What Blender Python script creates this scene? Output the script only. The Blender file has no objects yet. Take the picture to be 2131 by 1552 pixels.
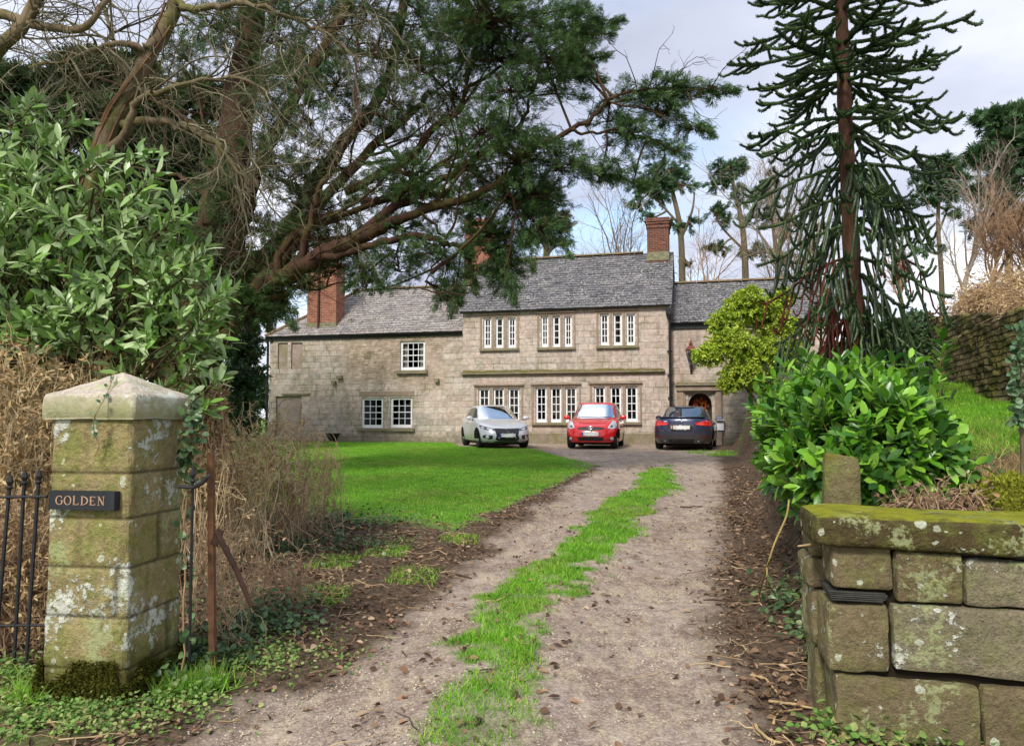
import bpy, bmesh, math, random
import numpy as np
from mathutils import Vector, Matrix
from mathutils.bvhtree import BVHTree

# ------------------------------------------------------------------ camera, sky, sun, exposure
S = bpy.context.scene
COL = S.collection
PF = 1550.0                       # focal length in photograph pixels (2131 wide)
PITCH = math.atan(94 / PF)
CAMZ = 1.5
cam_d = bpy.data.cameras.new('camera'); cam = bpy.data.objects.new('camera', cam_d); COL.objects.link(cam)
cam_d.sensor_width = 36; cam_d.lens = 36 * PF / 2131; cam_d.clip_end = 2000; cam_d.clip_start = 0.05
cam.location = (0, 0, CAMZ); cam.rotation_euler = (math.pi / 2 + PITCH, 0, 0)
S.camera = cam

SUN_EL, SUN_AZ = math.radians(42), math.radians(205)     # azimuth clockwise from +Y: behind the camera, a little left
w = bpy.data.worlds.new('World'); S.world = w; w.use_nodes = True
wn, wl = w.node_tree.nodes, w.node_tree.links
wn.clear()
out = wn.new('ShaderNodeOutputWorld'); bg = wn.new('ShaderNodeBackground'); bg.inputs[1].default_value = 0.094
sky = wn.new('ShaderNodeTexSky'); sky.sky_type = 'NISHITA'; sky.sun_disc = False
sky.sun_elevation = SUN_EL; sky.sun_rotation = SUN_AZ; sky.air_density = 1.0; sky.dust_density = 0.6
tc = wn.new('ShaderNodeTexCoord')
sep = wn.new('ShaderNodeSeparateXYZ'); wl.new(tc.outputs['Generated'], sep.inputs[0])
# project the view direction on a cloud layer
ad = wn.new('ShaderNodeMath'); ad.operation = 'ADD'; ad.inputs[1].default_value = 0.16; wl.new(sep.outputs[2], ad.inputs[0])
mx0 = wn.new('ShaderNodeMath'); mx0.operation = 'MAXIMUM'; mx0.inputs[1].default_value = 0.05; wl.new(ad.outputs[0], mx0.inputs[0])
dx = wn.new('ShaderNodeMath'); dx.operation = 'DIVIDE'; wl.new(sep.outputs[0], dx.inputs[0]); wl.new(mx0.outputs[0], dx.inputs[1])
dy = wn.new('ShaderNodeMath'); dy.operation = 'DIVIDE'; wl.new(sep.outputs[1], dy.inputs[0]); wl.new(mx0.outputs[0], dy.inputs[1])
cb = wn.new('ShaderNodeCombineXYZ'); wl.new(dx.outputs[0], cb.inputs[0]); wl.new(dy.outputs[0], cb.inputs[1])
def wnoise(scale, det, off, rough=0.55):
    mp = wn.new('ShaderNodeMapping'); mp.inputs['Location'].default_value = off; wl.new(cb.outputs[0], mp.inputs[0])
    nz = wn.new('ShaderNodeTexNoise'); nz.inputs['Scale'].default_value = scale; nz.inputs['Detail'].default_value = det
    nz.inputs['Roughness'].default_value = rough; wl.new(mp.outputs[0], nz.inputs['Vector']); return nz.outputs['Fac']
def wramp(f, stops):
    r = wn.new('ShaderNodeValToRGB'); e = r.color_ramp.elements
    e[0].position, e[0].color = stops[0][0], (*stops[0][1], 1); e[1].position, e[1].color = stops[-1][0], (*stops[-1][1], 1)
    for p, c in stops[1:-1]:
        x = e.new(p); x.color = (*c, 1)
    wl.new(f, r.inputs[0]); return r.outputs[0]
cloud = wramp(wnoise(0.75, 7, (3.1, 1.7, 0), 0.5), [(0.36, (2.3, 2.45, 3.05)), (0.48, (3.0, 3.2, 3.85)), (0.57, (4.1, 4.3, 4.8)), (0.66, (6.3, 6.45, 6.8))])
gapm = wramp(wnoise(0.55, 6, (8.2, 4.4, 0)), [(0.50, (1, 1, 1)), (0.64, (0, 0, 0))])
tint = wn.new('ShaderNodeMix'); tint.data_type = 'RGBA'; tint.blend_type = 'MULTIPLY'; tint.inputs[0].default_value = 1
wl.new(sky.outputs[0], tint.inputs[6]); tint.inputs[7].default_value = (1.15, 1.1, 1.05, 1)
mixc = wn.new('ShaderNodeMix'); mixc.data_type = 'RGBA'
wl.new(gapm, mixc.inputs[0]); wl.new(tint.outputs[2], mixc.inputs[6]); wl.new(cloud, mixc.inputs[7])
wl.new(mixc.outputs[2], bg.inputs[0]); wl.new(bg.outputs[0], out.inputs[0])

sun_d = bpy.data.lights.new('sun', 'SUN'); sun_d.energy = 1.5; sun_d.angle = math.radians(12); sun_d.color = (1, 0.95, 0.87)
sun = bpy.data.objects.new('sun', sun_d); COL.objects.link(sun)
_sd = Vector((math.sin(SUN_AZ) * math.cos(SUN_EL), math.cos(SUN_AZ) * math.cos(SUN_EL), math.sin(SUN_EL)))
sun.rotation_euler = _sd.to_track_quat('Z', 'Y').to_euler()
S.view_settings.view_transform = 'Standard'; S.view_settings.look = 'None'
S.view_settings.gamma = 1; S.view_settings.exposure = 1.42
S.render.engine = 'CYCLES'
S.cycles.max_bounces = 6; S.cycles.diffuse_bounces = 3; S.cycles.glossy_bounces = 3; S.cycles.transparent_max_bounces = 12

# ------------------------------------------------------------------ helpers
rng = np.random.default_rng(7)
def U(a, b, n=None): return rng.uniform(a, b, n)
def lin(r, g, b):
    f = lambda c: (c / 255 / 12.92) if c / 255 <= 0.04045 else ((c / 255 + 0.055) / 1.055) ** 2.4
    return (f(r), f(g), f(b))
def smooth(x, a, b):
    t = np.clip((x - a) / (b - a), 0, 1); return t * t * (3 - 2 * t)
def norm(v): return v / np.maximum(np.linalg.norm(v, axis=-1, keepdims=True), 1e-9)
def ray(u, v):
    xc, yc = (u - 1065.5) / PF, (776 - v) / PF
    return np.array([xc, math.cos(PITCH) - yc * math.sin(PITCH), math.sin(PITCH) + yc * math.cos(PITCH)])
def W(u, v, Y):                    # the point a distance Y in front of the camera seen at photograph pixel (u, v)
    d = ray(u, v); return np.array([0, 0, CAMZ]) + d * (Y / d[1])

_perm = np.random.default_rng(3).random((256, 256))
def vnoise(x, y, s=1.0, seed=0):
    x = np.asarray(x) * s + seed * 17.31; y = np.asarray(y) * s + seed * 9.77
    xi, yi = np.floor(x).astype(int), np.floor(y).astype(int); fx, fy = x - xi, y - yi
    fx, fy = fx * fx * (3 - 2 * fx), fy * fy * (3 - 2 * fy)
    g = lambda a, b: _perm[a % 256, b % 256]
    return (g(xi, yi) * (1 - fx) + g(xi + 1, yi) * fx) * (1 - fy) + (g(xi, yi + 1) * (1 - fx) + g(xi + 1, yi + 1) * fx) * fy
def fbm(x, y, s=1.0, o=4, seed=0):
    t, a, n = 0, 0.5, 0
    for i in range(o):
        t = t + a * vnoise(x, y, s * 2 ** i, seed + i); n += a; a *= 0.5
    return t / n

class MB:                          # collects pieces of geometry (world coordinates) into ONE mesh object
    def __init__(self): self.v, self.f, self.n, self.at = [], [], 0, []
    def add(self, v, faces, at=None, mi=0):
        v = np.asarray(v, float).reshape(-1, 3)
        if isinstance(faces, np.ndarray): self.f.append((faces.reshape(-1, faces.shape[-1]) + self.n, mi))
        else:
            by = {}
            for q in faces: by.setdefault(len(q), []).append(q)
            for q in by.values(): self.f.append((np.array(q) + self.n, mi))
        self.v.append(v); self.n += len(v)
        self.at.append(np.zeros((len(v), 3)) if at is None else np.asarray(at, float).reshape(-1, 3))
    def box(self, c, s, rot=None, mi=0):
        c, s = np.asarray(c, float), np.asarray(s, float) / 2
        q = np.array([[x, y, z] for x in (-1, 1) for y in (-1, 1) for z in (-1, 1)], float) * s
        if rot is not None: q = q @ np.asarray(rot).T
        self.add(q + c, np.array([[0, 1, 3, 2], [4, 6, 7, 5], [0, 4, 5, 1], [2, 3, 7, 6], [0, 2, 6, 4], [1, 5, 7, 3]]), mi=mi)
    def tube(self, P, R, sides=6, cap=True, mi=0):
        P = np.asarray(P, float); self.tubes(P[None], np.asarray(R, float)[None] * np.ones((1, len(P))), sides, mi)
        if cap:
            n, b = len(P), self.n - len(P) * sides
            self.f.append((np.array([[b + i for i in range(sides)][::-1]]), mi))
            self.f.append((np.array([[b + (n - 1) * sides + i for i in range(sides)]]), mi))
    def tubes(self, P, R, sides=3, mi=0):
        P = np.asarray(P, float); B, n, _ = P.shape
        if B == 0: return
        T = norm(np.gradient(P, axis=1))
        ref = np.where(np.abs(T[:, :1, 2:3]) > 0.85, np.array([1., 0, 0]), np.array([0, 0, 1.]))
        X = norm(np.cross(T, np.broadcast_to(ref, T.shape))); Yv = np.cross(T, X)
        a = np.linspace(0, 2 * math.pi, sides, endpoint=False)
        V = P[:, :, None] + R[:, :, None, None] * (X[:, :, None] * np.cos(a)[:, None] + Yv[:, :, None] * np.sin(a)[:, None])
        i = np.arange(n - 1)[:, None] * sides; j = np.arange(sides)[None]; j2 = (j + 1) % sides
        q = np.stack([i + j, i + j2, i + sides + j2, i + sides + j], -1).reshape(-1, 4)
        q = (q[None] + np.arange(B)[:, None, None] * n * sides).reshape(-1, 4)
        t = np.broadcast_to(np.linspace(0, 1, n)[None, :, None, None], (B, n, sides, 1))
        self.add(V.reshape(-1, 3), q, at=np.concatenate([t, t, t], -1).reshape(-1, 3), mi=mi)
    def grid(self, V, close=False, at=None, mi=0):       # V (a, b, 3)
        V = np.asarray(V, float); a, b, _ = V.shape
        i = np.arange(a - 1)[:, None] * b; j = np.arange(b if close else b - 1)[None]; j2 = (j + 1) % b
        self.add(V.reshape(-1, 3), np.stack([i + j, i + j2, i + b + j2, i + b + j], -1).reshape(-1, 4), at=at, mi=mi)
    def lathe(self, prof, c, seg=20, mi=0):
        a = np.linspace(0, 2 * math.pi, seg, endpoint=False)
        V = np.array([[[r * math.cos(t), r * math.sin(t), z] for t in a] for r, z in prof]) + np.asarray(c); self.grid(V, True, mi=mi)
    def build(self, name, mat, parent=None, smooth=False, local=False, attr=None):
        me = bpy.data.meshes.new(name); v = np.concatenate(self.v) if self.v else np.zeros((0, 3))
        off = np.array(parent.matrix_basis.translation) if (parent is not None and not local) else np.zeros(3)
        if parent is not None and parent.parent is not None and not local: off = off + np.array(parent.parent.matrix_basis.translation)
        v = v - off
        me.vertices.add(len(v)); me.vertices.foreach_set('co', v.astype(np.float32).ravel())
        tot = np.concatenate([np.full(len(f), f.shape[1]) for f, _ in self.f]); mi = np.concatenate([np.full(len(f), m) for f, m in self.f])
        lp = np.concatenate([f.ravel() for f, _ in self.f])
        me.loops.add(len(lp)); me.loops.foreach_set('vertex_index', lp.astype(np.int32))
        me.polygons.add(len(tot)); me.polygons.foreach_set('loop_start', np.concatenate([[0], np.cumsum(tot)[:-1]]).astype(np.int32))
        me.polygons.foreach_set('material_index', mi.astype(np.int32))
        me.polygons.foreach_set('use_smooth', np.full(len(tot), bool(smooth)))
        if attr:
            A = me.attributes.new(attr, 'FLOAT_VECTOR', 'POINT'); A.data.foreach_set('vector', np.concatenate(self.at).astype(np.float32).ravel())
        me.update(calc_edges=True); me.validate()
        for m in (mat if isinstance(mat, (list, tuple)) else [mat]): me.materials.append(m)
        o = bpy.data.objects.new(name, me); COL.objects.link(o)
        if parent is not None: o.parent = parent
        return o
def tag(o, label=None, cat=None, group=None, kind=None):
    if label: o['label'] = label
    if cat: o['category'] = cat
    if group: o['group'] = group
    if kind: o['kind'] = kind
    return o
def thing(name, label, cat, loc=(0, 0, 0), group=None):
    o = bpy.data.objects.new(name, None); COL.objects.link(o); o.location = tuple(float(c) for c in loc); o.empty_display_size = 0.2
    return tag(o, label, cat, group)
def copy_thing(o, loc, rz, sc, label):
    c = o.copy(); COL.objects.link(c); c.location = tuple(float(x) for x in loc); c.rotation_euler = (0, 0, rz); c.scale = (sc[0], sc[0], sc[1]); c['label'] = label
    for ch in list(o.children):
        d = ch.copy(); COL.objects.link(d); d.parent = c
    return c

# ---- node helpers
class NT:
    def __init__(s, name):
        s.m = bpy.data.materials.new(name); s.m.use_nodes = True; s.t = s.m.node_tree; s.t.nodes.clear()
        s.o = s.t.nodes.new('ShaderNodeOutputMaterial')
    def n(s, typ, props=None, ins=None, out=0):
        x = s.t.nodes.new('ShaderNode' + typ)
        for k, v in (props or {}).items(): setattr(x, k, v)
        for k, v in (ins or {}).items(): s.set(x.inputs[k], v)
        return x.outputs[out]
    def set(s, i, v):
        if isinstance(v, bpy.types.NodeSocket): s.t.links.new(v, i)
        elif i.type == 'RGBA' and len(v) == 3: i.default_value = (*v, 1)
        else: i.default_value = v
    def pos(s): return s.n('TexCoord', out=3)
    def attr(s, name): return s.n('Attribute', {'attribute_name': name}, out=1)
    def sep(s, v): 
        x = s.t.nodes.new('ShaderNodeSeparateXYZ'); s.set(x.inputs[0], v); return x.outputs
    def comb(s, x, y, z=0.0): return s.n('CombineXYZ', ins={0: x, 1: y, 2: z})
    def noise(s, v, scale, det=4, rough=0.55, out=0): return s.n('TexNoise', ins={'Vector': v, 'Scale': scale, 'Detail': det, 'Roughness': rough}, out=out)
    def ramp(s, f, *st):
        x = s.t.nodes.new('ShaderNodeValToRGB'); s.set(x.inputs[0], f); e = x.color_ramp.elements
        c = lambda q: (q, q, q, 1) if not hasattr(q, '__len__') else (*q, 1)
        e[0].position, e[0].color = st[0][0], c(st[0][1]); e[1].position, e[1].color = st[-1][0], c(st[-1][1])
        for p, q in st[1:-1]:
            y = e.new(p); y.color = c(q)
        return x.outputs[0]
    def mix(s, f, a, b, mode='MIX'):
        return s.n('Mix', {'data_type': 'RGBA', 'blend_type': mode}, {0: f, 6: a, 7: b}, 2)
    def math(s, op, a, b=0.0): return s.n('Math', {'operation': op}, {0: a, 1: b})
    def scale(s, v, k): return s.n('VectorMath', {'operation': 'MULTIPLY'}, {0: v, 1: k})
    def vadd(s, a, b): return s.n('VectorMath', {'operation': 'ADD'}, {0: a, 1: b})
    def rnd(s): return s.n('NewGeometry', out=8)
    def bump(s, h, strength=0.4, dist=0.02): return s.n('Bump', ins={'Height': h, 'Strength': strength, 'Distance': dist})
    def out(s, base, rough=0.8, bump=None, spec=0.3, metal=0.0, coat=0.0, transl=0.0, disp=None, sheen=0.0):
        ins = {'Base Color': base, 'Roughness': rough, 'Specular IOR Level': spec, 'Metallic': metal, 'Coat Weight': coat}
        if bump is not None: ins['Normal'] = bump
        sh = s.n('BsdfPrincipled', ins=ins)
        if coat: s.t.nodes[-1].inputs['Coat Roughness'].default_value = 0.03
        if transl:
            tr = s.n('BsdfTranslucent', ins={'Color': base}); sh = s.n('MixShader', ins={0: transl, 1: sh, 2: tr})
        s.t.links.new(sh, s.o.inputs[0]); return s.m
def leafmat(name, cols, rough=0.5, spec=0.4, transl=0.25, scale=1.2, patch=0.5):
    """leaves: a per-leaf colour out of cols and a slow change through the plant"""
    t = NT(name); r = t.rnd(); k = len(cols) - 1
    c = t.ramp(r, *[(i / k, q) for i, q in enumerate(cols)])
    nz = t.ramp(t.noise(t.pos(), scale, 2), (0.35, 0.75), (0.65, 1.25))
    return t.out(t.mix(patch, c, t.mix(1.0, c, nz, 'MULTIPLY')), rough, spec=spec, transl=transl)
def plain(name, col, rough=0.5, spec=0.5, metal=0, coat=0, var=0.0, scale=8.0, bump=0.0):
    t = NT(name)
    if var or bump:
        nz = t.noise(t.pos(), scale, 5); c = t.mix(1.0, col, t.ramp(nz, (0.3, 1 - var), (0.7, 1 + var)), 'MULTIPLY')
        return t.out(c, rough, t.bump(nz, bump, 0.01) if bump else None, spec, metal, coat)
    return t.out(col, rough, None, spec, metal, coat)

# ---- plant helpers (all vectorised)
def perp(d):
    r = norm(rng.normal(size=d.shape)); return norm(r - d * np.sum(r * d, -1, keepdims=True))
def grow(st, d, L, n=6, wander=0.25, trop=(0, 0, 0), rad=None):
    B = len(st); P = np.zeros((B, n, 3)); P[:, 0] = st; d = norm(np.asarray(d, float)); L = np.asarray(L) * np.ones(B); trop = np.asarray(trop, float)
    for i in range(1, n):
        d = norm(d + rng.normal(size=d.shape) * wander + trop / n); P[:, i] = P[:, i - 1] + d * (L / (n - 1))[:, None]
    return P
def spawn(P, k, t0=0.25, t1=1.0, ang=0.8, up=0.0):
    """k child start points and directions on each polyline of P"""
    B, n, _ = P.shape; t = U(t0, t1, (B, k)) * (n - 1.001); i = t.astype(int); f = (t - i)[..., None]; b = np.arange(B)[:, None]
    st = P[b, i] * (1 - f) + P[b, i + 1] * f; tg = norm(P[b, i + 1] - P[b, i])
    d = norm(tg * math.cos(ang) + perp(tg) * math.sin(ang) + np.array([0, 0, up])); return st.reshape(-1, 3), d.reshape(-1, 3), (t / (n - 1)).reshape(-1)
def taper(B, n, r0, r1): return (np.asarray(r0) * np.ones(B))[:, None] * (1 - np.linspace(0, 1, n))[None] + (np.asarray(r1) * np.ones(B))[:, None] * np.linspace(0, 1, n)[None]
def leaves(mb, p, d, nrm, L, Wd, curl=0.15, fold=0.15):
    """broad leaves of 8 points with a folded midrib and a bent tip"""
    B = len(p); d = norm(d); nrm = norm(nrm - d * np.sum(nrm * d, -1, keepdims=True)); s = np.cross(d, nrm)
    L = (np.asarray(L) * np.ones(B))[:, None]; Wd = (np.asarray(Wd) * np.ones(B))[:, None]
    pt = lambda t, x, z: p + d * L * t + s * Wd * x + nrm * (L * (-curl * t * t) + Wd * z)
    V = [pt(0, 0, 0)]
    for t, h in ((.2, .30), (.52, .5), (.82, .33)): V += [pt(t, -h, fold * h * 2), pt(t, 0, 0), pt(t, h, fold * h * 2)]
    V = np.stack(V + [pt(1, 0, 0)], 1); b = np.arange(B)[:, None, None] * 11
    mb.add(V.reshape(-1, 3), (np.array([[1, 2, 5, 4], [2, 3, 6, 5], [4, 5, 8, 7], [5, 6, 9, 8]])[None] + b).reshape(-1, 4))
    n0 = mb.n - B * 11
    mb.f.append(((np.array([[0, 2, 1], [0, 3, 2], [7, 8, 10], [8, 9, 10]])[None] + b).reshape(-1, 3) + n0, 0))
def blades(mb, p, d, s, L, Wd):
    """rhombs: base, two sides, tip"""
    B = len(p); d = norm(d); L = (np.asarray(L) * np.ones(B))[:, None]; Wd = (np.asarray(Wd) * np.ones(B))[:, None]
    V = np.stack([p, p + d * L * .45 + s * Wd * .5, p + d * L, p + d * L * .45 - s * Wd * .5], 1)
    mb.add(V.reshape(-1, 3), (np.arange(4)[None] + np.arange(B)[:, None] * 4))
def sprays(mb, p, d, L, k=9, wid=0.16, flat=0.75, spread=0.8):
    """flat feathery conifer sprays: leaflets both sides of a short axis"""
    B = len(p); d = norm(d); s = perp(d); s[:, 2] *= (1 - flat); s = norm(s - d * np.sum(s * d, -1, keepdims=True)); nn = np.cross(d, s); L = (np.asarray(L) * np.ones(B))[:, None]
    for j in range(k):
        t = j / k; sd = 1 if j % 2 else -1
        dd = norm(d + s * sd * spread * (1 - 0.6 * t) + nn * U(-.25, .25, (B, 1))); l = L * (0.62 - 0.25 * t) * U(.7, 1.2, (B, 1))
        blades(mb, p + d * L * t * 0.75, dd, norm(np.cross(dd, nn)), l[:, 0], l[:, 0] * wid * 2)
def tufts(mb, p, d, L, k=10, wid=0.05, spread=1.0):
    B = len(p); d = norm(d); L = np.asarray(L) * np.ones(B)
    for j in range(k):
        dd = norm(d + perp(d) * U(0.1, spread, (B, 1))); blades(mb, p, dd, perp(dd), L * U(.7, 1.1, B), L * wid * 2)
def ellip(c, r, n, shell=0.0):
    q = norm(rng.normal(size=(n, 3))) * (shell + (1 - shell) * U(0, 1, (n, 1)) ** 0.45); return np.asarray(c) + q * np.asarray(r)
def resample(P, n):
    P = np.asarray(P, float); m = len(P); t = np.linspace(0, m - 1, n)      # Catmull-Rom through the points
    i = np.minimum(t.astype(int), m - 2); f = (t - i)[:, None]; g = lambda k: P[np.clip(k, 0, m - 1)]
    a, b, c, d = g(i - 1), g(i), g(i + 1), g(i + 2)
    return 0.5 * (2 * b + (c - a) * f + (2 * a - 5 * b + 4 * c - d) * f ** 2 + (3 * b - a - 3 * c + d) * f ** 3)
# ------------------------------------------------------------------ terrain
I = np.interp
_hy, _hz = [-200, 3.5, 6, 9, 12, 16, 19, 22, 60, 300], [0, 0, .05, .14, .24, .37, .46, .5, .55, 1.2]
def h0(y): return I(y, _hy, _hz)
def xr(y): return I(y, [-20, 3.4, 4.5, 5.7, 9.1, 14.3, 20, 24, 30, 300], [1.0, 1.22, 1.38, 1.62, 2.67, 4.2, 5.6, 6.6, 8.2, 60])
def xl(y): return I(y, [-20, 2.4, 3.4, 4.5, 5.7, 9.1, 12, 14.3, 17, 24, 40], [-3.6, -2.3, -1.72, -1.15, -.72, -.12, .62, 1.25, 1.95, 1.2, 1.0])
def xm(y): return I(y, [-20, 3, 3.7, 5.5, 7.7, 10.3, 15, 17, 40], [-1.5, -.38, -.26, .05, .66, 1.5, 2.98, 3.5, 9])
def ynear(x): return I(x, [-30, -9, -4, -2.2, -.67, 0, .73, 1.3, 1.9], [13, 12, 10.8, 9.8, 9.3, 10.8, 13.3, 15.2, 17.2])
def yfar(x): return I(x, [-30, -9, -2.4, -1.9, -.5, .6, 1.3, 1.95], [31.5, 31.4, 30.6, 26.4, 25.3, 24.3, 20.6, 17.4])
def lawn_d(x, y): return np.minimum(np.minimum(y - ynear(x), yfar(x) - y), 1.95 - x) + (fbm(x, y, 1.7, 3, 2) - .5) * 1.1
WA, WB = np.array([7.3, 9.0]), np.array([11.6, 21.0])      # the old garden wall on the right, seen from above
_wd = (WB - WA) / np.linalg.norm(WB - WA)
def wall_d(x, y):                                          # distance behind (right of) that wall
    return (x - WA[0]) * _wd[1] - (y - WA[1]) * _wd[0]
def terr(x, y):
    x, y = np.asarray(x, float), np.asarray(y, float); d = x - xr(y)
    z = h0(y) + (fbm(x, y, .35, 3, 5) - .5) * .06
    b = smooth(d + (fbm(x, y, .9, 3, 9) - .5) * .5, .42, 1.0)
    bank = b * (.62 + .12 * np.clip(d - 1, 0, 9) + .05 * np.clip(y - 6, 0, 12) + (fbm(x, y, 1.1, 3, 4) - .5) * .25 + .03 * np.clip(y - 14, 0, 40))
    far = 1 - smooth(y, 21.5, 27) * (1 - smooth(x, 11.5, 15))
    z = z + bank * smooth(y, 3.75, 4.25) * far
    wd = wall_d(x, y); z = z + smooth(wd, .1, .5) * 1.55 * smooth(y, 6, 7.5) * far
    z = z + smooth(x, 12, 30) * 2.2 * smooth(y, 8, 20)
    lf = smooth(-x - 2.2, 0, 4) * smooth(y, 4, 9) * .22 * (1 - smooth(y, 10, 16)); z = z + lf
    ctr = np.abs(x - xm(y)); ruts = -.035 * np.exp(-((ctr - .85) / .4) ** 2) * (1 - smooth(y, 14, 19)) + .025 * np.exp(-(ctr / .35) ** 2) * (1 - smooth(y, 14, 17))
    return z + ruts
def tz(x, y): return float(terr(np.array([x]), np.array([y]))[0])
def masks(x, y):
    n1, n2 = fbm(x, y, 2.2, 4, 21), fbm(x, y, 6, 3, 31)
    dr, dl = xr(y) - x, x - xl(y)
    e = (n1 - .5) * .55
    onpath = smooth(np.minimum(dr, dl) + e, -.12, .2)
    fore = smooth(np.minimum(y - 17.4, xr(y) + .3 - x) + e, -.2, .3) * smooth(x - 1.0, -1.0, .8) * (y < 40)
    fore = np.maximum(fore, smooth(y + e * 1.5, 25.5, 26) * smooth(x, -2.6, -1.8) * smooth(-(x - xr(y)), -.4, .1) * (y < 40))
    gravel = np.maximum(onpath * (y < 26), fore)
    lawn = smooth(lawn_d(x, y), -.1, .55); edge = smooth(lawn_d(x, y), -.1, 1.9)
    hw = .37 - .05 * (1 - smooth(y, 4.5, 6.5)) - .3 * smooth(y, 15.6, 17)
    med = smooth(hw - np.abs(x - xm(y) + .12 * np.sin(y * 1.3)) + (n1 - .5) * .5 + (n2 - .5) * .35 + (fbm(x, y, 14, 3, 33) - .5) * .3, -.02, .16) * (1 - .75 * smooth(-y, -4.6, -3.6)) * (y < 17.2) * (.5 + .5 * smooth(n2, .32, .5))
    d = x - xr(y); wd = wall_d(x, y)
    bankg = smooth(d + e, 1.9, 3.0) * smooth(y + e * 2, 8.2, 10.5) * (1 - smooth(wd, 0, .3))
    fr = smooth(n1, .45, .6) * smooth(np.minimum(5.6 - np.abs(x - 5.6), 1.5 - np.abs(y - 21.6)), -.2, .5) * smooth(x, 4.9, 5.4) * .9
    verge = smooth(-x - 1.9 - .3 * (y - 3), -.2, .6) * (1 - smooth(y, 3.8, 4.6)) * smooth(n1, .35, .6)
    grass = np.clip(np.maximum.reduce([lawn, med, bankg, fr * .8, verge * .8]), 0, 1)
    grass = np.maximum(grass, np.maximum(smooth(y, 32, 36), smooth(-x - 5, 0, 2) * smooth(y, 11, 14) * .8) * (.5 + .5 * smooth(n1, .3, .55)))
    litter = np.clip(1 - gravel, 0, 1) * (1 - .9 * lawn)
    litter = np.maximum(litter, smooth(x - xr(y) + e + .25, -.1, .35) * (1 - bankg))
    return gravel, grass, np.clip(litter, 0, 1), edge, lawn, med, bankg
def G(u, v, y0=2.5, y1=60):                                # where the ray through photograph pixel (u, v) meets the ground
    d = ray(u, v); Y = np.linspace(y0, y1, 4000); x = d[0] * Y / d[1]; z = CAMZ + d[2] * Y / d[1]
    k = np.argmax(z < terr(x, Y)); return np.array([x[k], Y[k], tz(x[k], Y[k])])
def on(x, y, dz=0.0): return np.stack([x, y, terr(x, y) + dz], -1)

def axis(segs):
    o = []
    for a, b, s in segs: o += list(np.arange(a, b, s))
    return np.array(o + [segs[-1][1]])
gx = axis([(-260, -60, 20), (-60, -16, 2.5), (-16, -5, .3), (-5, 7, .07), (7, 14, .25), (14, 60, 2.5), (60, 260, 20)])
gy = axis([(-40, -6, 4), (-6, 2.4, .5), (2.4, 12, .055), (12, 32, .16), (32, 70, 2), (70, 420, 25)])
GX, GY = np.meshgrid(gx, gy); Z = terr(GX, GY)
gravel, grass, litter, edge, lawn, med, bankg = masks(GX, GY)
near = (GY > 2.4) & (GY < 20)
Z = Z + near * (gravel * (fbm(GX, GY, 9, 3, 41) - .5) * .022 + litter * (fbm(GX, GY, 7, 3, 51) - .5) * .06)
GV = np.stack([GX, GY, Z], -1).reshape(-1, 3); GA = np.stack([gravel, grass, litter], -1).reshape(-1, 3)
ny, nx = GX.shape
qi = (np.arange(ny - 1)[:, None] * nx + np.arange(nx - 1)[None]).reshape(-1)
Q = np.stack([qi, qi + 1, qi + nx + 1, qi + nx], -1)
def ground_mat():
    t = NT('soil_gravel_and_turf'); p = t.pos(); a = t.sep(t.attr('cover')); 
    n_f, n_m, n_c = t.noise(p, 60, 4, .7), t.noise(p, 9, 5), t.noise(p, 1.3, 3)
    # damp gravel: pinkish grey-brown with pale chips
    gcol = t.ramp(n_m, (.3, lin(126, 108, 98)), (.5, lin(155, 138, 127)), (.7, lin(178, 163, 151)))
    gcol = t.mix(t.ramp(n_c, (.42, 0), (.62, .55)), gcol, lin(118, 98, 84))
    vor = t.n('TexVoronoi', {'feature': 'F1'}, {'Vector': p, 'Scale': 85.0}, 1)
    sp = t.sep(vor)[0]
    gcol = t.mix(t.ramp(sp, (.74, 0), (.82, .35)), gcol, lin(200, 186, 160)); gcol = t.mix(t.ramp(sp, (.12, .35), (.2, 0)), gcol, lin(92, 76, 66))
    gcol = t.mix(t.ramp(t.noise(t.scale(p, (1.6, .55, 1)), 3.6, 7, .75), (.48, 0), (.60, .55)), gcol, t.mix(t.ramp(t.noise(p, 70, 3, .7), (.4, 0), (.6, 1)), lin(160, 144, 118), lin(208, 194, 162)))
    gcol = t.mix(t.ramp(t.noise(t.scale(p, (1.4, .6, 1)), 3.1, 5, .7), (.56, 0), (.70, .6)), gcol, lin(98, 79, 70)); gcol = t.mix(1.0, gcol, t.ramp(t.noise(p, 38, 5, .75), (.28, .66), (.72, 1.28)), 'MULTIPLY')
    dirt = t.ramp(t.noise(p, 24, 5, .7), (.3, lin(46, 37, 28)), (.5, lin(82, 67, 53)), (.72, lin(124, 104, 82)))
    gr = t.ramp(n_m, (.25, lin(58, 92, 26)), (.5, lin(82, 126, 34)), (.75, lin(120, 140, 52)))
    c = t.mix(a[2], gcol, dirt); c = t.mix(a[1], c, gr)
    h = t.math('ADD', t.math('MULTIPLY', n_f, .5), n_m)
    return t.out(c, .9, t.bump(h, .9, .02), .2)
M_ground = ground_mat()
fc = lambda a: a.reshape(-1)[Q].mean(1)
fl, fg, fgr = fc(lawn), fc(gravel), fc(grass)
zone = np.where(fl > .5, 1, np.where(fg > .5, 2, 0))
for zi, nm in ((0, 'ground'), (1, 'lawn'), (2, 'driveway')):
    q = Q[zone == zi]; u, inv = np.unique(q, return_inverse=True)
    m = MB(); m.add(GV[u], inv.reshape(-1, 4), at=GA[u]); tag(m.build(nm, M_ground, smooth=True, attr='cover'), kind='structure')

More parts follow.
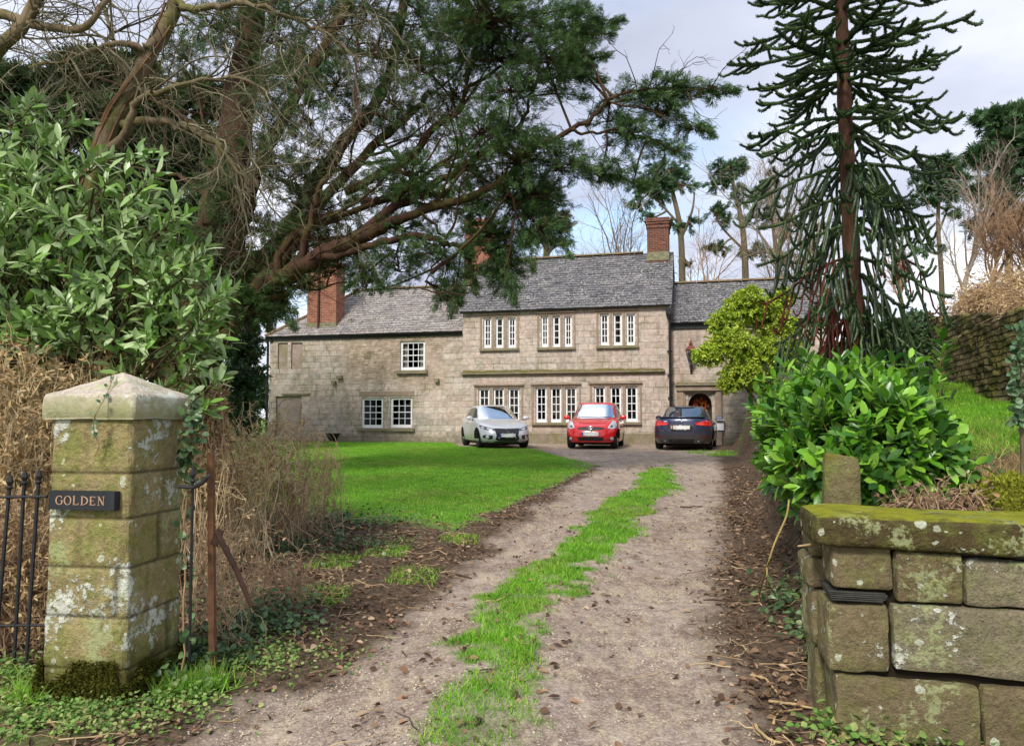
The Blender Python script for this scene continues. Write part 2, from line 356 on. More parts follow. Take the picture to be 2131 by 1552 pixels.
# ------------------------------------------------------------------ what lies and grows on the ground
def scatter(n, x0, x1, y0, y1, power=1.0):
    y = y0 + (y1 - y0) * U(0, 1, n) ** power; return U(x0, x1, n), y
def turf_mat():
    t = NT('grass_blade'); p = t.pos(); r = t.rnd(); c = t.ramp(r, (0, lin(84, 136, 28)), (.4, lin(118, 180, 44)), (.75, lin(146, 202, 58)), (1, lin(182, 204, 92)))
    c = t.mix(t.ramp(t.noise(p, .55, 5, .65), (.48, 0), (.68, .6)), c, lin(166, 168, 84)); c = t.mix(t.ramp(t.noise(p, 2.4, 4), (.35, .5), (.55, 0)), c, lin(82, 134, 36))
    return t.out(c, .55, spec=.3, transl=.35)
M_blade = turf_mat()
M_dry = leafmat('dry_grass', [lin(150, 128, 84), lin(184, 160, 108), lin(120, 98, 66)], .8, .2, .2)
def blade_field(mb, x, y, hgt, wid, lean=.45):
    n = len(x); d = norm(np.stack([rng.normal(size=n) * lean, rng.normal(size=n) * lean, np.ones(n)], -1)); s = perp(d); s[:, 2] = 0; s = norm(s)
    p = on(x, y, -.004); L = hgt * U(.55, 1.25, n); Wd = wid * np.ones(n)
    V = np.stack([p - s * Wd[:, None] * .5, p + s * Wd[:, None] * .5, p + d * L[:, None] + np.stack([rng.normal(size=n), rng.normal(size=n), np.zeros(n)], -1) * L[:, None] * .25], 1)
    mb.add(V.reshape(-1, 3), np.arange(n * 3).reshape(-1, 3))
m = MB(); x, y = scatter(520000, -10, 2.1, 9, 31.5, 1.25); k = (U(0, 1, len(x)) < smooth(lawn_d(x, y), -.2, 1.2)); x, y = x[k], y[k]
blade_field(m, x, y, .028 + .014 * fbm(x, y, 1.3, 2, 8), .006 + .0005 * y); tag(m.build('lawn_grass', M_blade), 'short bright green mown grass of the lawn in front of the house', 'grass', kind='stuff')
m = MB(); x, y = scatter(420000, -1.2, 4.0, 3.2, 17.2, 1.5); k = U(0, 1, len(x)) < masks(x, y)[5] ** 1.1; x, y = x[k], y[k]
blade_field(m, x, y, .055, .0045 + .0005 * y, .7); tag(m.build('drive_grass', M_blade), 'bright green grass strip growing between the two wheel tracks of the drive', 'grass', kind='stuff')
m = MB(); x, y = scatter(330000, 3.2, 12, 6.5, 22, 1.2); k = U(0, 1, len(x)) < masks(x, y)[6]; x, y = x[k], y[k]
blade_field(m, x, y, .06 + .26 * fbm(x, y, 1.6, 3, 72) ** 2, .006 + .0006 * y, .8); tag(m.build('bank_grass', M_blade), 'longer green grass covering the bank below the old garden wall', 'grass', kind='stuff')
m = MB(); x, y = scatter(30000, 2.4, 8, 4.6, 11, 1.0); d_ = x - xr(y); k = (d_ > .9) & (U(0, 1, len(x)) < smooth(fbm(x, y, 2.2, 3, 70), .44, .6)); x, y = x[k], y[k]
blade_field(m, x, y, .24, .006, 1.3); tag(m.build('dry_bank_grass', M_dry), 'straw coloured dead grass hanging on the bank right of the drive', 'dead grass', kind='stuff')
# grass tufts of the forecourt, verge and lawn edge
m = MB(); x, y = scatter(120000, -4, 7, 3.0, 24, 1.6); g = masks(x, y); kk = (g[1] > .15) & (g[4] < .5) & (g[5] < .3) & (g[6] < .3); x, y = x[kk], y[kk]
tx = np.concatenate([U(-1, 1, 500) * .22 + c for c in (-1.55, -1.3, -1.75, -.6, -.9, 1.2)]); ty = np.concatenate([U(-1, 1, 500) * .3 + c for c in (6.15, 7.9, 7.4, 8.6, 6.9, 9.0)])
x, y = np.concatenate([x, tx]), np.concatenate([y, ty])
blade_field(m, x, y, .06, .004 + .0006 * y, .8); tag(m.build('verge_grass', M_blade), 'small loose grass tufts at the edges of the drive and forecourt', 'grass', kind='stuff')

M_leaf = leafmat('fallen_leaf', [lin(56, 42, 33), lin(88, 66, 50), lin(120, 92, 68), lin(158, 126, 96), lin(74, 55, 44), lin(184, 158, 128)], .75, .3, .1)
x, y = scatter(130000, -6, 5.5, 3.0, 17, 1.5); g = masks(x, y)
wgt = g[2] * (.3 + .7 * smooth(fbm(x, y, 1.6, 3, 60), .35, .6)) + .035 + .1 * smooth(-np.abs(x - xm(y)), -.7, -.3); wgt *= 1 - .9 * g[4] * smooth(lawn_d(x, y), .2, 1.6)
k = U(0, 1, len(x)) < wgt * .36; x, y = x[k], y[k]; n = len(x)
m = MB(); nr = norm(np.stack([rng.normal(size=n) * .5, rng.normal(size=n) * .5, np.ones(n)], -1)); a = U(0, 6.28, n)
leaves(m, on(x, y, .012), np.stack([np.cos(a), np.sin(a), rng.normal(size=n) * .2], -1), nr, U(.025, .07, n), U(.016, .042, n), U(-.3, .5, (n, 1)), .22)
tag(m.build('fallen_leaves', M_leaf), 'brown fallen leaves littering the verges and the edges of the drive', 'leaves', kind='stuff')
M_peb = leafmat('pebble', [lin(104, 90, 80), lin(146, 130, 116), lin(176, 160, 138), lin(200, 188, 162), lin(124, 106, 94)], .8, .3, 0)
x, y = scatter(80000, -2.6, 3.2, 3.0, 11, 1.7); g = masks(x, y); k = U(0, 1, len(x)) < g[0] * (1 - g[5]) * (.25 + .75 * smooth(fbm(x, y, 2.5, 3, 80), .4, .62)); x, y = x[k], y[k]; n = len(x)
r = U(.002, .007, n) * (1 + .05 * y); c = on(x, y, .0); ii = rng.normal(size=(n, 6, 3)) * .2
oct_ = np.array([[1, 0, 0], [0, 1, 0], [-1, 0, 0], [0, -1, 0], [0, 0, .6], [0, 0, -.6]]); a = U(0, 6.28, n); R = np.zeros((n, 3, 3)); R[:, 0, 0] = np.cos(a); R[:, 0, 1] = -np.sin(a); R[:, 1, 0] = np.sin(a); R[:, 1, 1] = np.cos(a); R[:, 2, 2] = 1
V = np.einsum('nij,nkj->nki', R, oct_[None] + ii) * r[:, None, None] + c[:, None]
m = MB(); m.add(V.reshape(-1, 3), (np.array([[0, 1, 4], [1, 2, 4], [2, 3, 4], [3, 0, 4], [1, 0, 5], [2, 1, 5], [3, 2, 5], [0, 3, 5]])[None] + np.arange(n)[:, None, None] * 6).reshape(-1, 3))
tag(m.build('gravel', M_peb), 'small pale gravel stones strewn over the drive', 'gravel', kind='stuff')
M_twig = leafmat('dead_twig', [lin(70, 54, 42), lin(110, 88, 66), lin(160, 134, 100), lin(188, 164, 124)], .85, .2, 0)
x, y = scatter(2600, -4, 4.5, 3.1, 13, 1.5); g = masks(x, y); k = U(0, 1, len(x)) < g[2] * .8 + .05; x, y = x[k], y[k]; n = len(x); a = U(0, 6.28, n)
P = grow(on(x, y, .012), np.stack([np.cos(a), np.sin(a), np.zeros(n)], -1), U(.06, .4, n), 5, .22); P[:, :, 2] = terr(P[:, :, 0], P[:, :, 1]) + .01 + np.abs(rng.normal(size=P.shape[:2])) * .012
m = MB(); m.tubes(P, taper(n, 5, U(.002, .006, n), .0015), 4); tag(m.build('fallen_twigs', M_twig), 'thin dead twigs scattered over the leaf litter', 'twigs', kind='stuff')
# ------------------------------------------------------------------ the house
HY = math.radians(14)
uh, nh = np.array([math.cos(HY), -math.sin(HY), 0]), np.array([math.sin(HY), math.cos(HY), 0])
HO = W(962, 920, 30); HO[2] = tz(HO[0], HO[1]) - .05
def fac(u, v, off=0.0):                      # (s along, z above the house base) on the facade plane set back by off
    d = ray(u, v); c = np.array([0, 0, CAMZ]); t = ((HO + nh * off - c) @ nh) / (d @ nh); p = c + d * t - HO
    return float(p @ uh), float(p[2])
def hloc(s, n, z): return HO + uh * s + nh * n + np.array([0, 0, z])
house = thing('country_house', 'long grey stone manor house with slate roofs, mullioned white windows and brick chimneys', 'house', HO)
house.rotation_euler = (0, 0, -HY)

def wall_stone_mat():
    t = NT('house_stone'); p = t.pos(); x = t.sep(p)
    q = t.comb(t.math('ADD', x[0], x[1]), x[2]); dis = t.noise(p, 2.6, 3, out=1); q = t.vadd(q, t.scale(t.vadd(dis, (-.5, -.5, -.5)), (.10, .07, 0)))
    def brick(sc, w, h, m, off):
        b = t.t.nodes.new('ShaderNodeTexBrick'); b.offset = off; b.squash = .7; b.squash_frequency = 3
        for k, v in {'Vector': q, 'Color1': (.0, .0, .0), 'Color2': (1, 1, 1), 'Mortar': (.5, .5, .5), 'Scale': sc, 'Mortar Size': m, 'Mortar Smooth': .5, 'Brick Width': w, 'Row Height': h, 'Bias': 0.0}.items(): t.set(b.inputs[k], v)
        return b.outputs
    b1, b2 = brick(1, .52, .245, .012, .43), brick(1, .30, .085, .012, .4)
    # ashlar below and on the main block, thin rubble on the upper part of the left wing
    rub = t.math('MULTIPLY', t.ramp(t.math('ADD', x[0], t.math('MULTIPLY', t.noise(p, .9, 3), 2.2)), (-.2 / 1, 1), (.25, 0)), t.ramp(t.math('ADD', t.math('MULTIPLY', x[2], .2), t.math('MULTIPLY', t.noise(p, .7, 3), .35)), (.60, 0), (.68, 1)))
    rub = t.math('MULTIPLY', rub, t.ramp(t.math('ADD', t.math('MULTIPLY', x[0], .1), 1.0), (.44, 0), (.5, 1)))
    bc = t.mix(rub, b1[0], b2[0]); bm = t.mix(rub, b1[1], b2[1])
    c = t.ramp(bc, (0, lin(160, 148, 134)), (.3, lin(176, 166, 153)), (.55, lin(190, 180, 168)), (.8, lin(187, 169, 156)), (1, lin(198, 186, 171)))
    c = t.mix(t.math('MULTIPLY', rub, .6), c, t.ramp(bc, (0, lin(122, 98, 72)), (.5, lin(160, 134, 104)), (1, lin(186, 166, 138))))
    n1, n2, n3 = t.noise(p, .55, 5, .6), t.noise(p, 7, 6, .65), t.noise(p, 1.7, 5, .6)
    c = t.mix(t.ramp(n1, (.40, 0), (.60, .65)), c, lin(190, 168, 155))          # pinkish render wash
    c = t.mix(t.ramp(n3, (.5, 0), (.68, .55)), c, lin(140, 136, 104))            # green algae
    c = t.mix(1.0, c, t.ramp(n2, (.25, .55), (.75, 1.38)), 'MULTIPLY')
    c = t.mix(t.ramp(t.noise(t.scale(p, (1.5, 1.5, .3)), 1.4, 5, .65), (.55, 0), (.72, .45)), c, lin(86, 78, 66))
    c = t.mix(t.ramp(t.noise(p, 30, 3), (.66, 0), (.72, .5)), c, lin(196, 188, 172))
    c = t.mix(t.math('MULTIPLY', bm, .8), c, t.mix(t.ramp(n3, (.4, 0), (.6, 1)), lin(182, 168, 150), lin(96, 84, 72)))
    low = t.ramp(t.math('ADD', x[2], t.math('MULTIPLY', n3, .9)), (.42, .75), (1.0, 0)); c = t.mix(low, c, lin(92, 92, 60))   # mossy foot
    h = t.math('SUBTRACT', t.math('MULTIPLY', n2, .6), bm)
    return t.out(c, .92, t.bump(h, .55, .03), .15)
M_stone = wall_stone_mat()
def dressed(name, base, moss=.3):
    t = NT(name); p = t.pos(); n = t.noise(p, 5, 6, .65); c = t.mix(1.0, base, t.ramp(n, (.25, .68), (.75, 1.25)), 'MULTIPLY')
    c = t.mix(t.ramp(t.noise(p, 2.2, 4), (.5, 0), (.64, moss)), c, lin(112, 112, 62))
    return t.out(c, .9, t.bump(n, .4, .02), .15)
M_dress = dressed('dressed_stone', lin(150, 132, 116)); M_sill = dressed('mossy_sill_stone', lin(136, 126, 106), .6)
M_block = dressed('blocked_opening_stone', lin(158, 140, 130), .55)
def slate_mat(name, cols, lich):
    t = NT(name); p = t.pos(); r = t.rnd(); c = t.ramp(r, *[(i / (len(cols) - 1), q) for i, q in enumerate(cols)])
    c = t.mix(1.0, c, t.ramp(t.noise(p, 9, 5, .7), (.25, .7), (.75, 1.3)), 'MULTIPLY')
    v = t.noise(p, 13, 5, .75); v2 = t.noise(p, .9, 3)
    c = t.mix(t.math('MULTIPLY', t.ramp(v, (.52, 0), (.6, 1)), t.ramp(v2, (.3, lich * .35), (.65, lich))), c, lin(196, 192, 184))
    c = t.mix(t.math('MULTIPLY', t.ramp(t.noise(p, 4, 4, .7), (.6, 0), (.7, .8)), t.ramp(v2, (.5, 0), (.65, 1))), c, lin(112, 116, 60))
    return t.out(c, .7, t.bump(v, .3, .01), .35)
M_slate = slate_mat('slate', [lin(62, 62, 66), lin(84, 83, 86), lin(98, 95, 97), lin(72, 71, 75), lin(110, 106, 105)], .8)
M_slate2 = slate_mat('weathered_slate', [lin(96, 90, 88), lin(124, 116, 110), lin(136, 128, 122), lin(106, 98, 98), lin(142, 132, 126)], 1.0)
def brick_mat(name, a, b, mort):
    t = NT(name); p = t.pos(); x = t.sep(p); q = t.comb(t.math('ADD', x[0], x[1]), x[2])
    k = t.t.nodes.new('ShaderNodeTexBrick')
    for kk, v in {'Vector': q, 'Color1': a, 'Color2': b, 'Mortar': mort, 'Scale': 1.0, 'Mortar Size': .009, 'Mortar Smooth': .3, 'Brick Width': .23, 'Row Height': .075}.items(): t.set(k.inputs[kk], v)
    n = t.noise(p, 6, 6, .7); c = t.mix(1.0, k.outputs[0], t.ramp(n, (.25, .6), (.75, 1.3)), 'MULTIPLY')
    c = t.mix(t.ramp(t.noise(p, 18, 3), (.64, 0), (.7, .6)), c, lin(186, 176, 156))
    return t.out(c, .9, t.bump(t.math('SUBTRACT', n, k.outputs[1]), .5, .02), .15)
M_brick = brick_mat('red_brick', lin(156, 98, 78), lin(132, 76, 58), lin(158, 134, 116))
M_brick2 = brick_mat('dark_brick', lin(118, 68, 52), lin(92, 56, 46), lin(128, 112, 98))
M_white = plain('white_paint', (.80, .80, .80), .45, .4, var=.04, scale=20); M_blackp = plain('black_paint', (.012, .012, .014), .4, .5)
M_lead = plain('weathered_stone_band', lin(120, 118, 92), .9, .2, var=.35, scale=9, bump=.4)
def glass_mat(name, tint=(.9, .93, .95)):
    t = NT(name); f = t.n('Fresnel', ins={0: 1.35}); tr = t.n('BsdfTransparent', ins={0: tint}); nz = t.bump(t.noise(t.pos(), 2.5, 1), .08, .05)
    g = t.n('BsdfGlossy', ins={0: (1, 1, 1), 1: .02, 'Normal': nz}); s = t.n('MixShader', ins={0: f, 1: tr, 2: g}); t.t.links.new(s, t.o.inputs[0]); return t.m
M_glass = glass_mat('window_glass')
M_curtain = plain('curtain_cloth', lin(186, 178, 168), .9, .1, var=.15, scale=6)
M_mossy = leafmat('moss', [lin(56, 50, 28), lin(80, 74, 38), lin(108, 100, 56), lin(66, 58, 38)], .9, .1, 0)

def wall_front(mb, s0, s1, z0, z1, holes, n0=0.0, depth=.28):
    ss = sorted({s0, s1, *[h[0] for h in holes], *[h[1] for h in holes]}); zs = sorted({z0, z1, *[h[2] for h in holes], *[h[3] for h in holes]})
    for a, b in zip(ss, ss[1:]):
        for c, d in zip(zs, zs[1:]):
            if any(h[0] <= (a + b) / 2 <= h[1] and h[2] <= (c + d) / 2 <= h[3] for h in holes): continue
            mb.add([[a, n0, c], [b, n0, c], [b, n0, d], [a, n0, d]], [(0, 1, 2, 3)])
    for a, b, c, d, *dp in holes:
        e = n0 + (dp[0] if dp else depth)
        for p, q in (((a, c), (b, c)), ((b, c), (b, d)), ((b, d), (a, d)), ((a, d), (a, c))):
            mb.add([[p[0], n0, p[1]], [q[0], n0, q[1]], [q[0], e, q[1]], [p[0], e, p[1]]], [(0, 1, 2, 3)])
def window(s0, s1, z0, z1, n, cols, rows, curtain=0, bar=.028, fr=.072, bot=.12):
    m = MB(); w_, h_ = s1 - s0, z1 - z0
    m.box(((s0 + fr / 2), n, (z0 + z1) / 2), (fr, .06, h_)); m.box(((s1 - fr / 2), n, (z0 + z1) / 2), (fr, .06, h_))
    m.box(((s0 + s1) / 2, n, z1 - fr / 2), (w_ - 2 * fr, .06, fr)); m.box(((s0 + s1) / 2, n, z0 + bot / 2), (w_ - 2 * fr, .06, bot))
    a, b, c, d = s0 + fr, s1 - fr, z0 + bot, z1 - fr
    for i in range(1, cols): m.box((a + (b - a) * i / cols, n + .004, (c + d) / 2), (bar, .03, d - c))
    for i in range(1, rows): m.box(((a + b) / 2, n + .002, c + (d - c) * i / rows), (b - a, .032 + (.02 if rows == 4 and i == 2 and cols >= 3 else 0), bar + (.012 if rows == 4 and i == 2 and cols >= 3 else 0)))
    o = m.build('window', M_white, house, local=True)
    g = MB(); g.add([[a, n + .012, c], [b, n + .012, c], [b, n + .012, d], [a, n + .012, d]], [(0, 1, 2, 3)]); g.build('pane', M_glass, o, local=True)
    if curtain:
        k = 14
        for lo, hi in ((a, a + (b - a) * curtain), (b - (b - a) * curtain, b)):
            cu = MB(); xs = np.linspace(lo, hi, k); cu.grid(np.array([[[q, n + .13 + .02 * math.sin(i * 1.9), z] for i, q in enumerate(xs)] for z in (c, d)]))
            cu.build('curtain', M_curtain, o, local=True)

up1 = [[(1006, 1022), (1031, 1047), (1056.5, 1073)], [(1125.5, 1141), (1149.5, 1165.5), (1174, 1190)], [(1248.5, 1267), (1276, 1294.5), (1303, 1321.5)]]
up1v = [(661, 723.5), (657.5, 721.5), (653, 718)]
lo1 = [[(995.5, 1018), (1026, 1048.5), (1057, 1080.5)], [(1114.5, 1137.5), (1145, 1168), (1176, 1200)], [(1236, 1259.5), (1269, 1293), (1301.5, 1327)]]
lo1v = [(808, 881), (806, 878.5), (804, 877.5)]
S1 = fac(1395, 700)[0]; ZE = fac(1180, 641)[1]; NW = .12
SL = fac(561, 760, .22)[0]
holes, wins = [], []
for tr, vs, cu in [(a, b, .3) for a, b in zip(up1, up1v)] + [(a, b, 0) for a, b in zip(lo1, lo1v)]:
    for i, (a, b) in enumerate(tr):
        s0, z1 = fac(a, vs[0]); s1, z0 = fac(b, vs[1]); holes.append((s0, s1, z0, z1)); wins.append((s0, s1, z0, z1, NW, 1 if (cu and i == 1) else 2, 4, cu * (i != 1 or 1)))
DEP = 6.4
m = MB(); wall_front(m, 0, S1, -.3, ZE, holes)
RZ = fac(1346, 528, DEP / 2)[1]
for s in (0, S1): m.add([[s, 0, -.3], [s, DEP, -.3], [s, DEP, ZE], [s, DEP / 2, RZ - .1], [s, 0, ZE]], [(0, 1, 2, 3, 4)])
m.add([[0, DEP, -.3], [S1, DEP, -.3], [S1, DEP, ZE], [0, DEP, ZE]], [(0, 1, 2, 3)])
m.build('wall', M_stone, house, local=True)['label'] = 'tall coursed stone wall of the middle block'
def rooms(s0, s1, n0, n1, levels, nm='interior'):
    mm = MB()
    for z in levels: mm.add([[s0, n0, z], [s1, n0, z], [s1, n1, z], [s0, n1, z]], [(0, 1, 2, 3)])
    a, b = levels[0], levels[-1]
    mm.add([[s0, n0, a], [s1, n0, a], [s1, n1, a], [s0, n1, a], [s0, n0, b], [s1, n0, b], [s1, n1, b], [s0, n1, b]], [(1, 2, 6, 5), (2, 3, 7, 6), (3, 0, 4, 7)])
    mm.build(nm, M_liner, house, local=True)
M_liner = plain('dark_room_liner', (.02, .015, .011), .7)  # near-black liner added so the rooms look unlit behind the panes
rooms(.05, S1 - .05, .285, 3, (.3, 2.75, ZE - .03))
for wv in wins: window(*wv)
# hood moulds, sills and jamb frames of the stone windows
for tr, vs, lo in [(a, b, 0) for a, b in zip(up1, up1v)] + [(a, b, 1) for a, b in zip(lo1, lo1v)]:
    s0, z1 = fac(tr[0][0], vs[0]); s1, z0 = fac(tr[2][1], vs[1]); e = .16 if lo else .14; hm, sl = MB(), MB()
    hm.box(((s0 + s1) / 2, -.045, z1 + .13), (s1 - s0 + 2 * e + .06, .09, .07)); hm.box(((s0 + s1) / 2, -.012, z1 + .05), (s1 - s0 + 2 * e, .024, .08))
    for q in (s0 - e + .035, s1 + e - .035): hm.box((q, -.016, (z0 + z1) / 2 - .03), (.07, .032, z1 - z0 + .08))
    for (a, b), (c, d) in zip(tr, tr[1:]):
        q0, q1 = fac(b, 700)[0], fac(c, 700)[0]; hm.box(((q0 + q1) / 2, -.008, (z0 + z1) / 2), ((q1 - q0) * .55, .016, z1 - z0))
    sl.box(((s0 + s1) / 2, -.06, z0 - .06), (s1 - s0 + .3, .12, .09))
    hm.build('hood_mould', M_dress, house, local=True); sl.build('sill', M_sill, house, local=True)
# string course with moss, plinth
def moss_band(s0, s1, n0, n1, z, hgt, name='moss', par=None):
    k = int((s1 - s0) / .05); s = np.linspace(s0, s1, k); a = np.linspace(0, math.pi, 7)
    hh = hgt * (.45 + 1.3 * fbm(s, s * 0, 1.5, 3, 14)) * (.6 + .8 * fbm(s, s * 0 + 5, 7, 2, 15))
    V = np.stack([s[:, None] + 0 * a, (n0 + n1) / 2 - np.cos(a)[None] * (n1 - n0) / 2 + 0 * s[:, None], z - .02 + np.sin(a)[None] * hh[:, None]], -1); mm = MB(); mm.grid(V + rng.normal(size=V.shape) * .006)
    return mm.build(name, M_mossy, par or house, smooth=True, local=True)
zc = fac(1180, 774)[1]; m = MB(); m.box((S1 / 2 - .12, -.08, zc), (S1 - .2, .16, .09)); m.box((S1 / 2 - .12, -.04, zc - .075), (S1 - .25, .08, .06))
sc_o = m.build('string_course', M_sill, house, local=True); moss_band(.05, S1 - .28, -.17, 0, zc + .045, .065, par=None)
m = MB(); m.box((S1 / 2, -.03, .12), (S1 + .06, .06, .66)); m.build('plinth', M_sill, house, local=True)

def roof(mb, s0, s1, ne, ze, nr, zr, gauge=.19, wid=.29, clip=None):
    L = math.hypot(nr - ne, zr - ze); uy, uz = (nr - ne) / L, (zr - ze) / L; sg = 1 if uy > 0 else -1
    for r in range(int(L / gauge) + 1):
        t0 = r * gauge; t1 = min(t0 + gauge * 1.5, L + .02); off = (r % 2) * wid / 2
        for s in np.arange(s0 - off, s1, wid):
            a, b = max(s, s0) + .004, min(s + wid, s1) - .004
            if b - a < .03 or (clip and not clip((a + b) / 2, t0 / L)): continue
            j0, j1, l0 = U(-.012, .012), U(-.005, .005), U(.024, .04)
            def P(x, t, h): return [x, ne + uy * t - uz * sg * h, ze + uz * t + abs(uy) * h]
            v = [P(a, t0 + j0, l0), P(b, t0 + j0 + j1, l0 + U(-.006, .006)), P(b, t1, .004), P(a, t1, .004), P(a, t0 + j0, l0 - .014), P(b, t0 + j0 + j1, l0 - .016)]
            mb.add(v, [(0, 1, 2, 3), (4, 5, 1, 0)])
def under(mb, pts, dz=-.03): mb.add(np.array(pts) + [0, 0, dz], [tuple(range(len(pts)))])
OE = -.16
m = MB(); roof(m, -.1, S1 + .08, OE, ZE - .04, DEP / 2, RZ); under(m, [[-.08, OE, ZE - .04], [S1 + .06, OE, ZE - .04], [S1 + .06, DEP / 2, RZ], [-.08, DEP / 2, RZ]])
roof(m, -.1, S1 + .08, DEP - OE, ZE - .04, DEP / 2, RZ, .4, .6); under(m, [[-.08, DEP - OE, ZE - .04], [S1 + .06, DEP - OE, ZE - .04], [S1 + .06, DEP / 2, RZ], [-.08, DEP / 2, RZ]])
ro = m.build('roof', M_slate, house, local=True); ro['label'] = 'steep dark grey slate roof of the middle block'
M_ridge = dressed('ridge_tile', lin(122, 100, 78), .6)
def ridge(s0, s1, n, z, par):
    mm = MB()
    for s in np.arange(s0, s1, .45):
        b = min(s + .44, s1); a = np.linspace(-1.2, 1.2, 6); mm.grid(np.array([[[x, n + .13 * math.sin(q), z - .06 + .13 * math.cos(q) + dz] for q in a] for x, dz in ((s, U(0, .012)), (b, U(0, .012)))]))
    mm.build('ridge_tile', M_ridge, par, local=True)
ridge(-.1, S1 - 1.2, DEP / 2, RZ + .04, ro)

# left wing
OFL = .22; ZL = fac(760, 695, OFL)[1]; DL = 5.6; RL = fac(850, 601, OFL + DL / 2)[1]
hl = []
for (a, b, c, d), cols, rows, cu in [((833, 884, 710.5, 769.5), 4, 4, .22), ((752.5, 796.5, 828, 890), 3, 4, 0), ((812.5, 857.5, 827, 889.5), 3, 4, 0)]:
    s0, z1 = fac(a, c, OFL); s1, z0 = fac(b, d, OFL); hl.append((s0, s1, z0, z1)); window(s0, s1, z0, z1, OFL + .10, cols, rows, cu, bar=.024, fr=.09, bot=.12)
bw = [(*[fac(a, 0, OFL)[0] for a in (592, 612)], fac(600, 768, OFL)[1], fac(600, 713, OFL)[1], .07), (*[fac(a, 0, OFL)[0] for a in (619, 642)], fac(620, 768, OFL)[1], fac(620, 713, OFL)[1], .07),
      (*[fac(a, 0, OFL)[0] for a in (590, 642)], .1, fac(615, 824, OFL)[1], .09)]
m = MB(); wall_front(m, SL, -.001, -.3, ZL, hl + bw, OFL)
m.add([[SL, OFL, -.3], [SL, OFL + DL, -.3], [SL, OFL + DL, ZL], [SL, OFL, ZL]], [(0, 1, 2, 3)]); m.add([[SL, OFL + DL, -.3], [-.01, OFL + DL, -.3], [-.01, OFL + DL, ZL], [SL, OFL + DL, ZL]], [(0, 1, 2, 3)])
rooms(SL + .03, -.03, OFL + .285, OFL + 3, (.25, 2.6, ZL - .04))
m.build('wall', M_stone, house, local=True)['label'] = 'low rubble and block wall of the left wing'
for a, b, c, d, dp in bw:
    m = MB(); m.add([[a, OFL + dp, c], [b, OFL + dp, c], [b, OFL + dp, d], [a, OFL + dp, d]], [(0, 1, 2, 3)])
    if dp < .08: m.build('blocked_opening', M_block, house, local=True)
a, b, c, d, dp = bw[2]; th = np.linspace(0, math.pi, 15); q = [((a + b) / 2 - (b - a) * .44 * math.cos(t), d - .5 + .42 * math.sin(t)) for t in th]
for (x0, y0), (x1, y1) in zip(q, q[1:]): m.box(((x0 + x1) / 2, OFL + dp - .012, (y0 + y1) / 2), (math.hypot(x1 - x0, y1 - y0) * 1.1, .024, .05), Matrix.Rotation(math.atan2(y1 - y0, x1 - x0), 3, Vector((0, -1, 0))))
m.build('blocked_opening', M_block, house, local=True)
for a, b, c, d in ((826, 890, 771, 777), (745, 863, 891, 897)):
    m = MB(); s0, z1 = fac(a, c, OFL); s1, z0 = fac(b, d, OFL); m.box(((s0 + s1) / 2, OFL - .07, (z0 + z1) / 2), (s1 - s0, .14, z1 - z0)); m.build('sill', M_sill, house, local=True)
for a, b, c, d in ((703, 714, 782, 788), (693, 700, 793, 799), (906, 914, 788, 795)):
    m = MB(); s0, z1 = fac(a, c, OFL); s1, z0 = fac(b, d, OFL); m.box(((s0 + s1) / 2, OFL - .08, (z0 + z1) / 2), (s1 - s0, .16, z1 - z0)); m.build('projecting_stone', M_sill, house, local=True)
m = MB(); s0, z1 = fac(748, 818, OFL); s1, z0 = fac(862, 826, OFL); m.box(((s0 + s1) / 2, OFL - .012, (z0 + z1) / 2 + .06), (s1 - s0, .024, .2)); m.build('lintel', M_dress, house, local=True); m = MB()
s0, z1 = fac(588, 820, OFL); s1, z0 = fac(645, 825, OFL); m.box(((s0 + s1) / 2, OFL - .03, z1), (s1 - s0, .06, .07)); m.build('lintel', M_sill, house, local=True)
hipk = 2.9
m = MB(); roof(m, SL - .15, 0, OFL + OE, ZL - .02, OFL + DL / 2, RL, clip=lambda s, t: s > SL - .15 + t * hipk)
under(m, [[SL - .1, OFL + OE, ZL - .02], [0, OFL + OE, ZL - .02], [0, OFL + DL / 2, RL], [SL + hipk, OFL + DL / 2, RL]])
under(m, [[SL - .1, OFL + DL, ZL], [0, OFL + DL, ZL], [0, OFL + DL / 2, RL], [SL + hipk, OFL + DL / 2, RL]]); under(m, [[SL - .1, OFL + OE, ZL - .02], [SL - .1, OFL + DL, ZL], [SL + hipk, OFL + DL / 2, RL]])
rl = m.build('roof', M_slate2, house, local=True); rl['label'] = 'pale lichened slate roof of the left wing'
ridge(SL + hipk, 0, OFL + DL / 2, RL + .04, rl)
m = MB(); P0, P1 = np.array([SL - .13, OFL + OE, ZL]), np.array([SL + hipk, OFL + DL / 2, RL])
for t in np.arange(0, 1, .1): m.tube([P0 + (P1 - P0) * t + [0, 0, .01], P0 + (P1 - P0) * (t + .098) + [0, 0, .02]], [.09, .08], 7)
m.build('hip_tile', M_ridge, rl, local=True)
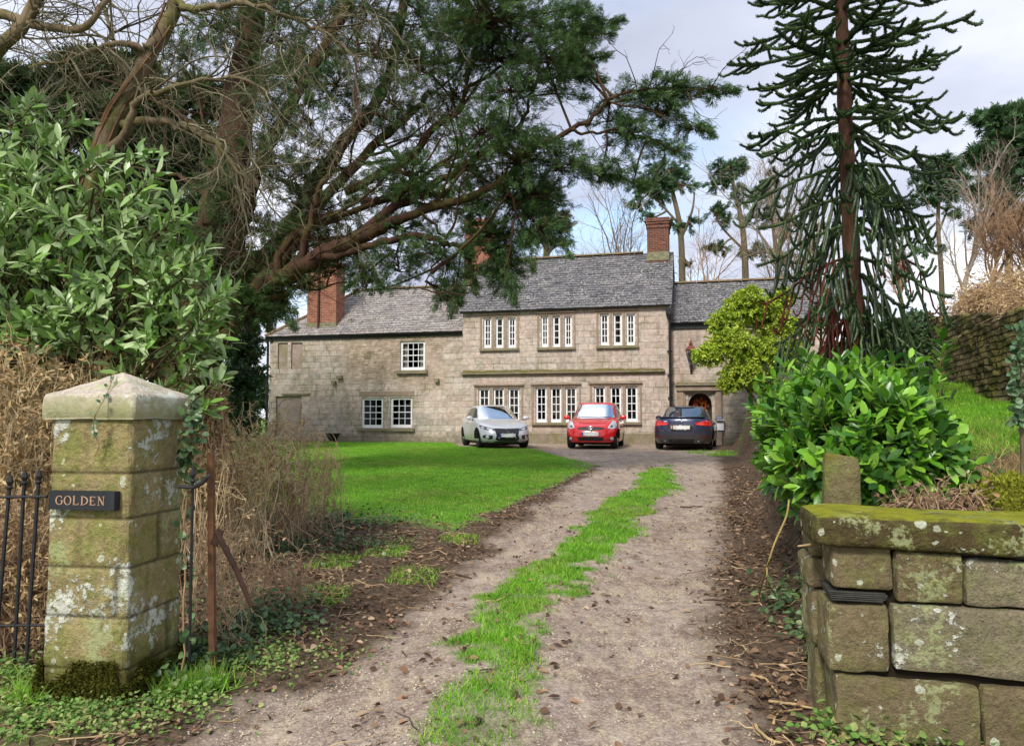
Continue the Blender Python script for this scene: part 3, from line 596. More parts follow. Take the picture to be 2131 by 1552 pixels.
# right wing
OFR = .30; S2 = fac(1725, 700, OFR)[0]; ZR = fac(1430, 671, OFR)[1]; DR = 5.4; RR = fac(1450, 590, OFR + DR / 2)[1]
da, db = fac(1420.5, 0, OFR)[0], fac(1468, 0, OFR)[0]; dt = fac(1444, 817, OFR)[1]
rw = (*[fac(a, 0, OFR)[0] for a in (1580, 1622)], fac(1600, 766, OFR)[1], fac(1600, 727, OFR)[1])
m = MB(); wall_front(m, S1 + .001, S2, -.3, ZR, [(da, db, .02, dt, .55), rw], OFR)
m.add([[S2, OFR, -.3], [S2, OFR + DR, -.3], [S2, OFR + DR, ZR], [S2, OFR + DR / 2, RR - .1], [S2, OFR, ZR]], [(0, 1, 2, 3, 4)]); m.add([[S1, OFR + DR, -.3], [S2, OFR + DR, -.3], [S2, OFR + DR, ZR], [S1, OFR + DR, ZR]], [(0, 1, 2, 3)])
# pointed arch: spandrels
w_, zs = db - da, dt - .52; th = np.linspace(0, 1, 12); arc = [((da + db) / 2 - w_ / 2 * math.cos(t * math.pi), zs + .50 * math.sin(t * math.pi) ** .8) for t in th]
for (x0, y0), (x1, y1) in zip(arc, arc[1:]): m.add([[x0, OFR + .05, y0], [x1, OFR + .05, y1], [x1, OFR + .05, dt], [x0, OFR + .05, dt], [x0, OFR + .5, y0], [x1, OFR + .5, y1]], [(0, 1, 2, 3), (0, 4, 5, 1)])
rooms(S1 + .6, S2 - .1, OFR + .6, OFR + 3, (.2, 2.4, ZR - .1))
m.build('wall', M_stone, house, local=True)['label'] = 'stone wall of the right wing with the arched doorway'
window(*rw, OFR + .1, 4, 3, 0, fr=.08)
m = MB(); e0, e1, et = fac(1398, 0, OFR)[0], fac(1487, 0, OFR)[0], fac(1444, 806, OFR)[1]; f0, f1, ft = fac(1411, 0, OFR)[0], fac(1477, 0, OFR)[0], fac(1444, 812, OFR)[1]
for a, b in ((e0, f0), (f1, e1)): m.box(((a + b) / 2, OFR - .07, et / 2 - .1), (b - a, .14, et + .2))
m.box(((e0 + e1) / 2, OFR - .10, (ft + et) / 2 + .02), (e1 - e0 + .04, .2, et - ft + .08)); m.box(((f0 + f1) / 2, OFR - .07, ft - .07), (f1 - f0 - .004, .06, .06))
for a, b in ((f0, f0 + .06), (f1 - .06, f1)): m.box(((a + b) / 2, OFR - .05, ft / 2 - .1), (b - a, .06, ft))
m.build('door_surround', M_dress, house, local=True)
m = MB(); m.box(((e0 + e1) / 2, OFR - .13, et + .11), (e1 - e0 + .1, .3, .09)); m.build('door_hood', M_sill, house, local=True); moss_band(e0, e1, OFR - .28, OFR, et + .155, .05)
m = MB(); m.box(((da + db) / 2, OFR + .53, dt / 2), (w_, .05, dt))
for i in range(1, 6): m.box((da + w_ * i / 6, OFR + .50, dt / 2), (.012, .014, dt))
do = m.build('door', plain('dark_oak', lin(52, 42, 36), .7, .3, var=.3, scale=20), house, local=True)
m = MB(); m.lathe([(0, .0), (.03, .01), (.035, .04), (0, .06)], (0, 0, 0), 10); k = m.v[-1]; m.v[-1] = np.stack([k[:, 0] + db - .15, OFR + .5 - k[:, 2], k[:, 1] + 1.0], -1); m.build('handle', M_blackp, do, local=True)
m = MB(); roof(m, S1 + .08, S2 + .1, OFR + OE, ZR - .02, OFR + DR / 2, RR); under(m, [[S1, OFR + OE, ZR - .02], [S2 + .1, OFR + OE, ZR - .02], [S2 + .1, OFR + DR / 2, RR], [S1, OFR + DR / 2, RR]])
under(m, [[S1, OFR + DR, ZR], [S2, OFR + DR, ZR], [S2, OFR + DR / 2, RR], [S1, OFR + DR / 2, RR]])
rr = m.build('roof', M_slate, house, local=True); rr['label'] = 'slate roof of the right wing'; ridge(S1 + .1, S2, OFR + DR / 2, RR + .04, rr)
# gutters, fascia, downpipes
def gutter(s0, s1, n, z, hgt, name='gutter'):
    mm = MB(); a = np.linspace(math.pi, 2 * math.pi, 8); V = np.array([[[s, n - .06 + .065 * math.cos(q), z + .06 * math.sin(q)] for q in a] for s in (s0, s1)]); mm.grid(V)
    mm.box(((s0 + s1) / 2, n + .045, z - hgt / 2 + .02), (s1 - s0, .03, hgt)); return mm.build(name, M_blackp, house, local=True)
gutter(-.06, S1 - .02, -.10, ZE - .03, .05); gutter(SL - .1, -.02, OFL - .1, ZL - .02, .17); gutter(S1 + .02, S2, OFR - .1, ZR - .02, .24)
m = MB(); sp = fac(1384.5, 0, -.12)[0]; zt = fac(1384, 642, -.12)[1]
m.add([[sp + a * w2, -.12 + b * w2 * .8, z] for z, w2 in ((zt, .14), (zt - .22, .13), (zt - .42, .06)) for a, b in ((-1, -1), (1, -1), (1, 1), (-1, 1))], [(0, 3, 2, 1)] + [(i + 4 * k, (i + 1) % 4 + 4 * k, (i + 1) % 4 + 4 * k + 4, i + 4 * k + 4) for k in (0, 1) for i in range(4)])
m.tube([[sp, -.11, zt - .3], [sp, -.11, .15], [sp, -.2, .05]], [.045, .045, .045], 8)
for z in (.9, 1.75, 2.6, 3.5): m.tube([[sp, -.11, z], [sp, -.11, z + .1]], [.062, .062], 8); m.box((sp, -.05, z + .05), (.2, .1, .04))
m.build('downpipe', M_blackp, house, local=True)
m = MB(); s_ = SL - .08; m.tube([[s_, OFL - .1, ZL - .08], [s_, OFL - .02, ZL - .35], [s_, OFL - .02, .1]], [.055] * 3, 8); m.box((s_ + .05, OFL - .04, ZL - .12), (.3, .12, .22)); m.build('downpipe', M_blackp, house, local=True)
# chimneys
def chimney(s0, s1, n0, n1, z0, z1, mat, stone=None, pots=2, name='chimney', lab=None):
    mm = MB(); c, sz = lambda e: ((s0 + s1) / 2, (n0 + n1) / 2, 0), None
    def blk(za, zb, e): mm.box(((s0 + s1) / 2, (n0 + n1) / 2, (za + zb) / 2), (s1 - s0 + 2 * e, n1 - n0 + 2 * e, zb - za))
    blk(z0, z1 - .42, 0); blk(z1 - .42, z1 - .34, .035); blk(z1 - .34, z1 - .26, 0.002); blk(z1 - .26, z1 - .16, .045); blk(z1 - .16, z1 - .06, .085); blk(z1 - .06, z1, .05)
    o = mm.build(name, mat, house, local=True); o['label'] = lab
    if stone:
        st = MB()
        for za, zb, e in stone: st.box(((s0 + s1) / 2, (n0 + n1) / 2, (za + zb) / 2), (s1 - s0 + 2 * e, n1 - n0 + 2 * e, zb - za))
        st.build('stone_band', M_lead, o, local=True)
    for i in range(pots): pt = MB(); pt.lathe([(.13, 0), (.12, .05), (.11, .1), (.13, .13), (.1, .13), (.1, 0)], ((s0 + s1) / 2, n0 + (n1 - n0) * (i + .5) / pots, z1 - .01), 12); pt.build('pot', M_brick2, o, local=True)
    return o
cn = 2.5
a, b = fac(1346.5, 500, cn)[0], fac(1391, 500, cn)[0]
chimney(a, min(b, S1 + .02), cn, cn + 1.3, fac(1370, 600, cn)[1], fac(1370, 453, cn)[1], M_brick2, [(fac(1370, 542, cn)[1], fac(1370, 524, cn)[1], .02), (fac(1370, 572, cn)[1], fac(1370, 557, cn)[1], .03)], 1, lab='dark brick chimney with stone bands on the right gable')
cn = OFL + .35; a, b = fac(640, 600, cn)[0], fac(700, 600, cn)[0]
chimney(a, b, cn, cn + .8, ZL - .1, fac(670, 545, cn)[1], M_brick, [(ZL, fac(670, 672, cn)[1], .03)], 2, lab='broad red brick chimney on the left wing')
cm = MB(); cm.tube([[(a + b) / 2 - .12, cn - .05, ZL + .25], [(a + b) / 2 - .12, cn - .05, fac(670, 560, cn)[1]]], [.05, .05], 8); cm.build('downpipe', plain('rusty_pipe', lin(66, 34, 26), .7), house, local=True)
cn = 3.1; a, b = fac(968, 520, cn)[0], fac(1019, 520, cn)[0]
chimney(a, b, cn, cn + .9, RL - 1.2, fac(990, 457, cn)[1], M_brick, None, 2, lab='tall red brick chimney at the left gable of the middle block')

# ---- things standing by or hanging on the house
lm = thing('wall_lantern', 'black and copper wall lantern on a bracket above the arched doorway', 'lantern', hloc(*((lambda s, z: (s, OFR - .28, z))(*fac(1438, 752, OFR - .28)))))
L0 = np.array(lm.location); M_cop = plain('copper', lin(120, 62, 48), .5, .5, .4)
def ring4(mb, prof, c, tw=math.pi / 4, seg=4): a = np.arange(seg) * 2 * math.pi / seg + tw; mb.grid(np.array([[[r * math.cos(t), r * math.sin(t), z] for t in a] for r, z in prof]) + c, True)
m = MB(); 
for i in range(4):
    t = i * math.pi / 2 + math.pi / 4; m.tube([L0 + [.10 * math.cos(t), .10 * math.sin(t), 0], L0 + [.21 * math.cos(t), .21 * math.sin(t), .42]], [.013, .013], 5)
for r, z in ((.21, .42), (.10, 0)): P_ = [L0 + [r * math.cos(q), r * math.sin(q), z] for q in np.arange(5) * math.pi / 2 + math.pi / 4]; m.tube(P_, [.013] * 5, 5)
m.build('frame', M_blackp, lm); m = MB(); ring4(m, [(.095, .01), (.2, .41)], L0); m.build('pane', M_glass, lm)
m = MB(); ring4(m, [(.25, .42), (.24, .45), (.12, .58), (.07, .6), (.08, .68), (.05, .7), (.03, .78), (0, .82)], L0); m.build('lantern_roof', M_cop, lm)
m = MB(); m.tube([L0 + [0, 0, -.02], L0 + [0, 0, -.2], L0 + nh * .15 + [0, 0, -.3], L0 + nh * .26 + [0, 0, -.3]], [.02] * 4, 6); m.box(L0 + nh * .265 + [0, 0, -.28], (.08, .03, .34), Matrix.Rotation(-HY, 3, 'Z')); m.build('bracket', M_blackp, lm)
s_, z_ = fac(1499, 884, OFR - .1); mbx = thing('letter_box', 'small white letter box on the wall right of the arched doorway', 'letter box', hloc(s_, OFR - .1, z_ - .2)); mbx.rotation_euler = (0, 0, -HY)
m = MB(); V = [[x * w2, y, z] for z, w2 in ((0, .115), (.36, .135), (.40, .13)) for x, y in ((-1, -.1), (1, -.1), (1, .09), (-1, .09))]; m.add(V, [(3, 2, 1, 0), (8, 9, 10, 11)] + [(i + 4 * k, (i + 1) % 4 + 4 * k, (i + 1) % 4 + 4 * k + 4, i + 4 * k + 4) for k in (0, 1) for i in range(4)]); m.build('box_body', M_white, mbx, local=True)
m = MB(); m.box((0, -.105, .385), (.30, .24, .03)); m.build('lid', M_white, mbx, local=True); m = MB(); m.box((0, -.104, .31), (.18, .01, .025)); m.build('slot', M_blackp, mbx, local=True)
wl_ = thing('door_wreath', 'orange and red autumn wreath hanging in the arched doorway', 'wreath', hloc((da + db) / 2, OFR + .42, zs + .05))
M_wr = leafmat('wreath_leaf', [lin(190, 80, 24), lin(150, 34, 24), lin(206, 122, 40), lin(96, 24, 20)], .6, .3, .2)
n = 420; t = U(0, 2 * math.pi, n); r = .21 + rng.normal(size=n) * .045; c = np.array(wl_.location) + uh * (np.cos(t) * r)[:, None] + np.array([0, 0, 1]) * (np.sin(t) * r)[:, None] - nh * np.abs(rng.normal(size=n) * .03)[:, None]
m = MB(); leaves(m, c, rng.normal(size=(n, 3)), rng.normal(size=(n, 3)) - nh * 1.5, U(.06, .1, n), U(.03, .06, n)); m.build('leaf_ring', M_wr, wl_)
m = MB(); tt = np.linspace(0, 2 * math.pi, 24); m.tube([np.array(wl_.location) + uh * math.cos(q) * .21 + np.array([0, 0, math.sin(q) * .21]) for q in tt], [.03] * 24, 6); m.build('hoop', M_twig, wl_)
g = G(706, 922.5, 20, 40); tub = thing('planter_tub', 'black flared planter tub on the lawn against the left wing', 'planter', hloc(fac(706, 0, -.35)[0], -.35, .02))
tub.location[2] = tz(tub.location[0], tub.location[1]); m = MB(); m.lathe([(.16, 0), (.17, .02), (.22, .2), (.27, .30), (.31, .33), (.31, .36), (.27, .36), (.25, .3)], tub.location, 24); m.build('pot', plain('black_plastic', (.015, .015, .016), .45), tub, smooth=True)
m = MB(); m.lathe([(.001, .31), (.255, .30)], tub.location, 24); m.build('soil', plain('soil', (.03, .02, .015), .95), tub)
# ------------------------------------------------------------------ the three cars (x forward, y left, z up; all measures in metres)
M_tyre = plain('tyre_rubber', (.018, .018, .019), .85, .2, var=.3, scale=30); M_rim = plain('alloy', (.42, .43, .45), .3, .6, .8); M_drim = plain('dark_alloy', (.10, .10, .11), .35, .6, .6)
M_trim = plain('black_trim', (.014, .014, .016), .45, .4); M_gloss = plain('gloss_black', (.012, .012, .014), .12, .6); M_chrome = plain('chrome', (.75, .76, .78), .12, .8, 1.0)
M_plate = plain('plate_white', (.82, .82, .80), .5, .3); M_plateb = plain('plate_blue', (.02, .06, .30), .5, .3); M_under = plain('underbody', (.01, .01, .01), .9, .1)
def carglass():
    t = NT('car_glass'); return t.out((.02, .03, .035), .03, None, 1.0)
M_cg = carglass()
def screen_glass():
    t = NT('windscreen_glass'); f = t.math('ADD', t.n('Fresnel', ins={0: 2.1}), .18); d = t.n('BsdfDiffuse', ins={0: (.03, .04, .05)}); g = t.n('BsdfGlossy', ins={0: (.9, .97, 1), 1: .03})
    t.t.links.new(t.n('MixShader', ins={0: f, 1: d, 2: g}), t.o.inputs[0]); return t.m
M_ws = screen_glass()
M_lamp = plain('lamp_glass', (.62, .64, .66), .08, .8, .35); M_lampd = plain('lamp_housing', (.10, .10, .11), .2, .6, .5); M_red = plain('tail_lamp_red', (.55, .015, .012), .12, .6, 0, .6)
def paint(name, col, metal=.0, rough=.3, dirt=None):
    t = NT(name); c = col
    if dirt:
        x = t.sep(t.pos()); k = t.ramp(t.math('ADD', x[2], t.math('MULTIPLY', t.noise(t.pos(), 5, 4), .3)), (.45, .75), (.85, 0)); c = t.mix(k, col, dirt)
        return t.out(c, .35, None, .5, metal, .6)
    return t.out(c, rough, None, .5, metal, 1.0)
def make_car(root, C):
    """C: body levels, deck profile, cabin rings. Returns nothing: builds parts under root, local coordinates."""
    NA = 160; a = np.linspace(0, 2 * math.pi, NA, endpoint=False); a = a - .0; ca, sa = np.cos(a), np.sin(a)
    def outline(xf, xb, w_, nf, nb):
        p_, q_ = np.where(ca > 0, nf, nb), np.where(ca > 0, nf if nf == nb else 2.3, nb if nf == nb else 2.7); x = np.sign(ca) * np.abs(ca) ** (2 / p_); y = np.sign(sa) * np.abs(sa) ** (2 / q_)
        return np.where(ca > 0, x * xf, x * xb), y * w_
    deck = lambda x: I(x, *zip(*C['deck']))
    rings = []
    for tt, xf, xb, w_ in C['levels']:
        x, y = outline(xf, xb, w_, C.get('nf', 7.5), C.get('nb', 9.0)); zt = deck(x); rings.append(np.stack([x, y, C['sill'] + tt * (zt - C['sill'])], -1))
    xl_, yl_ = outline(*C['levels'][-1][1:], C.get('nf', 7.5), C.get('nb', 9.0))
    for k in (.985, .95, .85, .65, .4, .15, 0):
        x, y = xl_ * (k if k < .9 else k), yl_ * k; rings.append(np.stack([x, y, deck(x) + C.get('crown', .05) * (1 - k ** 2)], -1))
    V = np.array(rings); mb = MB(); mb.grid(V, True)
    b0 = len(mb.v[0]); 
    # cabin
    cr = []
    for z, xf, xb, w_, n in C['cabin']:
        x, y = outline(xf - C['cx'], C['cx'] - xb, w_, n, n); cr.append(np.stack([x + C['cx'], y, np.full(NA, z)], -1))
    zt, xf, xb, w_, n = C['cabin'][-1]
    for k in (.97, .9, .7, .4, 0): 
        x, y = outline((xf - C['cx']) * k, (C['cx'] - xb) * k, w_ * k, n, n); cr.append(np.stack([x + C['cx'], y, np.full(NA, zt + C.get('dome', .05) * (1 - k ** 2))], -1))
    mb.grid(np.array(cr), True)
    body = mb.build('body', C['paint'], root, smooth=True, local=True)
    bvh = BVHTree.FromPolygons([tuple(p) for p in np.concatenate(mb.v)], [tuple(int(i) for i in q) for f, _ in mb.f for q in f])
    AX = {'F': (Vector((-1, 0, 0)), lambda p: Vector((5, p[0], p[1]))), 'B': (Vector((1, 0, 0)), lambda p: Vector((-5, p[0], p[1]))),
          'L': (Vector((0, -1, 0)), lambda p: Vector((p[0], 5, p[1]))), 'R': (Vector((0, 1, 0)), lambda p: Vector((p[0], -5, p[1]))), 'T': (Vector((0, 0, -1)), lambda p: Vector((p[0], p[1], 5)))}
    def decal(name, poly, ax, mat, off=.008, par=None, cuts=4, mirror=False):
        bm = bmesh.new(); vs = [bm.verts.new((p[0], p[1], 0)) for p in poly]; f = bm.faces.new(vs); bmesh.ops.triangulate(bm, faces=[f])
        for _ in range(2): bmesh.ops.subdivide_edges(bm, edges=[e for e in bm.edges if e.calc_length() > .05], cuts=1, use_grid_fill=True); bmesh.ops.triangulate(bm, faces=bm.faces[:])
        d, org = AX[ax]; bad = []
        for vv in bm.verts:
            h = bvh.ray_cast(org((vv.co.x, vv.co.y)), d)
            if h[0] is None: bad.append(vv)
            else: nn = h[1] if h[1].dot(d) < 0 else -h[1]; vv.co = h[0] + (nn - d).normalized() * off
        if bad: bmesh.ops.delete(bm, geom=bad, context='VERTS')
        me = bpy.data.meshes.new(name); bm.to_mesh(me); bm.free(); me.materials.append(mat)
        for p in me.polygons: p.use_smooth = True
        o = bpy.data.objects.new(name, me); COL.objects.link(o); o.parent = par or root; return o
    def both(name, poly, ax, mat, off=.008, par=None):
        if ax in 'LR': return [decal(name, poly, q, mat, off, par) for q in 'LR']
        return [decal(name, [(sg * p[0], p[1]) for p in poly], ax, mat, off, par) for sg in (1, -1)]
    # wheels and arches
    R = C['R']; hw = C['hw']
    for x in C['axles']:
        t = np.linspace(-.35, math.pi + .35, 22); arch = [(x + (R + .055) * math.cos(q), R + (R + .05) * math.sin(q)) for q in t]; arch = [p for p in arch if p[1] > C['sill'] - .01]
        arch = [(arch[0][0], C['sill'] + .005)] + arch + [(arch[-1][0], C['sill'] + .005)]
        both('wheel_arch', arch, 'L', M_under, .006)
        hy = bvh.ray_cast(Vector((x, 5, R)), Vector((0, -1, 0)))[0].y - .015
        for sd in (1, -1):
            m = MB(); prof = [(R * .62, -.0), (R * .64, .015), (R * .93, .02), (R, -.02), (R, -.17), (R * .9, -.2), (R * .5, -.2)]
            aa = np.linspace(0, 2 * math.pi, 36, endpoint=False); yo = sd * (hy - .02)
            m.grid(np.array([[[x + r * math.cos(q), yo + sd * h, R + r * math.sin(q)] for q in aa] for r, h in prof]), True)
            ty = m.build('wheel', M_tyre, root, smooth=True, local=True)
            m = MB(); aa = np.linspace(0, 2 * math.pi, 30, endpoint=False)
            m.grid(np.array([[[x + r * math.cos(q), yo + sd * h, R + r * math.sin(q)] for q in aa] for r, h in ((R * .64, .012), (R * .60, .012), (R * .58, -.05), (.01, -.06))]), True, mi=1)
            for k in range(C.get('spokes', 5)):
                q = 2 * math.pi * k / C.get('spokes', 5) + .3; m.box((x + R * .31 * math.cos(q), yo + sd * .0, R + R * .31 * math.sin(q)), (R * .58, .03, R * .15), Matrix.Rotation(-q, 3, 'Y'))
            m.grid(np.array([[[x + r * math.cos(q), yo + sd * h, R + r * math.sin(q)] for q in aa] for r, h in ((R * .17, -.02), (R * .15, .02), (.002, .022))]), True)
            m.grid(np.array([[[x + r * math.cos(q), yo + sd * h, R + r * math.sin(q)] for q in aa] for r, h in ((R * .65, .0), (R * .63, .018), (R * .58, .012))]), True)
            m.build('rim', [C.get('rim', M_rim), M_under], ty, local=True)
    m = MB(); m.box((0, 0, C['sill'] - .02), (C['len'] * .82, 1.3, .10)); m.build('underbody', M_under, root, local=True)
    for nm, poly, ax, mat, off in C['decals']:
        if nm.startswith('+'): both(nm[1:], poly, ax, mat, off)
        else: decal(nm, poly, ax, mat, off)
    # mirrors
    mx_, my_, mz_ = C['mirror']; 
    for sd in (1, -1):
        m = MB(); th = np.linspace(0, math.pi, 9); ph = np.linspace(0, 2 * math.pi, 16, endpoint=False)
        m.grid(np.array([[[mx_ + .055 * math.cos(q) * (1 if q < 1.6 else .5), sd * (my_ + .11 * math.sin(q) * math.cos(p)), mz_ + .075 * math.sin(q) * math.sin(p)] for p in ph] for q in th]), True)
        o = m.build('wing_mirror', C.get('mpaint', C['paint']), root, smooth=True, local=True)
        m = MB(); m.tube([[mx_ + .0, sd * (my_ - .13), mz_ - .07], [mx_, sd * (my_ - .03), mz_ - .04]], [.025, .025], 6); m.build('mirror_arm', M_trim, o, local=True)
        if C.get('mglass'): m = MB(); m.grid(np.array([[[mx_ - .034, sd * (my_ + .095 * r * math.cos(p)), mz_ + .06 * r * math.sin(p)] for p in ph] for r in (1, .01)]), True); m.build('mirror_glass', M_ws, o, local=True)
    return decal, bvh
def flat_plate(root, x, y0, z0, wid, hgt, tilt, ax, blue=True, name='number_plate', seed=1):
    """number plate whose characters are an unreadable white smear with a ragged edge"""
    sg = 1 if ax == 'F' else -1; m = MB(); m.box((x, y0, z0), (.014, wid, hgt), Matrix.Rotation(-tilt * sg, 3, 'Y')); o = m.build(name, M_plate, root, local=True)
    r = np.random.default_rng(seed); m = MB()
    for i in range(70):
        q = r.uniform(0, 2 * math.pi); rr = r.uniform(.8, 1.12); m.box((x + sg * .008, y0 + math.cos(q) * wid * .45 * rr, z0 + max(-1, min(1, 1.3 * math.sin(q))) * hgt * .48 * rr), (.006, r.uniform(.02, .05), r.uniform(.015, .035)))
    m.build('smeared_characters', M_plate, o, local=True)
    if blue: m = MB(); m.box((x + sg * .009, y0 - sg * wid * .5, z0), (.006, .045, hgt * .9)); m.build('blue_band', M_plateb, o, local=True)
    return o
def put(root, nose, head):           # nose centre on the ground, heading of the nose clockwise seen from above, 0 = away from the camera
    L2 = root['half']; d = np.array([math.sin(head), math.cos(head)]); c = np.array(nose[:2]) - d * L2
    root.location = (c[0], c[1], tz(c[0], c[1]) + .005); root.rotation_euler = (0, 0, math.pi / 2 - head); del root['half']
def ring_emblem(root, x, y0, z0, ells, r, name, tilt=.2, sg=1):
    m = MB(); t = np.linspace(0, 2 * math.pi, 25)
    for (cy, cz, a_, b_) in ells: m.tube([[x - sg * math.sin(tilt) * (cz + b_ * math.sin(q)), y0 + cy + a_ * math.cos(q), z0 + cz + b_ * math.sin(q)] for q in t], [r] * 25, 6, cap=False)
    return m.build(name, M_chrome, root, smooth=True, local=True)

# --- silver hatchback
car = thing('parked_car', 'silver hatchback parked on the lawn edge left of the red car, nose to the drive', 'car', group='cars parked in front of the house'); car['half'] = 2.15
M_silver = paint('silver_paint', (.56, .58, .60), .15, .35)
C = dict(sill=.19, len=4.3, R=.315, hw=.86, axles=(1.33, -1.27), crown=.045, paint=M_silver, cx=-.45, spokes=5, rim=M_drim, mirror=(.72, .99, .99),
  deck=[(-2.15, .96), (-1.6, .99), (-.4, .95), (.7, .93), (1.1, .91), (1.7, .80), (2.0, .70), (2.15, .62)],
  levels=[(0, 2.02, 2.0, .80), (.12, 2.11, 2.08, .865), (.35, 2.15, 2.13, .885), (.62, 2.13, 2.14, .885), (.85, 2.06, 2.10, .87), (.96, 1.99, 2.05, .845), (1.0, 1.93, 2.0, .81)],
  cabin=[(.88, 1.12, -2.02, .80, 4), (.98, .98, -1.97, .775, 4), (1.2, .55, -1.75, .68, 4.2), (1.38, .18, -1.45, .585, 4.5), (1.425, .03, -1.3, .545, 4.5)], dome=.04,
  decals=[('windscreen', [(-.70, .985), (-.64, 1.05), (-.535, 1.36), (-.3, 1.39), (.3, 1.39), (.535, 1.36), (.64, 1.05), (.70, .985), (.35, .96), (-.35, .96)], 'F', M_ws, .01),
    ('+side_window', [(.62, 1.0), (.10, 1.30), (-.2, 1.355), (-.42, 1.36), (-.42, .98)], 'L', M_cg, .01), ('+side_window', [(-.47, .98), (-.47, 1.36), (-.9, 1.32), (-1.25, 1.22), (-1.45, 1.08), (-1.3, 1.02)], 'L', M_cg, .01),
    ('+headlight', [(.36, .635), (.50, .655), (.72, .72), (.80, .76), (.83, .73), (.80, .66), (.62, .59), (.42, .575)], 'F', M_lampd, .008), ('+headlight', [(.47, .625), (.58, .66), (.66, .67), (.62, .60), (.50, .595)], 'F', M_lamp, .014),
    ('+headlight', [(.68, .665), (.76, .72), (.80, .71), (.77, .65)], 'F', M_lamp, .014),
    ('grille', [(-.41, .655), (0, .64), (.41, .655), (.40, .56), (.36, .44), (.40, .30), (.30, .25), (-.30, .25), (-.40, .30), (-.36, .44), (-.40, .56)], 'F', M_gloss, .009),
    ('lower_lip', [(-.62, .245), (.62, .245), (.70, .205), (-.70, .205)], 'F', M_trim, .012),
    ('+fog_lamp_pod', [(.44, .44), (.72, .46), (.80, .42), (.78, .33), (.56, .28), (.46, .30)], 'F', M_silver, .009), ('+fog_lamp_pod', [(.47, .425), (.71, .445), (.77, .41), (.75, .345), (.57, .30), (.49, .315)], 'F', M_trim, .014),
    ('+fog_lamp', [(.64 + .05 * math.cos(q), .375 + .05 * math.sin(q)) for q in np.arange(12) * math.pi / 6], 'F', M_lamp, .02),
    ('+sill_strip', [(1.0, .235), (-.93, .235), (-.93, .195), (1.0, .195)], 'L', M_trim, .01), ('+door_seam', [(.42, .93), (.435, .93), (.435, .28), (.42, .28)], 'L', M_trim, .004), ('+door_handle', [(-.15, .84), (-.35, .85), (-.35, .815), (-.15, .805)], 'L', M_chrome, .02)])
make_car(car, C)
flat_plate(car, 2.165, 0, .43, .50, .105, .05, 'F', True, seed=4)
m = MB(); ex = 2.14
for y0 in (-.026, .026): m.box((ex, y0, .585), (.012, .014, .085), Matrix.Rotation(math.copysign(.12, y0), 3, 'X'))
m.box((ex, 0, .582), (.012, .05, .014)); t = np.linspace(0, 2 * math.pi, 33); sq = lambda c, p: math.copysign(abs(c) ** p, c)
m.tube([[ex, .068 * sq(math.cos(q), .6) * (1 + .1 * math.sin(q)), .585 + .06 * sq(math.sin(q), .6)] for q in t], [.008] * 33, 6, cap=False); m.build('emblem', M_chrome, car, local=True)
p = W(1057, 931, 24.2); put(car, (p[0], p[1]), math.radians(180 - 14))
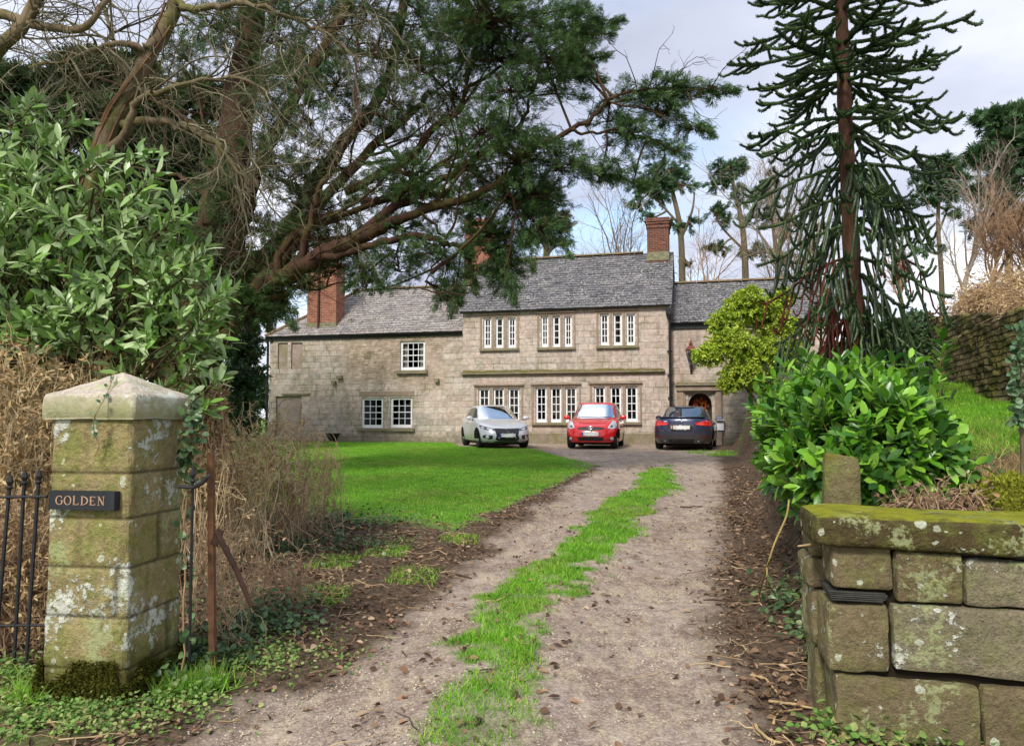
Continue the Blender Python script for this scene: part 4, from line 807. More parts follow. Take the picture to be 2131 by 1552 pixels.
# --- red small hatchback
car = thing('parked_car', 'bright red small hatchback parked between the silver and the dark blue car, facing the drive', 'car', group='cars parked in front of the house'); car['half'] = 1.88
M_redp = paint('red_paint', (.62, .008, .012), 0, .25)
C = dict(sill=.2, len=3.76, R=.295, hw=.835, axles=(1.22, -1.24), crown=.05, paint=M_redp, cx=-.5, spokes=7, mirror=(.62, .94, 1.0),
  deck=[(-1.9, .98), (-.4, .96), (.6, .95), (.95, .94), (1.4, .86), (1.7, .76), (1.88, .66)],
  levels=[(0, 1.76, 1.76, .79), (.14, 1.85, 1.85, .835), (.36, 1.88, 1.88, .85), (.62, 1.86, 1.87, .85), (.86, 1.78, 1.84, .835), (.96, 1.71, 1.8, .81), (1.0, 1.65, 1.77, .78)],
  cabin=[(.9, 1.05, -1.8, .785, 4), (1.0, .93, -1.78, .765, 4), (1.24, .58, -1.70, .69, 4.2), (1.44, .26, -1.58, .60, 4.5), (1.49, .12, -1.48, .56, 4.5)], dome=.04,
  decals=[('windscreen', [(-.68, 1.0), (-.62, 1.08), (-.545, 1.40), (-.3, 1.435), (.3, 1.435), (.545, 1.40), (.62, 1.08), (.68, 1.0), (.35, .965), (-.35, .965)], 'F', M_ws, .01),
    ('+side_window', [(.55, 1.02), (.25, 1.26), (.02, 1.40), (-.42, 1.43), (-.42, 1.0)], 'L', M_cg, .01), ('+side_window', [(-.48, 1.0), (-.48, 1.43), (-1.0, 1.40), (-1.3, 1.30), (-1.4, 1.08), (-1.2, 1.02)], 'L', M_cg, .01),
    ('+headlight', [(.52, .66), (.60, .80), (.665, .90), (.74, .87), (.79, .76), (.77, .66), (.66, .63)], 'F', M_lamp, .010), ('+headlight', [(.585, .68), (.64, .76), (.69, .72), (.66, .67)], 'F', M_lampd, .016),
    ('grille', [(-.43, .665), (-.2, .69), (.2, .69), (.43, .665), (.42, .625), (.22, .585), (-.22, .585), (-.42, .625)], 'F', M_trim, .010),
    ('lower_intake', [(-.42, .375), (.42, .375), (.38, .265), (-.38, .265)], 'F', M_trim, .010), ('bumper_seam', [(-.55, .285), (.55, .285), (.5, .245), (-.5, .245)], 'F', M_redp, .004),
    ('+fog_lamp', [(.65 + .052 * math.cos(q), .335 + .048 * math.sin(q)) for q in np.arange(12) * math.pi / 6], 'F', M_lamp, .014), ('+fog_lamp_pod', [(.55, .285), (.72, .40), (.77, .36), (.75, .28)], 'F', M_trim, .008),
    ('wiper', [(-.52, 1.005), (.12, .99), (.12, 1.005), (-.52, 1.02)], 'F', M_trim, .02), ('wiper', [(.1, .985), (.55, 1.005), (.55, 1.02), (.1, 1.0)], 'F', M_trim, .02),
    ('+rub_strip', [(.85, .60), (-.85, .60), (-.85, .56), (.85, .56)], 'L', M_redp, .02), ('+door_seam', [(.42, .95), (.435, .95), (.435, .3), (.42, .3)], 'L', M_trim, .004), ('+door_seam', [(-.45, .95), (-.435, .95), (-.435, .3), (-.45, .3)], 'L', M_trim, .004), ('+door_handle', [(-.12, .85), (-.32, .86), (-.32, .825), (-.12, .815)], 'L', M_redp, .025)])
make_car(car, C)
flat_plate(car, 1.905, 0, .475, .50, .115, .0, 'F', True, seed=9)
ring_emblem(car, 1.885, 0, .665, [(0, 0, .075, .052), (0, .008, .052, .024), (0, -.004, .022, .046)], .0085, 'emblem')
p = W(1229, 936, 23.6); put(car, (p[0], p[1]), math.radians(180 + 12.5))
# --- dark blue coupe seen from behind
car = thing('parked_car', 'dark navy blue saloon with red tail lights parked with its nose to the arched doorway', 'car', group='cars parked in front of the house'); car['half'] = -2.3
M_navy = paint('navy_paint', (.022, .030, .075), .3, .25, lin(92, 82, 74))
C = dict(sill=.2, len=4.6, R=.325, hw=.895, axles=(1.42, -1.39), crown=.035, paint=M_navy, mpaint=M_navy, cx=-.35, spokes=10, rim=M_rim, mirror=(.62, 1.02, 1.0), mglass=True,
  deck=[(-2.32, .985), (-2.1, .99), (-1.5, .985), (-.4, .93), (.7, .92), (1.2, .89), (2.0, .74), (2.3, .62)],
  levels=[(0, 2.15, 2.18, .84), (.12, 2.26, 2.27, .90), (.4, 2.3, 2.31, .915), (.66, 2.28, 2.30, .91), (.86, 2.2, 2.26, .88), (.97, 2.12, 2.25, .84), (1.0, 2.06, 2.22, .80)],
  cabin=[(.88, .95, -1.85, .79, 3.4), (.99, .78, -1.72, .75, 3.4), (1.2, .35, -1.25, .66, 3.8), (1.32, .08, -.95, .60, 4), (1.355, -.05, -.8, .55, 4)], dome=.035,
  decals=[('rear_window', [(-.62, 1.02), (-.56, 1.15), (-.47, 1.315), (-.25, 1.335), (.25, 1.335), (.47, 1.315), (.56, 1.15), (.62, 1.02), (.3, 1.01), (-.3, 1.01)], 'B', M_ws, .01),
    ('+side_window', [(.45, 1.0), (.05, 1.25), (-.25, 1.30), (-.7, 1.29), (-1.25, 1.12), (-1.4, 1.03)], 'L', M_cg, .01),
    ('+tail_light', [(.40, .845), (.55, .865), (.70, .91), (.83, .91), (.87, .86), (.865, .76), (.80, .735), (.66, .755), (.44, .77)], 'B', M_red, .010),
    ('+tail_light_bar', [(.42, .80), (.86, .815), (.86, .79), (.42, .785)], 'B', plain('tail_lamp_bright', (.9, .08, .05), .15, .6), .016),
    ('boot_seam', [(-.63, .74), (-.5, .56), (.5, .56), (.63, .74), (.615, .74), (.495, .573), (-.495, .573), (-.615, .74)], 'B', M_trim, .005),
    ('plate_recess', [(-.36, .79), (.36, .79), (.32, .62), (-.32, .62)], 'B', M_trim, .004),
    ('diffuser', [(-.70, .345), (.70, .345), (.62, .21), (-.62, .21)], 'B', M_trim, .010), ('+rear_reflector', [(.55, .40), (.80, .415), (.80, .385), (.55, .38)], 'B', plain('dark_red', (.2, .01, .01), .3), .010),
    ('bumper_crease', [(-.72, .435), (.72, .435), (.72, .42), (-.72, .42)], 'B', M_trim, .004), ('+door_handle', [(-.35, .84), (-.58, .85), (-.58, .815), (-.35, .805)], 'L', M_navy, .025),
    ('trim_badge', [(.44, .895), (.60, .895), (.60, .87), (.44, .87)], 'B', M_chrome, .008)])
make_car(car, C)
m = MB(); k = 21; yy = np.linspace(-.70, .70, k); m.grid(np.array([[[x - .0 + .16 * (abs(y) / .7) ** 2.5, y, z] for y in yy] for x, z in ((-2.12, .995), (-2.27, 1.03), (-2.275, 1.015), (-2.2, .985))])); m.build('boot_spoiler', M_navy, car, smooth=True, local=True)
flat_plate(car, -2.325, 0, .70, .50, .11, .0, 'B', False, seed=12)
m = MB(); m.box((-2.30, .30, .70), (.06, .05, .10)); m.build('plate_edge', plain('plate_amber', (.6, .3, .12), .5), car, local=True)
m = MB(); t = np.linspace(0, 2 * math.pi, 20, endpoint=False); xe = -2.30
for q in range(4): a = np.linspace(q * math.pi / 2, (q + 1) * math.pi / 2, 6); m.add([[xe, 0, .905]] + [[xe, .03 * math.cos(x), .905 + .03 * math.sin(x)] for x in a], [(0, i + 1, i + 2) for i in range(5)], mi=q % 2)
m.tube([[xe, .037 * math.cos(q), .905 + .037 * math.sin(q)] for q in np.linspace(0, 2 * math.pi, 21)], [.007] * 21, 5, cap=False, mi=2); m.build('emblem', [M_plate, plain('badge_blue', (.05, .2, .6), .3), M_chrome], car, local=True)
for sd in (1, -1): m = MB(); m.tube([[-2.1, sd * .5, .26], [-2.30, sd * .5, .26]], [.045, .045], 10); m.build('exhaust', M_drim, car, smooth=True, local=True)
p = W(1419, 937.5, 23.0); put(car, (p[0], p[1]), math.radians(17.5))
# ------------------------------------------------------------------ gate pier, railings, posts
def old_stone(name, base, lichen=(.58, .66), algae=.6, moss=0.0, sc=1.0):
    t = NT(name); p = t.pos(); n1, n2, n3 = t.noise(p, 3.2 * sc, 5, .6), t.noise(p, 26 * sc, 6, .7), t.noise(p, 7.5 * sc, 5, .65)
    c = t.mix(t.ramp(n1, (.35, 0), (.65, 1)), base, tuple(x * .72 for x in base)); c = t.mix(t.math('MULTIPLY', t.ramp(n3, (.46, 0), (.6, 1)), algae), c, lin(126, 136, 62))
    c = t.mix(1.0, c, t.ramp(n2, (.25, .62), (.75, 1.3)), 'MULTIPLY')
    l = t.math('ADD', t.math('MULTIPLY', t.noise(t.vadd(p, (7, 3, 1)), 2.4 * sc, 3), .62), t.math('MULTIPLY', t.noise(t.vadd(p, (1, 9, 4)), 22 * sc, 4, .7), .38))
    lm = t.ramp(l, (lichen[0] - .012, 0), (lichen[0] + .012, 1)); c = t.mix(lm, c, t.mix(n2, lin(196, 200, 180), lin(224, 224, 210)))
    vo = t.t.nodes.new('ShaderNodeTexVoronoi'); t.set(vo.inputs['Vector'], t.vadd(p, t.scale(t.noise(p, 30, 3, out=1), (.03, .03, .03)))); vo.inputs['Scale'].default_value = 17 * sc
    rv = t.sep(vo.outputs['Color']); sp = t.math('MULTIPLY', t.math('LESS_THAN', vo.outputs['Distance'], t.math('MULTIPLY', rv[1], .42)), t.math('GREATER_THAN', rv[0], t.ramp(t.noise(t.vadd(p, (3, 2, 8)), 1.8 * sc, 3), (.40, .97), (.62, .45))))
    c = t.mix(t.math('MULTIPLY', sp, .85), c, t.mix(n2, lin(176, 184, 150), lin(222, 222, 204))); c = t.mix(1.0, c, t.ramp(t.noise(p, 140, 3, .7), (.3, .72), (.7, 1.22)), 'MULTIPLY')
    l2 = t.math('ADD', t.math('MULTIPLY', t.noise(t.vadd(p, (2, 13, 6)), 3.1 * sc, 3), .6), t.math('MULTIPLY', t.noise(t.vadd(p, (4, 1, 8)), 28 * sc, 4, .7), .4))
    c = t.mix(t.ramp(l2, (.555, 0), (.585, .65)), c, lin(170, 178, 128)); 
    l3 = t.noise(t.vadd(p, (5, 5, 2)), 5 * sc, 5, .7); c = t.mix(t.ramp(l3, (.6, 0), (.7, .7)), c, lin(70, 66, 40))
    return t, p, c, t.math('ADD', t.math('ADD', n2, t.math('MULTIPLY', n3, .7)), t.math('MULTIPLY', lm, .25))
PY = 4.15; pc = W(267, 1430, PY); YAW = math.radians(9)
ax1, ax2 = np.array([math.cos(YAW), -math.sin(YAW), 0]), np.array([math.sin(YAW), math.cos(YAW), 0])   # along the left face towards its right corner (which is the nearest), and inwards
SD = .485; fc_ = W(258, 1430, 4.0); fc_[2] = 0; pcen = fc_ + (-ax1 + ax2) * SD / 2
# nearest corner is the right end of the left face: faces run to the left-back (ax1 reversed) and to the right-back (ax2)
pier = thing('gate_pier', 'square sandstone gate pier with pyramid cap, lichen patches and a dark name plaque', 'gate pier', (pcen[0], pcen[1], tz(pcen[0], pcen[1])))
pz = pier.location[2]
def sq_ring(h, z, r, n=14):
    o = []
    for k, (sx, sy) in enumerate(((1, -1), (1, 1), (-1, 1), (-1, -1))):
        for q in np.linspace(0, math.pi / 2, n): 
            t = q + (k - 1) * math.pi / 2; o.append(pcen * [1, 1, 0] + ax1 * (sx * (h - r) + r * math.cos(t)) + ax2 * (sy * (h - r) + r * math.sin(t)) + np.array([0, 0, z]))
        nx_, ny_ = ((1, 1), (-1, 1), (-1, -1), (1, -1))[k]; a_ = o[-1]
        t = (k) * math.pi / 2; b_ = pcen * [1, 1, 0] + ax1 * (nx_ * (h - r) + r * math.cos(t)) + ax2 * (ny_ * (h - r) + r * math.sin(t)) + np.array([0, 0, z])
        for f in np.linspace(0, 1, 14)[1:-1]: o.append(a_ * (1 - f) + b_ * f)
    return np.array(o)
PH = CAMZ - .005 - pz                      # underside of the cap: level with the camera
crs = [0, .17, .44, .70, .96, 1.20, PH]
zs = []
for a, b in zip(crs, crs[1:]): zs += [a + .002, a + .010] + list(np.linspace(a + .012, b - .012, 9)) + [b - .010, b - .002]
V = np.array([sq_ring(SD / 2 * (1 + .012 * (1 - z / PH)), pz + z - .06 * (z < .01), .03) for z in zs]); cen = np.array([pcen[0], pcen[1], 0])
gr = np.array([min(abs(z - c) for c in crs[1:-1]) for z in zs]); groove = np.where(gr < .006, -.005, np.where(gr < .011, -.0015, 0))
rad = V - cen; rad[:, :, 2] = 0; L_ = np.linalg.norm(rad, axis=2, keepdims=True); un = rad / L_
per = np.arange(V.shape[1]) / V.shape[1] * 4 * SD
nzv = (fbm(per[None, :] + 0 * V[:, :, 0], V[:, :, 2] * 1.0, 7, 4, 90) - .5) * .022 + (fbm(per[None, :] + 0 * V[:, :, 0], V[:, :, 2], 30, 3, 91) - .5) * .010
vj = np.zeros(V.shape[:2])                 # vertical joints, staggered by course
for k, (a, b) in enumerate(zip(crs, crs[1:])):
    rows = [i for i, z in enumerate(zs) if a <= z <= b]; r_ = np.random.default_rng(k + 5)
    for j in np.cumsum(r_.uniform(.16, .42, 12)) + (.13 if k % 2 else 0): vj[rows] -= .006 * np.exp(-((per - j) / .005) ** 2)[None]
V = V + un * (groove[:, None] + nzv + vj)[..., None]
t, p, c, h = old_stone('pier_stone', lin(172, 156, 110), (.572, .62), .6)
jz = t.sep(t.attr('joint'))[0]; c = t.mix(t.math('MULTIPLY', jz, .7), c, lin(70, 60, 42))
z_ = t.sep(p)[2]; c = t.mix(t.ramp(t.math('ADD', z_, t.math('MULTIPLY', t.noise(p, 7, 4), .35)), (.30, .9), (.46, 0)), c, lin(64, 62, 20))
M_pier = t.out(c, .93, t.bump(h, 1.0, .03), .15)
m = MB(); J = np.clip(-(groove[:, None] + vj) / .005, 0, 1); m.grid(V, True, at=np.stack([J, J, J], -1).reshape(-1, 3)); m.build('shaft', M_pier, pier, smooth=True, attr='joint')
t, p, c, h = old_stone('pier_cap_stone', lin(204, 190, 174), (.60, .68), .35); z_ = t.sep(t.n('NewGeometry', out=1))[2]
c = t.mix(t.ramp(z_, (.0, .75), (.5, 0)), c, t.mix(t.noise(p, 9, 4), lin(118, 118, 58), lin(168, 168, 130))); M_cap = t.out(c, .92, t.bump(h, .7, .012), .15)
CH = .28; prof = [(.27, 0), (CH - .01, .0), (CH, .012), (CH, .06), (CH - .003, .118), (CH - .012, .133)] + [(CH * (1 - f) + .004 * f - .012 * (1 - f), .133 + .135 * f) for f in np.linspace(.05, 1, 14)]
V = np.array([sq_ring(r, pz + PH + z, min(.02, r * .3)) for r, z in prof]); rad = V - cen; rad[:, :, 2] = 0; un = norm(rad)
nz_ = (fbm(V[:, :, 0] * 1 + V[:, :, 1], V[:, :, 2] * 2 + V[:, :, 1], 9, 4, 95) - .5) * .016; V = V + un * nz_[..., None]; V[:, :, 2] += nz_ * .7
m = MB(); m.grid(V, True); m.build('cap', M_cap, pier, smooth=True)
# moss cushions round the foot
m = MB(); M_mossd = leafmat('cushion_moss', [lin(44, 44, 14), lin(66, 68, 20), lin(92, 92, 30), lin(54, 48, 24)], .95, .1, 0, 8, .8)
zz = np.linspace(-.05, 1, 16); ring0 = sq_ring(SD / 2 + .004, 0, .03); uu = ring0 - cen; uu[:, 2] = 0; uu = norm(uu); pr = np.arange(len(ring0)) / len(ring0) * 4 * SD
hm_ = .07 + .15 * smooth(fbm(pr, pr * 0, 6, 3, 61), .3, .75)
V = np.array([ring0 + uu * (.030 * (1 - max(q, 0) ** 2)[..., None] if 0 else .030 * (1 - max(q, 0) ** 2)) + np.array([0, 0, 1]) * (pz + hm_ * q)[:, None] + uu * ((fbm(pr * 1.3, pr * 0 + q * .2, 26, 3, 62) - .5) * .035)[:, None] for q in zz]); m.grid(V, True)
m.build('moss', M_mossd, pier, smooth=True)
n = 15000; ri = rng.integers(3, 15, n); ci = rng.integers(0, V.shape[1], n); q = V[ri, ci] + rng.normal(size=(n, 3)) * .006; dd = norm(uu[ci] * 1.0 + rng.normal(size=(n, 3)) * .5 + np.array([0, 0, .25])); m = MB(); blades(m, q, dd, perp(dd), U(.012, .03, n), .008); m.build('moss_fronds', M_mossd, pier)
# plaque and lettering
M_slab = plain('dark_slate_plaque', lin(40, 42, 46), .6, .3, var=.2, scale=14, bump=.15); M_let = plain('worn_copper_lettering', lin(178, 142, 116), .7, .3, var=.15, scale=50)
fo = pcen + ax1 * SD / 2 - ax2 * (SD / 2 + .006)                       # point on the left face at its right corner
def fs(u, v):   # position on the left face for a pixel: distance from the corner along -ax1, height
    d = ray(u, v); c0 = np.array([0, 0, CAMZ]); nn = -ax2; tt = ((fo - c0) @ nn) / (d @ nn); q = c0 + d * tt - fo; return float(q @ -ax1), float(q[2] + fo[2])
l0, zt = fs(108, 1019); l1, zb = fs(241, 1060); SW, SH = abs(l0 - l1), zt - zb; sc0 = fo - ax1 * ((l0 + l1) / 2 - .022); sc0 = np.array([sc0[0], sc0[1], (zt + zb) / 2])
Rm = np.stack([ax1, ax2, np.array([0, 0, 1])], 1)
m = MB(); m.box(sc0 - ax2 * .022, (SW, .044, SH), Rm); plq = m.build('name_plaque', M_slab, pier)
m = MB()
def stroke(pts, wd, off):
    pts = np.array(pts, float); tg = norm(np.gradient(pts, axis=0)); nn = np.stack([-tg[:, 1], tg[:, 0]], 1); wd = np.array(wd) * np.ones(len(pts)); A, B = pts + nn * wd[:, None] / 2, pts - nn * wd[:, None] / 2
    f = lambda q, dpt: sc0 + ax1 * (q[:, :1] + off) + np.array([0, 0, 1]) * q[:, 1:] - ax2 * dpt
    m.grid(np.stack([f(A, .044), f(A, .047), f(B, .047), f(B, .044)], 1))
hL = SH * .46; tk, tn = hL * .15, hL * .06
def arcp(cx, cz, rx, rz, a0, a1, n=18): q = np.radians(np.linspace(a0, a1, n)); return np.stack([cx + rx * np.cos(q), cz + rz * np.sin(q)], 1), tn + (tk - tn) * np.cos(q) ** 2
def serif(x, z, o, l=.30): stroke([[x - hL * l / 2, z], [x + hL * l / 2, z]], tn, o)
adv = SW * .128; x0 = -SW * .335; W_ = hL * .42
for ch, o in zip('GOLDEN', [x0 + adv * i for i in range(6)]):
    b, tp = -hL / 2, hL / 2
    if ch == 'O': stroke(*arcp(0, 0, W_, hL / 2, 0, 360, 30), o)
    elif ch == 'G':
        stroke(*arcp(0, 0, W_, hL / 2, 48, 318, 26), o); stroke([[W_ * .82, -hL * .42], [W_ * .82, -hL * .02]], tk, o); serif(W_ * .75, -hL * .02, o, .34); stroke([[W_ * .72, hL * .42], [W_ * .72, hL * .2]], tn, o)
    elif ch == 'L': stroke([[-W_ * .6, b], [-W_ * .6, tp]], tk, o); serif(-W_ * .6, tp, o); stroke([[-W_ * .95, b + tn / 2], [W_ * .8, b + tn / 2]], tn, o); stroke([[W_ * .78, b], [W_ * .78, b + hL * .24]], tn, o)
    elif ch == 'D': stroke([[-W_ * .7, b], [-W_ * .7, tp]], tk, o); q, wd = arcp(-W_ * .6, 0, W_ * 1.6, hL / 2 - tn / 2, -90, 90); stroke(q, wd, o); serif(-W_ * .7, tp, o); serif(-W_ * .7, b, o)
    elif ch == 'E': stroke([[-W_ * .6, b], [-W_ * .6, tp]], tk, o); [stroke([[-W_ * .95, z], [W_ * e, z]], tn, o) for z, e in ((b + tn / 2, .75), (tp - tn / 2, .7), (0, .4))]; [stroke([[W_ * .7, z0], [W_ * .7, z1]], tn, o) for z0, z1 in ((b, b + hL * .2), (tp - hL * .18, tp))]
    elif ch == 'N': stroke([[-W_ * .75, b], [-W_ * .75, tp]], tn, o); stroke([[W_ * .75, b], [W_ * .75, tp]], tn, o); stroke([[-W_ * .8, tp], [W_ * .75, b]], tk, o); serif(-W_ * .75, b, o); serif(W_ * .75, tp, o); serif(-W_ * .85, tp, o, .2)
m.build('lettering', M_let, plq)

M_iron = plain('old_iron', lin(40, 38, 40), .65, .4, var=.35, scale=30, bump=.3); M_rust = plain('rusty_iron', lin(118, 84, 60), .85, .3, var=.4, scale=18, bump=.4); M_rust2 = plain('dark_rusty_iron', lin(58, 40, 32), .85, .3, var=.4, scale=18, bump=.4)
rail = thing('iron_railing', 'black spear topped iron railing left of the gate pier', 'railing', W(40, 1400, 4.5) * [1, 1, 0])
def Wp(u, v, Y): return W(u, v, Y)
def spear(mb, b, tp, r=.008):
    b, tp = np.array(b, float), np.array(tp, float); d = norm(tp - b); mb.tube([b, tp - d * .10], [r, r], 8); mb.tube([tp - d * .10, tp - d * .085, tp - d * .075], [r, r * 1.8, r], 8); mb.tube([tp - d * .08, tp - d * .05, tp], [r * .8, r * 2.0, .0015], 6)
for u0, u1, v0, Y in ((8, 22, 985, 4.62), (42, 52, 975, 4.58), (70, 82, 973, 4.54), (-30, -18, 988, 4.66)):
    m = MB(); tp = Wp(u1, v0, Y); b = Wp(u0, 1150, Y); b = b + (b - tp) * ((b[2] - tz(b[0], b[1])) / (tp[2] - b[2])); spear(m, b, tp, .011); m.build('upright', M_iron, rail)
for v in (1033, 1300):
    m = MB(); m.tube([Wp(-60, v + 2, 4.7), Wp(98, v, 4.5)], [.009, .009], 6); m.build('rail', M_iron, rail)
sb = thing('iron_gate_bar', 'thin black spear topped iron bar standing just right of the gate pier', 'iron bar', G(393, 1420)); m = MB(); tp = Wp(402, 968, 4.1); b = np.array(sb.location) * 1.0; spear(m, b, tp, .0085); m.build('upright', M_iron, sb)
m = MB(); m.tube([Wp(372, 1012, 4.12), Wp(402, 1014, 4.08), Wp(420, 1005, 4.06), Wp(432, 992, 4.05), Wp(438, 988, 4.06)], [.010, .012, .014, .012, .008], 8); m.build('hinge_hook', M_iron, sb)
gp = thing('rusty_gate_post', 'rusty angle iron post with a leaning brace right of the gate pier', 'post', W(443, 1330, 4.5) * [1, 1, 0]); gx_, gy_ = gp.location[0], gp.location[1]
m = MB(); tp = W(437, 941, gy_); r0 = np.array([gx_, gy_, tz(gx_, gy_) - .05]); dz_ = tp - r0
for dx_, dy_, wx, wy in ((0, 0, .034, .008), (.013, .016, .008, .036)): m.add([r0 + [dx_ + sx * wx / 2, dy_ + sy * wy / 2, 0] + dz_ * k for k in (0, 1) for sx, sy in ((-1, -1), (1, -1), (1, 1), (-1, 1))], [(0, 3, 2, 1), (4, 5, 6, 7)] + [(i, (i + 1) % 4, (i + 1) % 4 + 4, i + 4) for i in range(4)])
m.build('post', M_rust, gp)
m = MB(); q0, q1 = W(452, 1108, gy_ - .02), W(524, 1262, gy_ - .1); m.tube([q0 - (q1 - q0) * .03, q0, (q0 + q1) / 2 + [.012, 0, 0], q1], [.017, .020, .018, .015], 5); m.box(W(452, 1118, gy_ - .02), (.045, .02, .10), Matrix.Rotation(.4, 3, 'Y')); m.build('brace', M_rust2, gp)

# ------------------------------------------------------------------ stone wall at the right, front
BW = math.radians(13); bu, bn = np.array([math.cos(BW), -math.sin(BW), 0]), np.array([math.sin(BW), math.cos(BW), 0])
wo = W(1722, 1400, 3.58); wo[2] = 0
def bf(u, v, off=0.0):
    d = ray(u, v); c0 = np.array([0, 0, CAMZ]); tt = ((wo + bn * off - c0) @ bn) / (d @ bn); q = c0 + d * tt - wo; return float(q @ bu), float(q[2])
swall = thing('stone_garden_wall', 'mossy block wall with a thick coping slab right of the drive entrance', 'wall', wo)
t, p, c, h = old_stone('wall_block_stone', lin(136, 122, 92), (.63, .66), .3); M_wb = t.out(c, .93, t.bump(h, 1.0, .035), .15)
t, p, c, h = old_stone('lichened_block_stone', lin(146, 136, 110), (.555, .6), .3); M_wl = t.out(c, .93, t.bump(h, 1.0, .035), .15)
t, p, c, h = old_stone('mossy_coping_stone', lin(92, 80, 54), (.66, .7), .4); z_ = t.sep(t.n('NewGeometry', out=1))[2]; nz = t.noise(p, 9, 5, .65)
c = t.mix(t.ramp(t.math('ADD', t.math('MULTIPLY', z_, .6), t.math('MULTIPLY', nz, .54)), (.76, 0), (.86, .9)), c, t.mix(t.noise(p, 14, 4), lin(112, 116, 22), lin(172, 172, 54))); M_cop2 = t.out(c, .95, t.bump(h, 1.0, .035), .1)
t, p, c, h = old_stone('moss_topped_block_stone', lin(130, 116, 86), (.62, .66), .35); z_ = t.sep(p)[2]
c = t.mix(t.ramp(t.math('ADD', z_, t.math('MULTIPLY', t.noise(p, 12, 4), .12)), (.965, 0), (1.0, 1)), c, t.mix(t.noise(p, 25, 4), lin(92, 96, 18), lin(132, 136, 40))); M_wm = t.out(c, .95, t.bump(h, 1.0, .035), .1)
def rough_block(mb, s0, s1, z0, z1, n0, n1, r=.03, amp=.014, seed=0, skew=(0, 0, 0, 0)):
    N = 15; g = np.linspace(-1, 1, N); F = []
    for axis_ in range(3):
        for sg in (-1, 1):
            A, B = np.meshgrid(g, g, indexing='ij'); P = np.zeros((N, N, 3)); P[..., axis_] = sg; P[..., (axis_ + 1) % 3] = A; P[..., (axis_ + 2) % 3] = B; F.append(P)
    hx, hy, hz = (s1 - s0) / 2, (n1 - n0) / 2, (z1 - z0) / 2; hh = np.array([hx, hy, hz])
    for P in F:
        Q_ = P * hh; inn = np.clip(Q_, -(hh - r), hh - r); Q_ = inn + norm(Q_ - inn) * r * (np.linalg.norm(Q_ - inn, axis=-1, keepdims=True) > 1e-9)
        nn = norm(Q_ - inn + 1e-6 * P); a_, b_, c_ = Q_[..., 0] + seed * 3.1, Q_[..., 1] + seed * 1.7, Q_[..., 2]
        nz = (fbm(a_ + b_ * .7, c_ + b_ * .6, 5, 4, seed) - .5) * 2.2 * amp + (fbm(a_ + b_ * .9, c_ - b_ * .8, 22, 3, seed + 7) - .5) * amp
        Q_ = Q_ + nn * nz[..., None]; zz = Q_[..., 2] / hz; ss = Q_[..., 0] / hx
        dz2 = np.where(zz > 0, skew[2] * (1 - ss) / 2 + skew[3] * (1 + ss) / 2, skew[0] * (1 - ss) / 2 + skew[1] * (1 + ss) / 2) * np.abs(zz)
        X_ = wo + bu * ((s0 + s1) / 2 + Q_[..., :1]) + bn * ((n0 + n1) / 2 + Q_[..., 1:2]) + np.array([0, 0, 1]) * ((z0 + z1) / 2 + (Q_[..., 2] + dz2)[..., None]); mb.grid(X_)
def block(u0, u1, vt0, vt1, vb0, vb1, mat, n0=0, n1=.3, name='stone_block', seed=1, lab=None, r=.02, amp=.013):
    s0, zt0 = bf(u0, vt0); s1, zt1 = bf(u1, vt1); _, zb0 = bf(u0, vb0); _, zb1 = bf(u1, vb1); zt, zb = (zt0 + zt1) / 2, (zb0 + zb1) / 2
    m = MB(); rough_block(m, s0, s1, zb, zt, n0, n1, r, amp, seed, (zb0 - zb, zb1 - zb, zt0 - zt, zt1 - zt)); o = m.build(name, mat, swall, smooth=True)
    if lab: o['label'] = lab
    return o
block(1692, 2420, 1068, 1098, 1132, 1178, M_cop2, -.05, .48, 'coping_slab', 1, 'long mossy coping slab', .035, .012)
block(1731, 1856, 1128, 1138, 1222, 1228, M_wb, 0, .3, seed=2); block(1862, 2002, 1146, 1152, 1252, 1258, M_wm, -.01, .3, seed=3, lab='block with a moss cap'); block(2008, 2420, 1162, 1186, 1262, 1284, M_wl, 0, .3, seed=4)
block(1722, 1848, 1256, 1260, 1394, 1400, M_wb, .0, .3, seed=5); block(1857, 2470, 1258, 1290, 1396, 1445, M_wl, -.005, .3, seed=6, lab='large block with white lichen'); block(1738, 2040, 1402, 1430, 1530, 1560, M_wm if 0 else M_wb, 0, .3, seed=7, amp=.014); block(2046, 2480, 1428, 1462, 1580, 1600, M_wb, .01, .3, seed=8)
s0_ = bf(1722, 1300)[0]
for k, (z0, z1, e) in enumerate(((-.05, .33, 0), (.34, .62, .0), (.63, .78, -.01), (.79, .93, .02))):
    m = MB(); rough_block(m, s0_ - .04 + .03 * (3 - k) / 3 + e, s0_ + .12, z0, z1, .31, .62, .03, .014, 20 + k); m.build('stone_block', M_wb, swall, smooth=True)
m = MB(); core = bf(1760, 1300)[0]; m.box(wo + bu * (core + .62) + bn * .3 + np.array([0, 0, .42]), (1.16, .5, .95), np.stack([bu, bn, [0, 0, 1]], 1)); m.build('rubble_core', plain('dark_earth', lin(38, 32, 24), .95, .1), swall)
M_shim = plain('slate_shim', lin(58, 58, 52), .7, .3, var=.3, scale=30)
for u0, u1, v0, v1, nn in ((1728, 1852, 1229, 1254, 5), (1990, 2300, 1149, 1166, 3)):
    s0, z1 = bf(u0, v0); s1, z0 = bf(u1, v1); m = MB()
    for i in range(nn): z = z0 + (z1 - z0) * (i + .5) / nn; rough_block(m, s0 + U(-.012, .02), s1 - U(0, .05), z - .4 * (z1 - z0) / nn, z + .42 * (z1 - z0) / nn, U(-.012, .02), .25, .002, .002, 30 + i, (0, -.02 * (u0 > 1900), 0, -.02 * (u0 > 1900)))
    m.build('slate_packing', M_shim, swall)
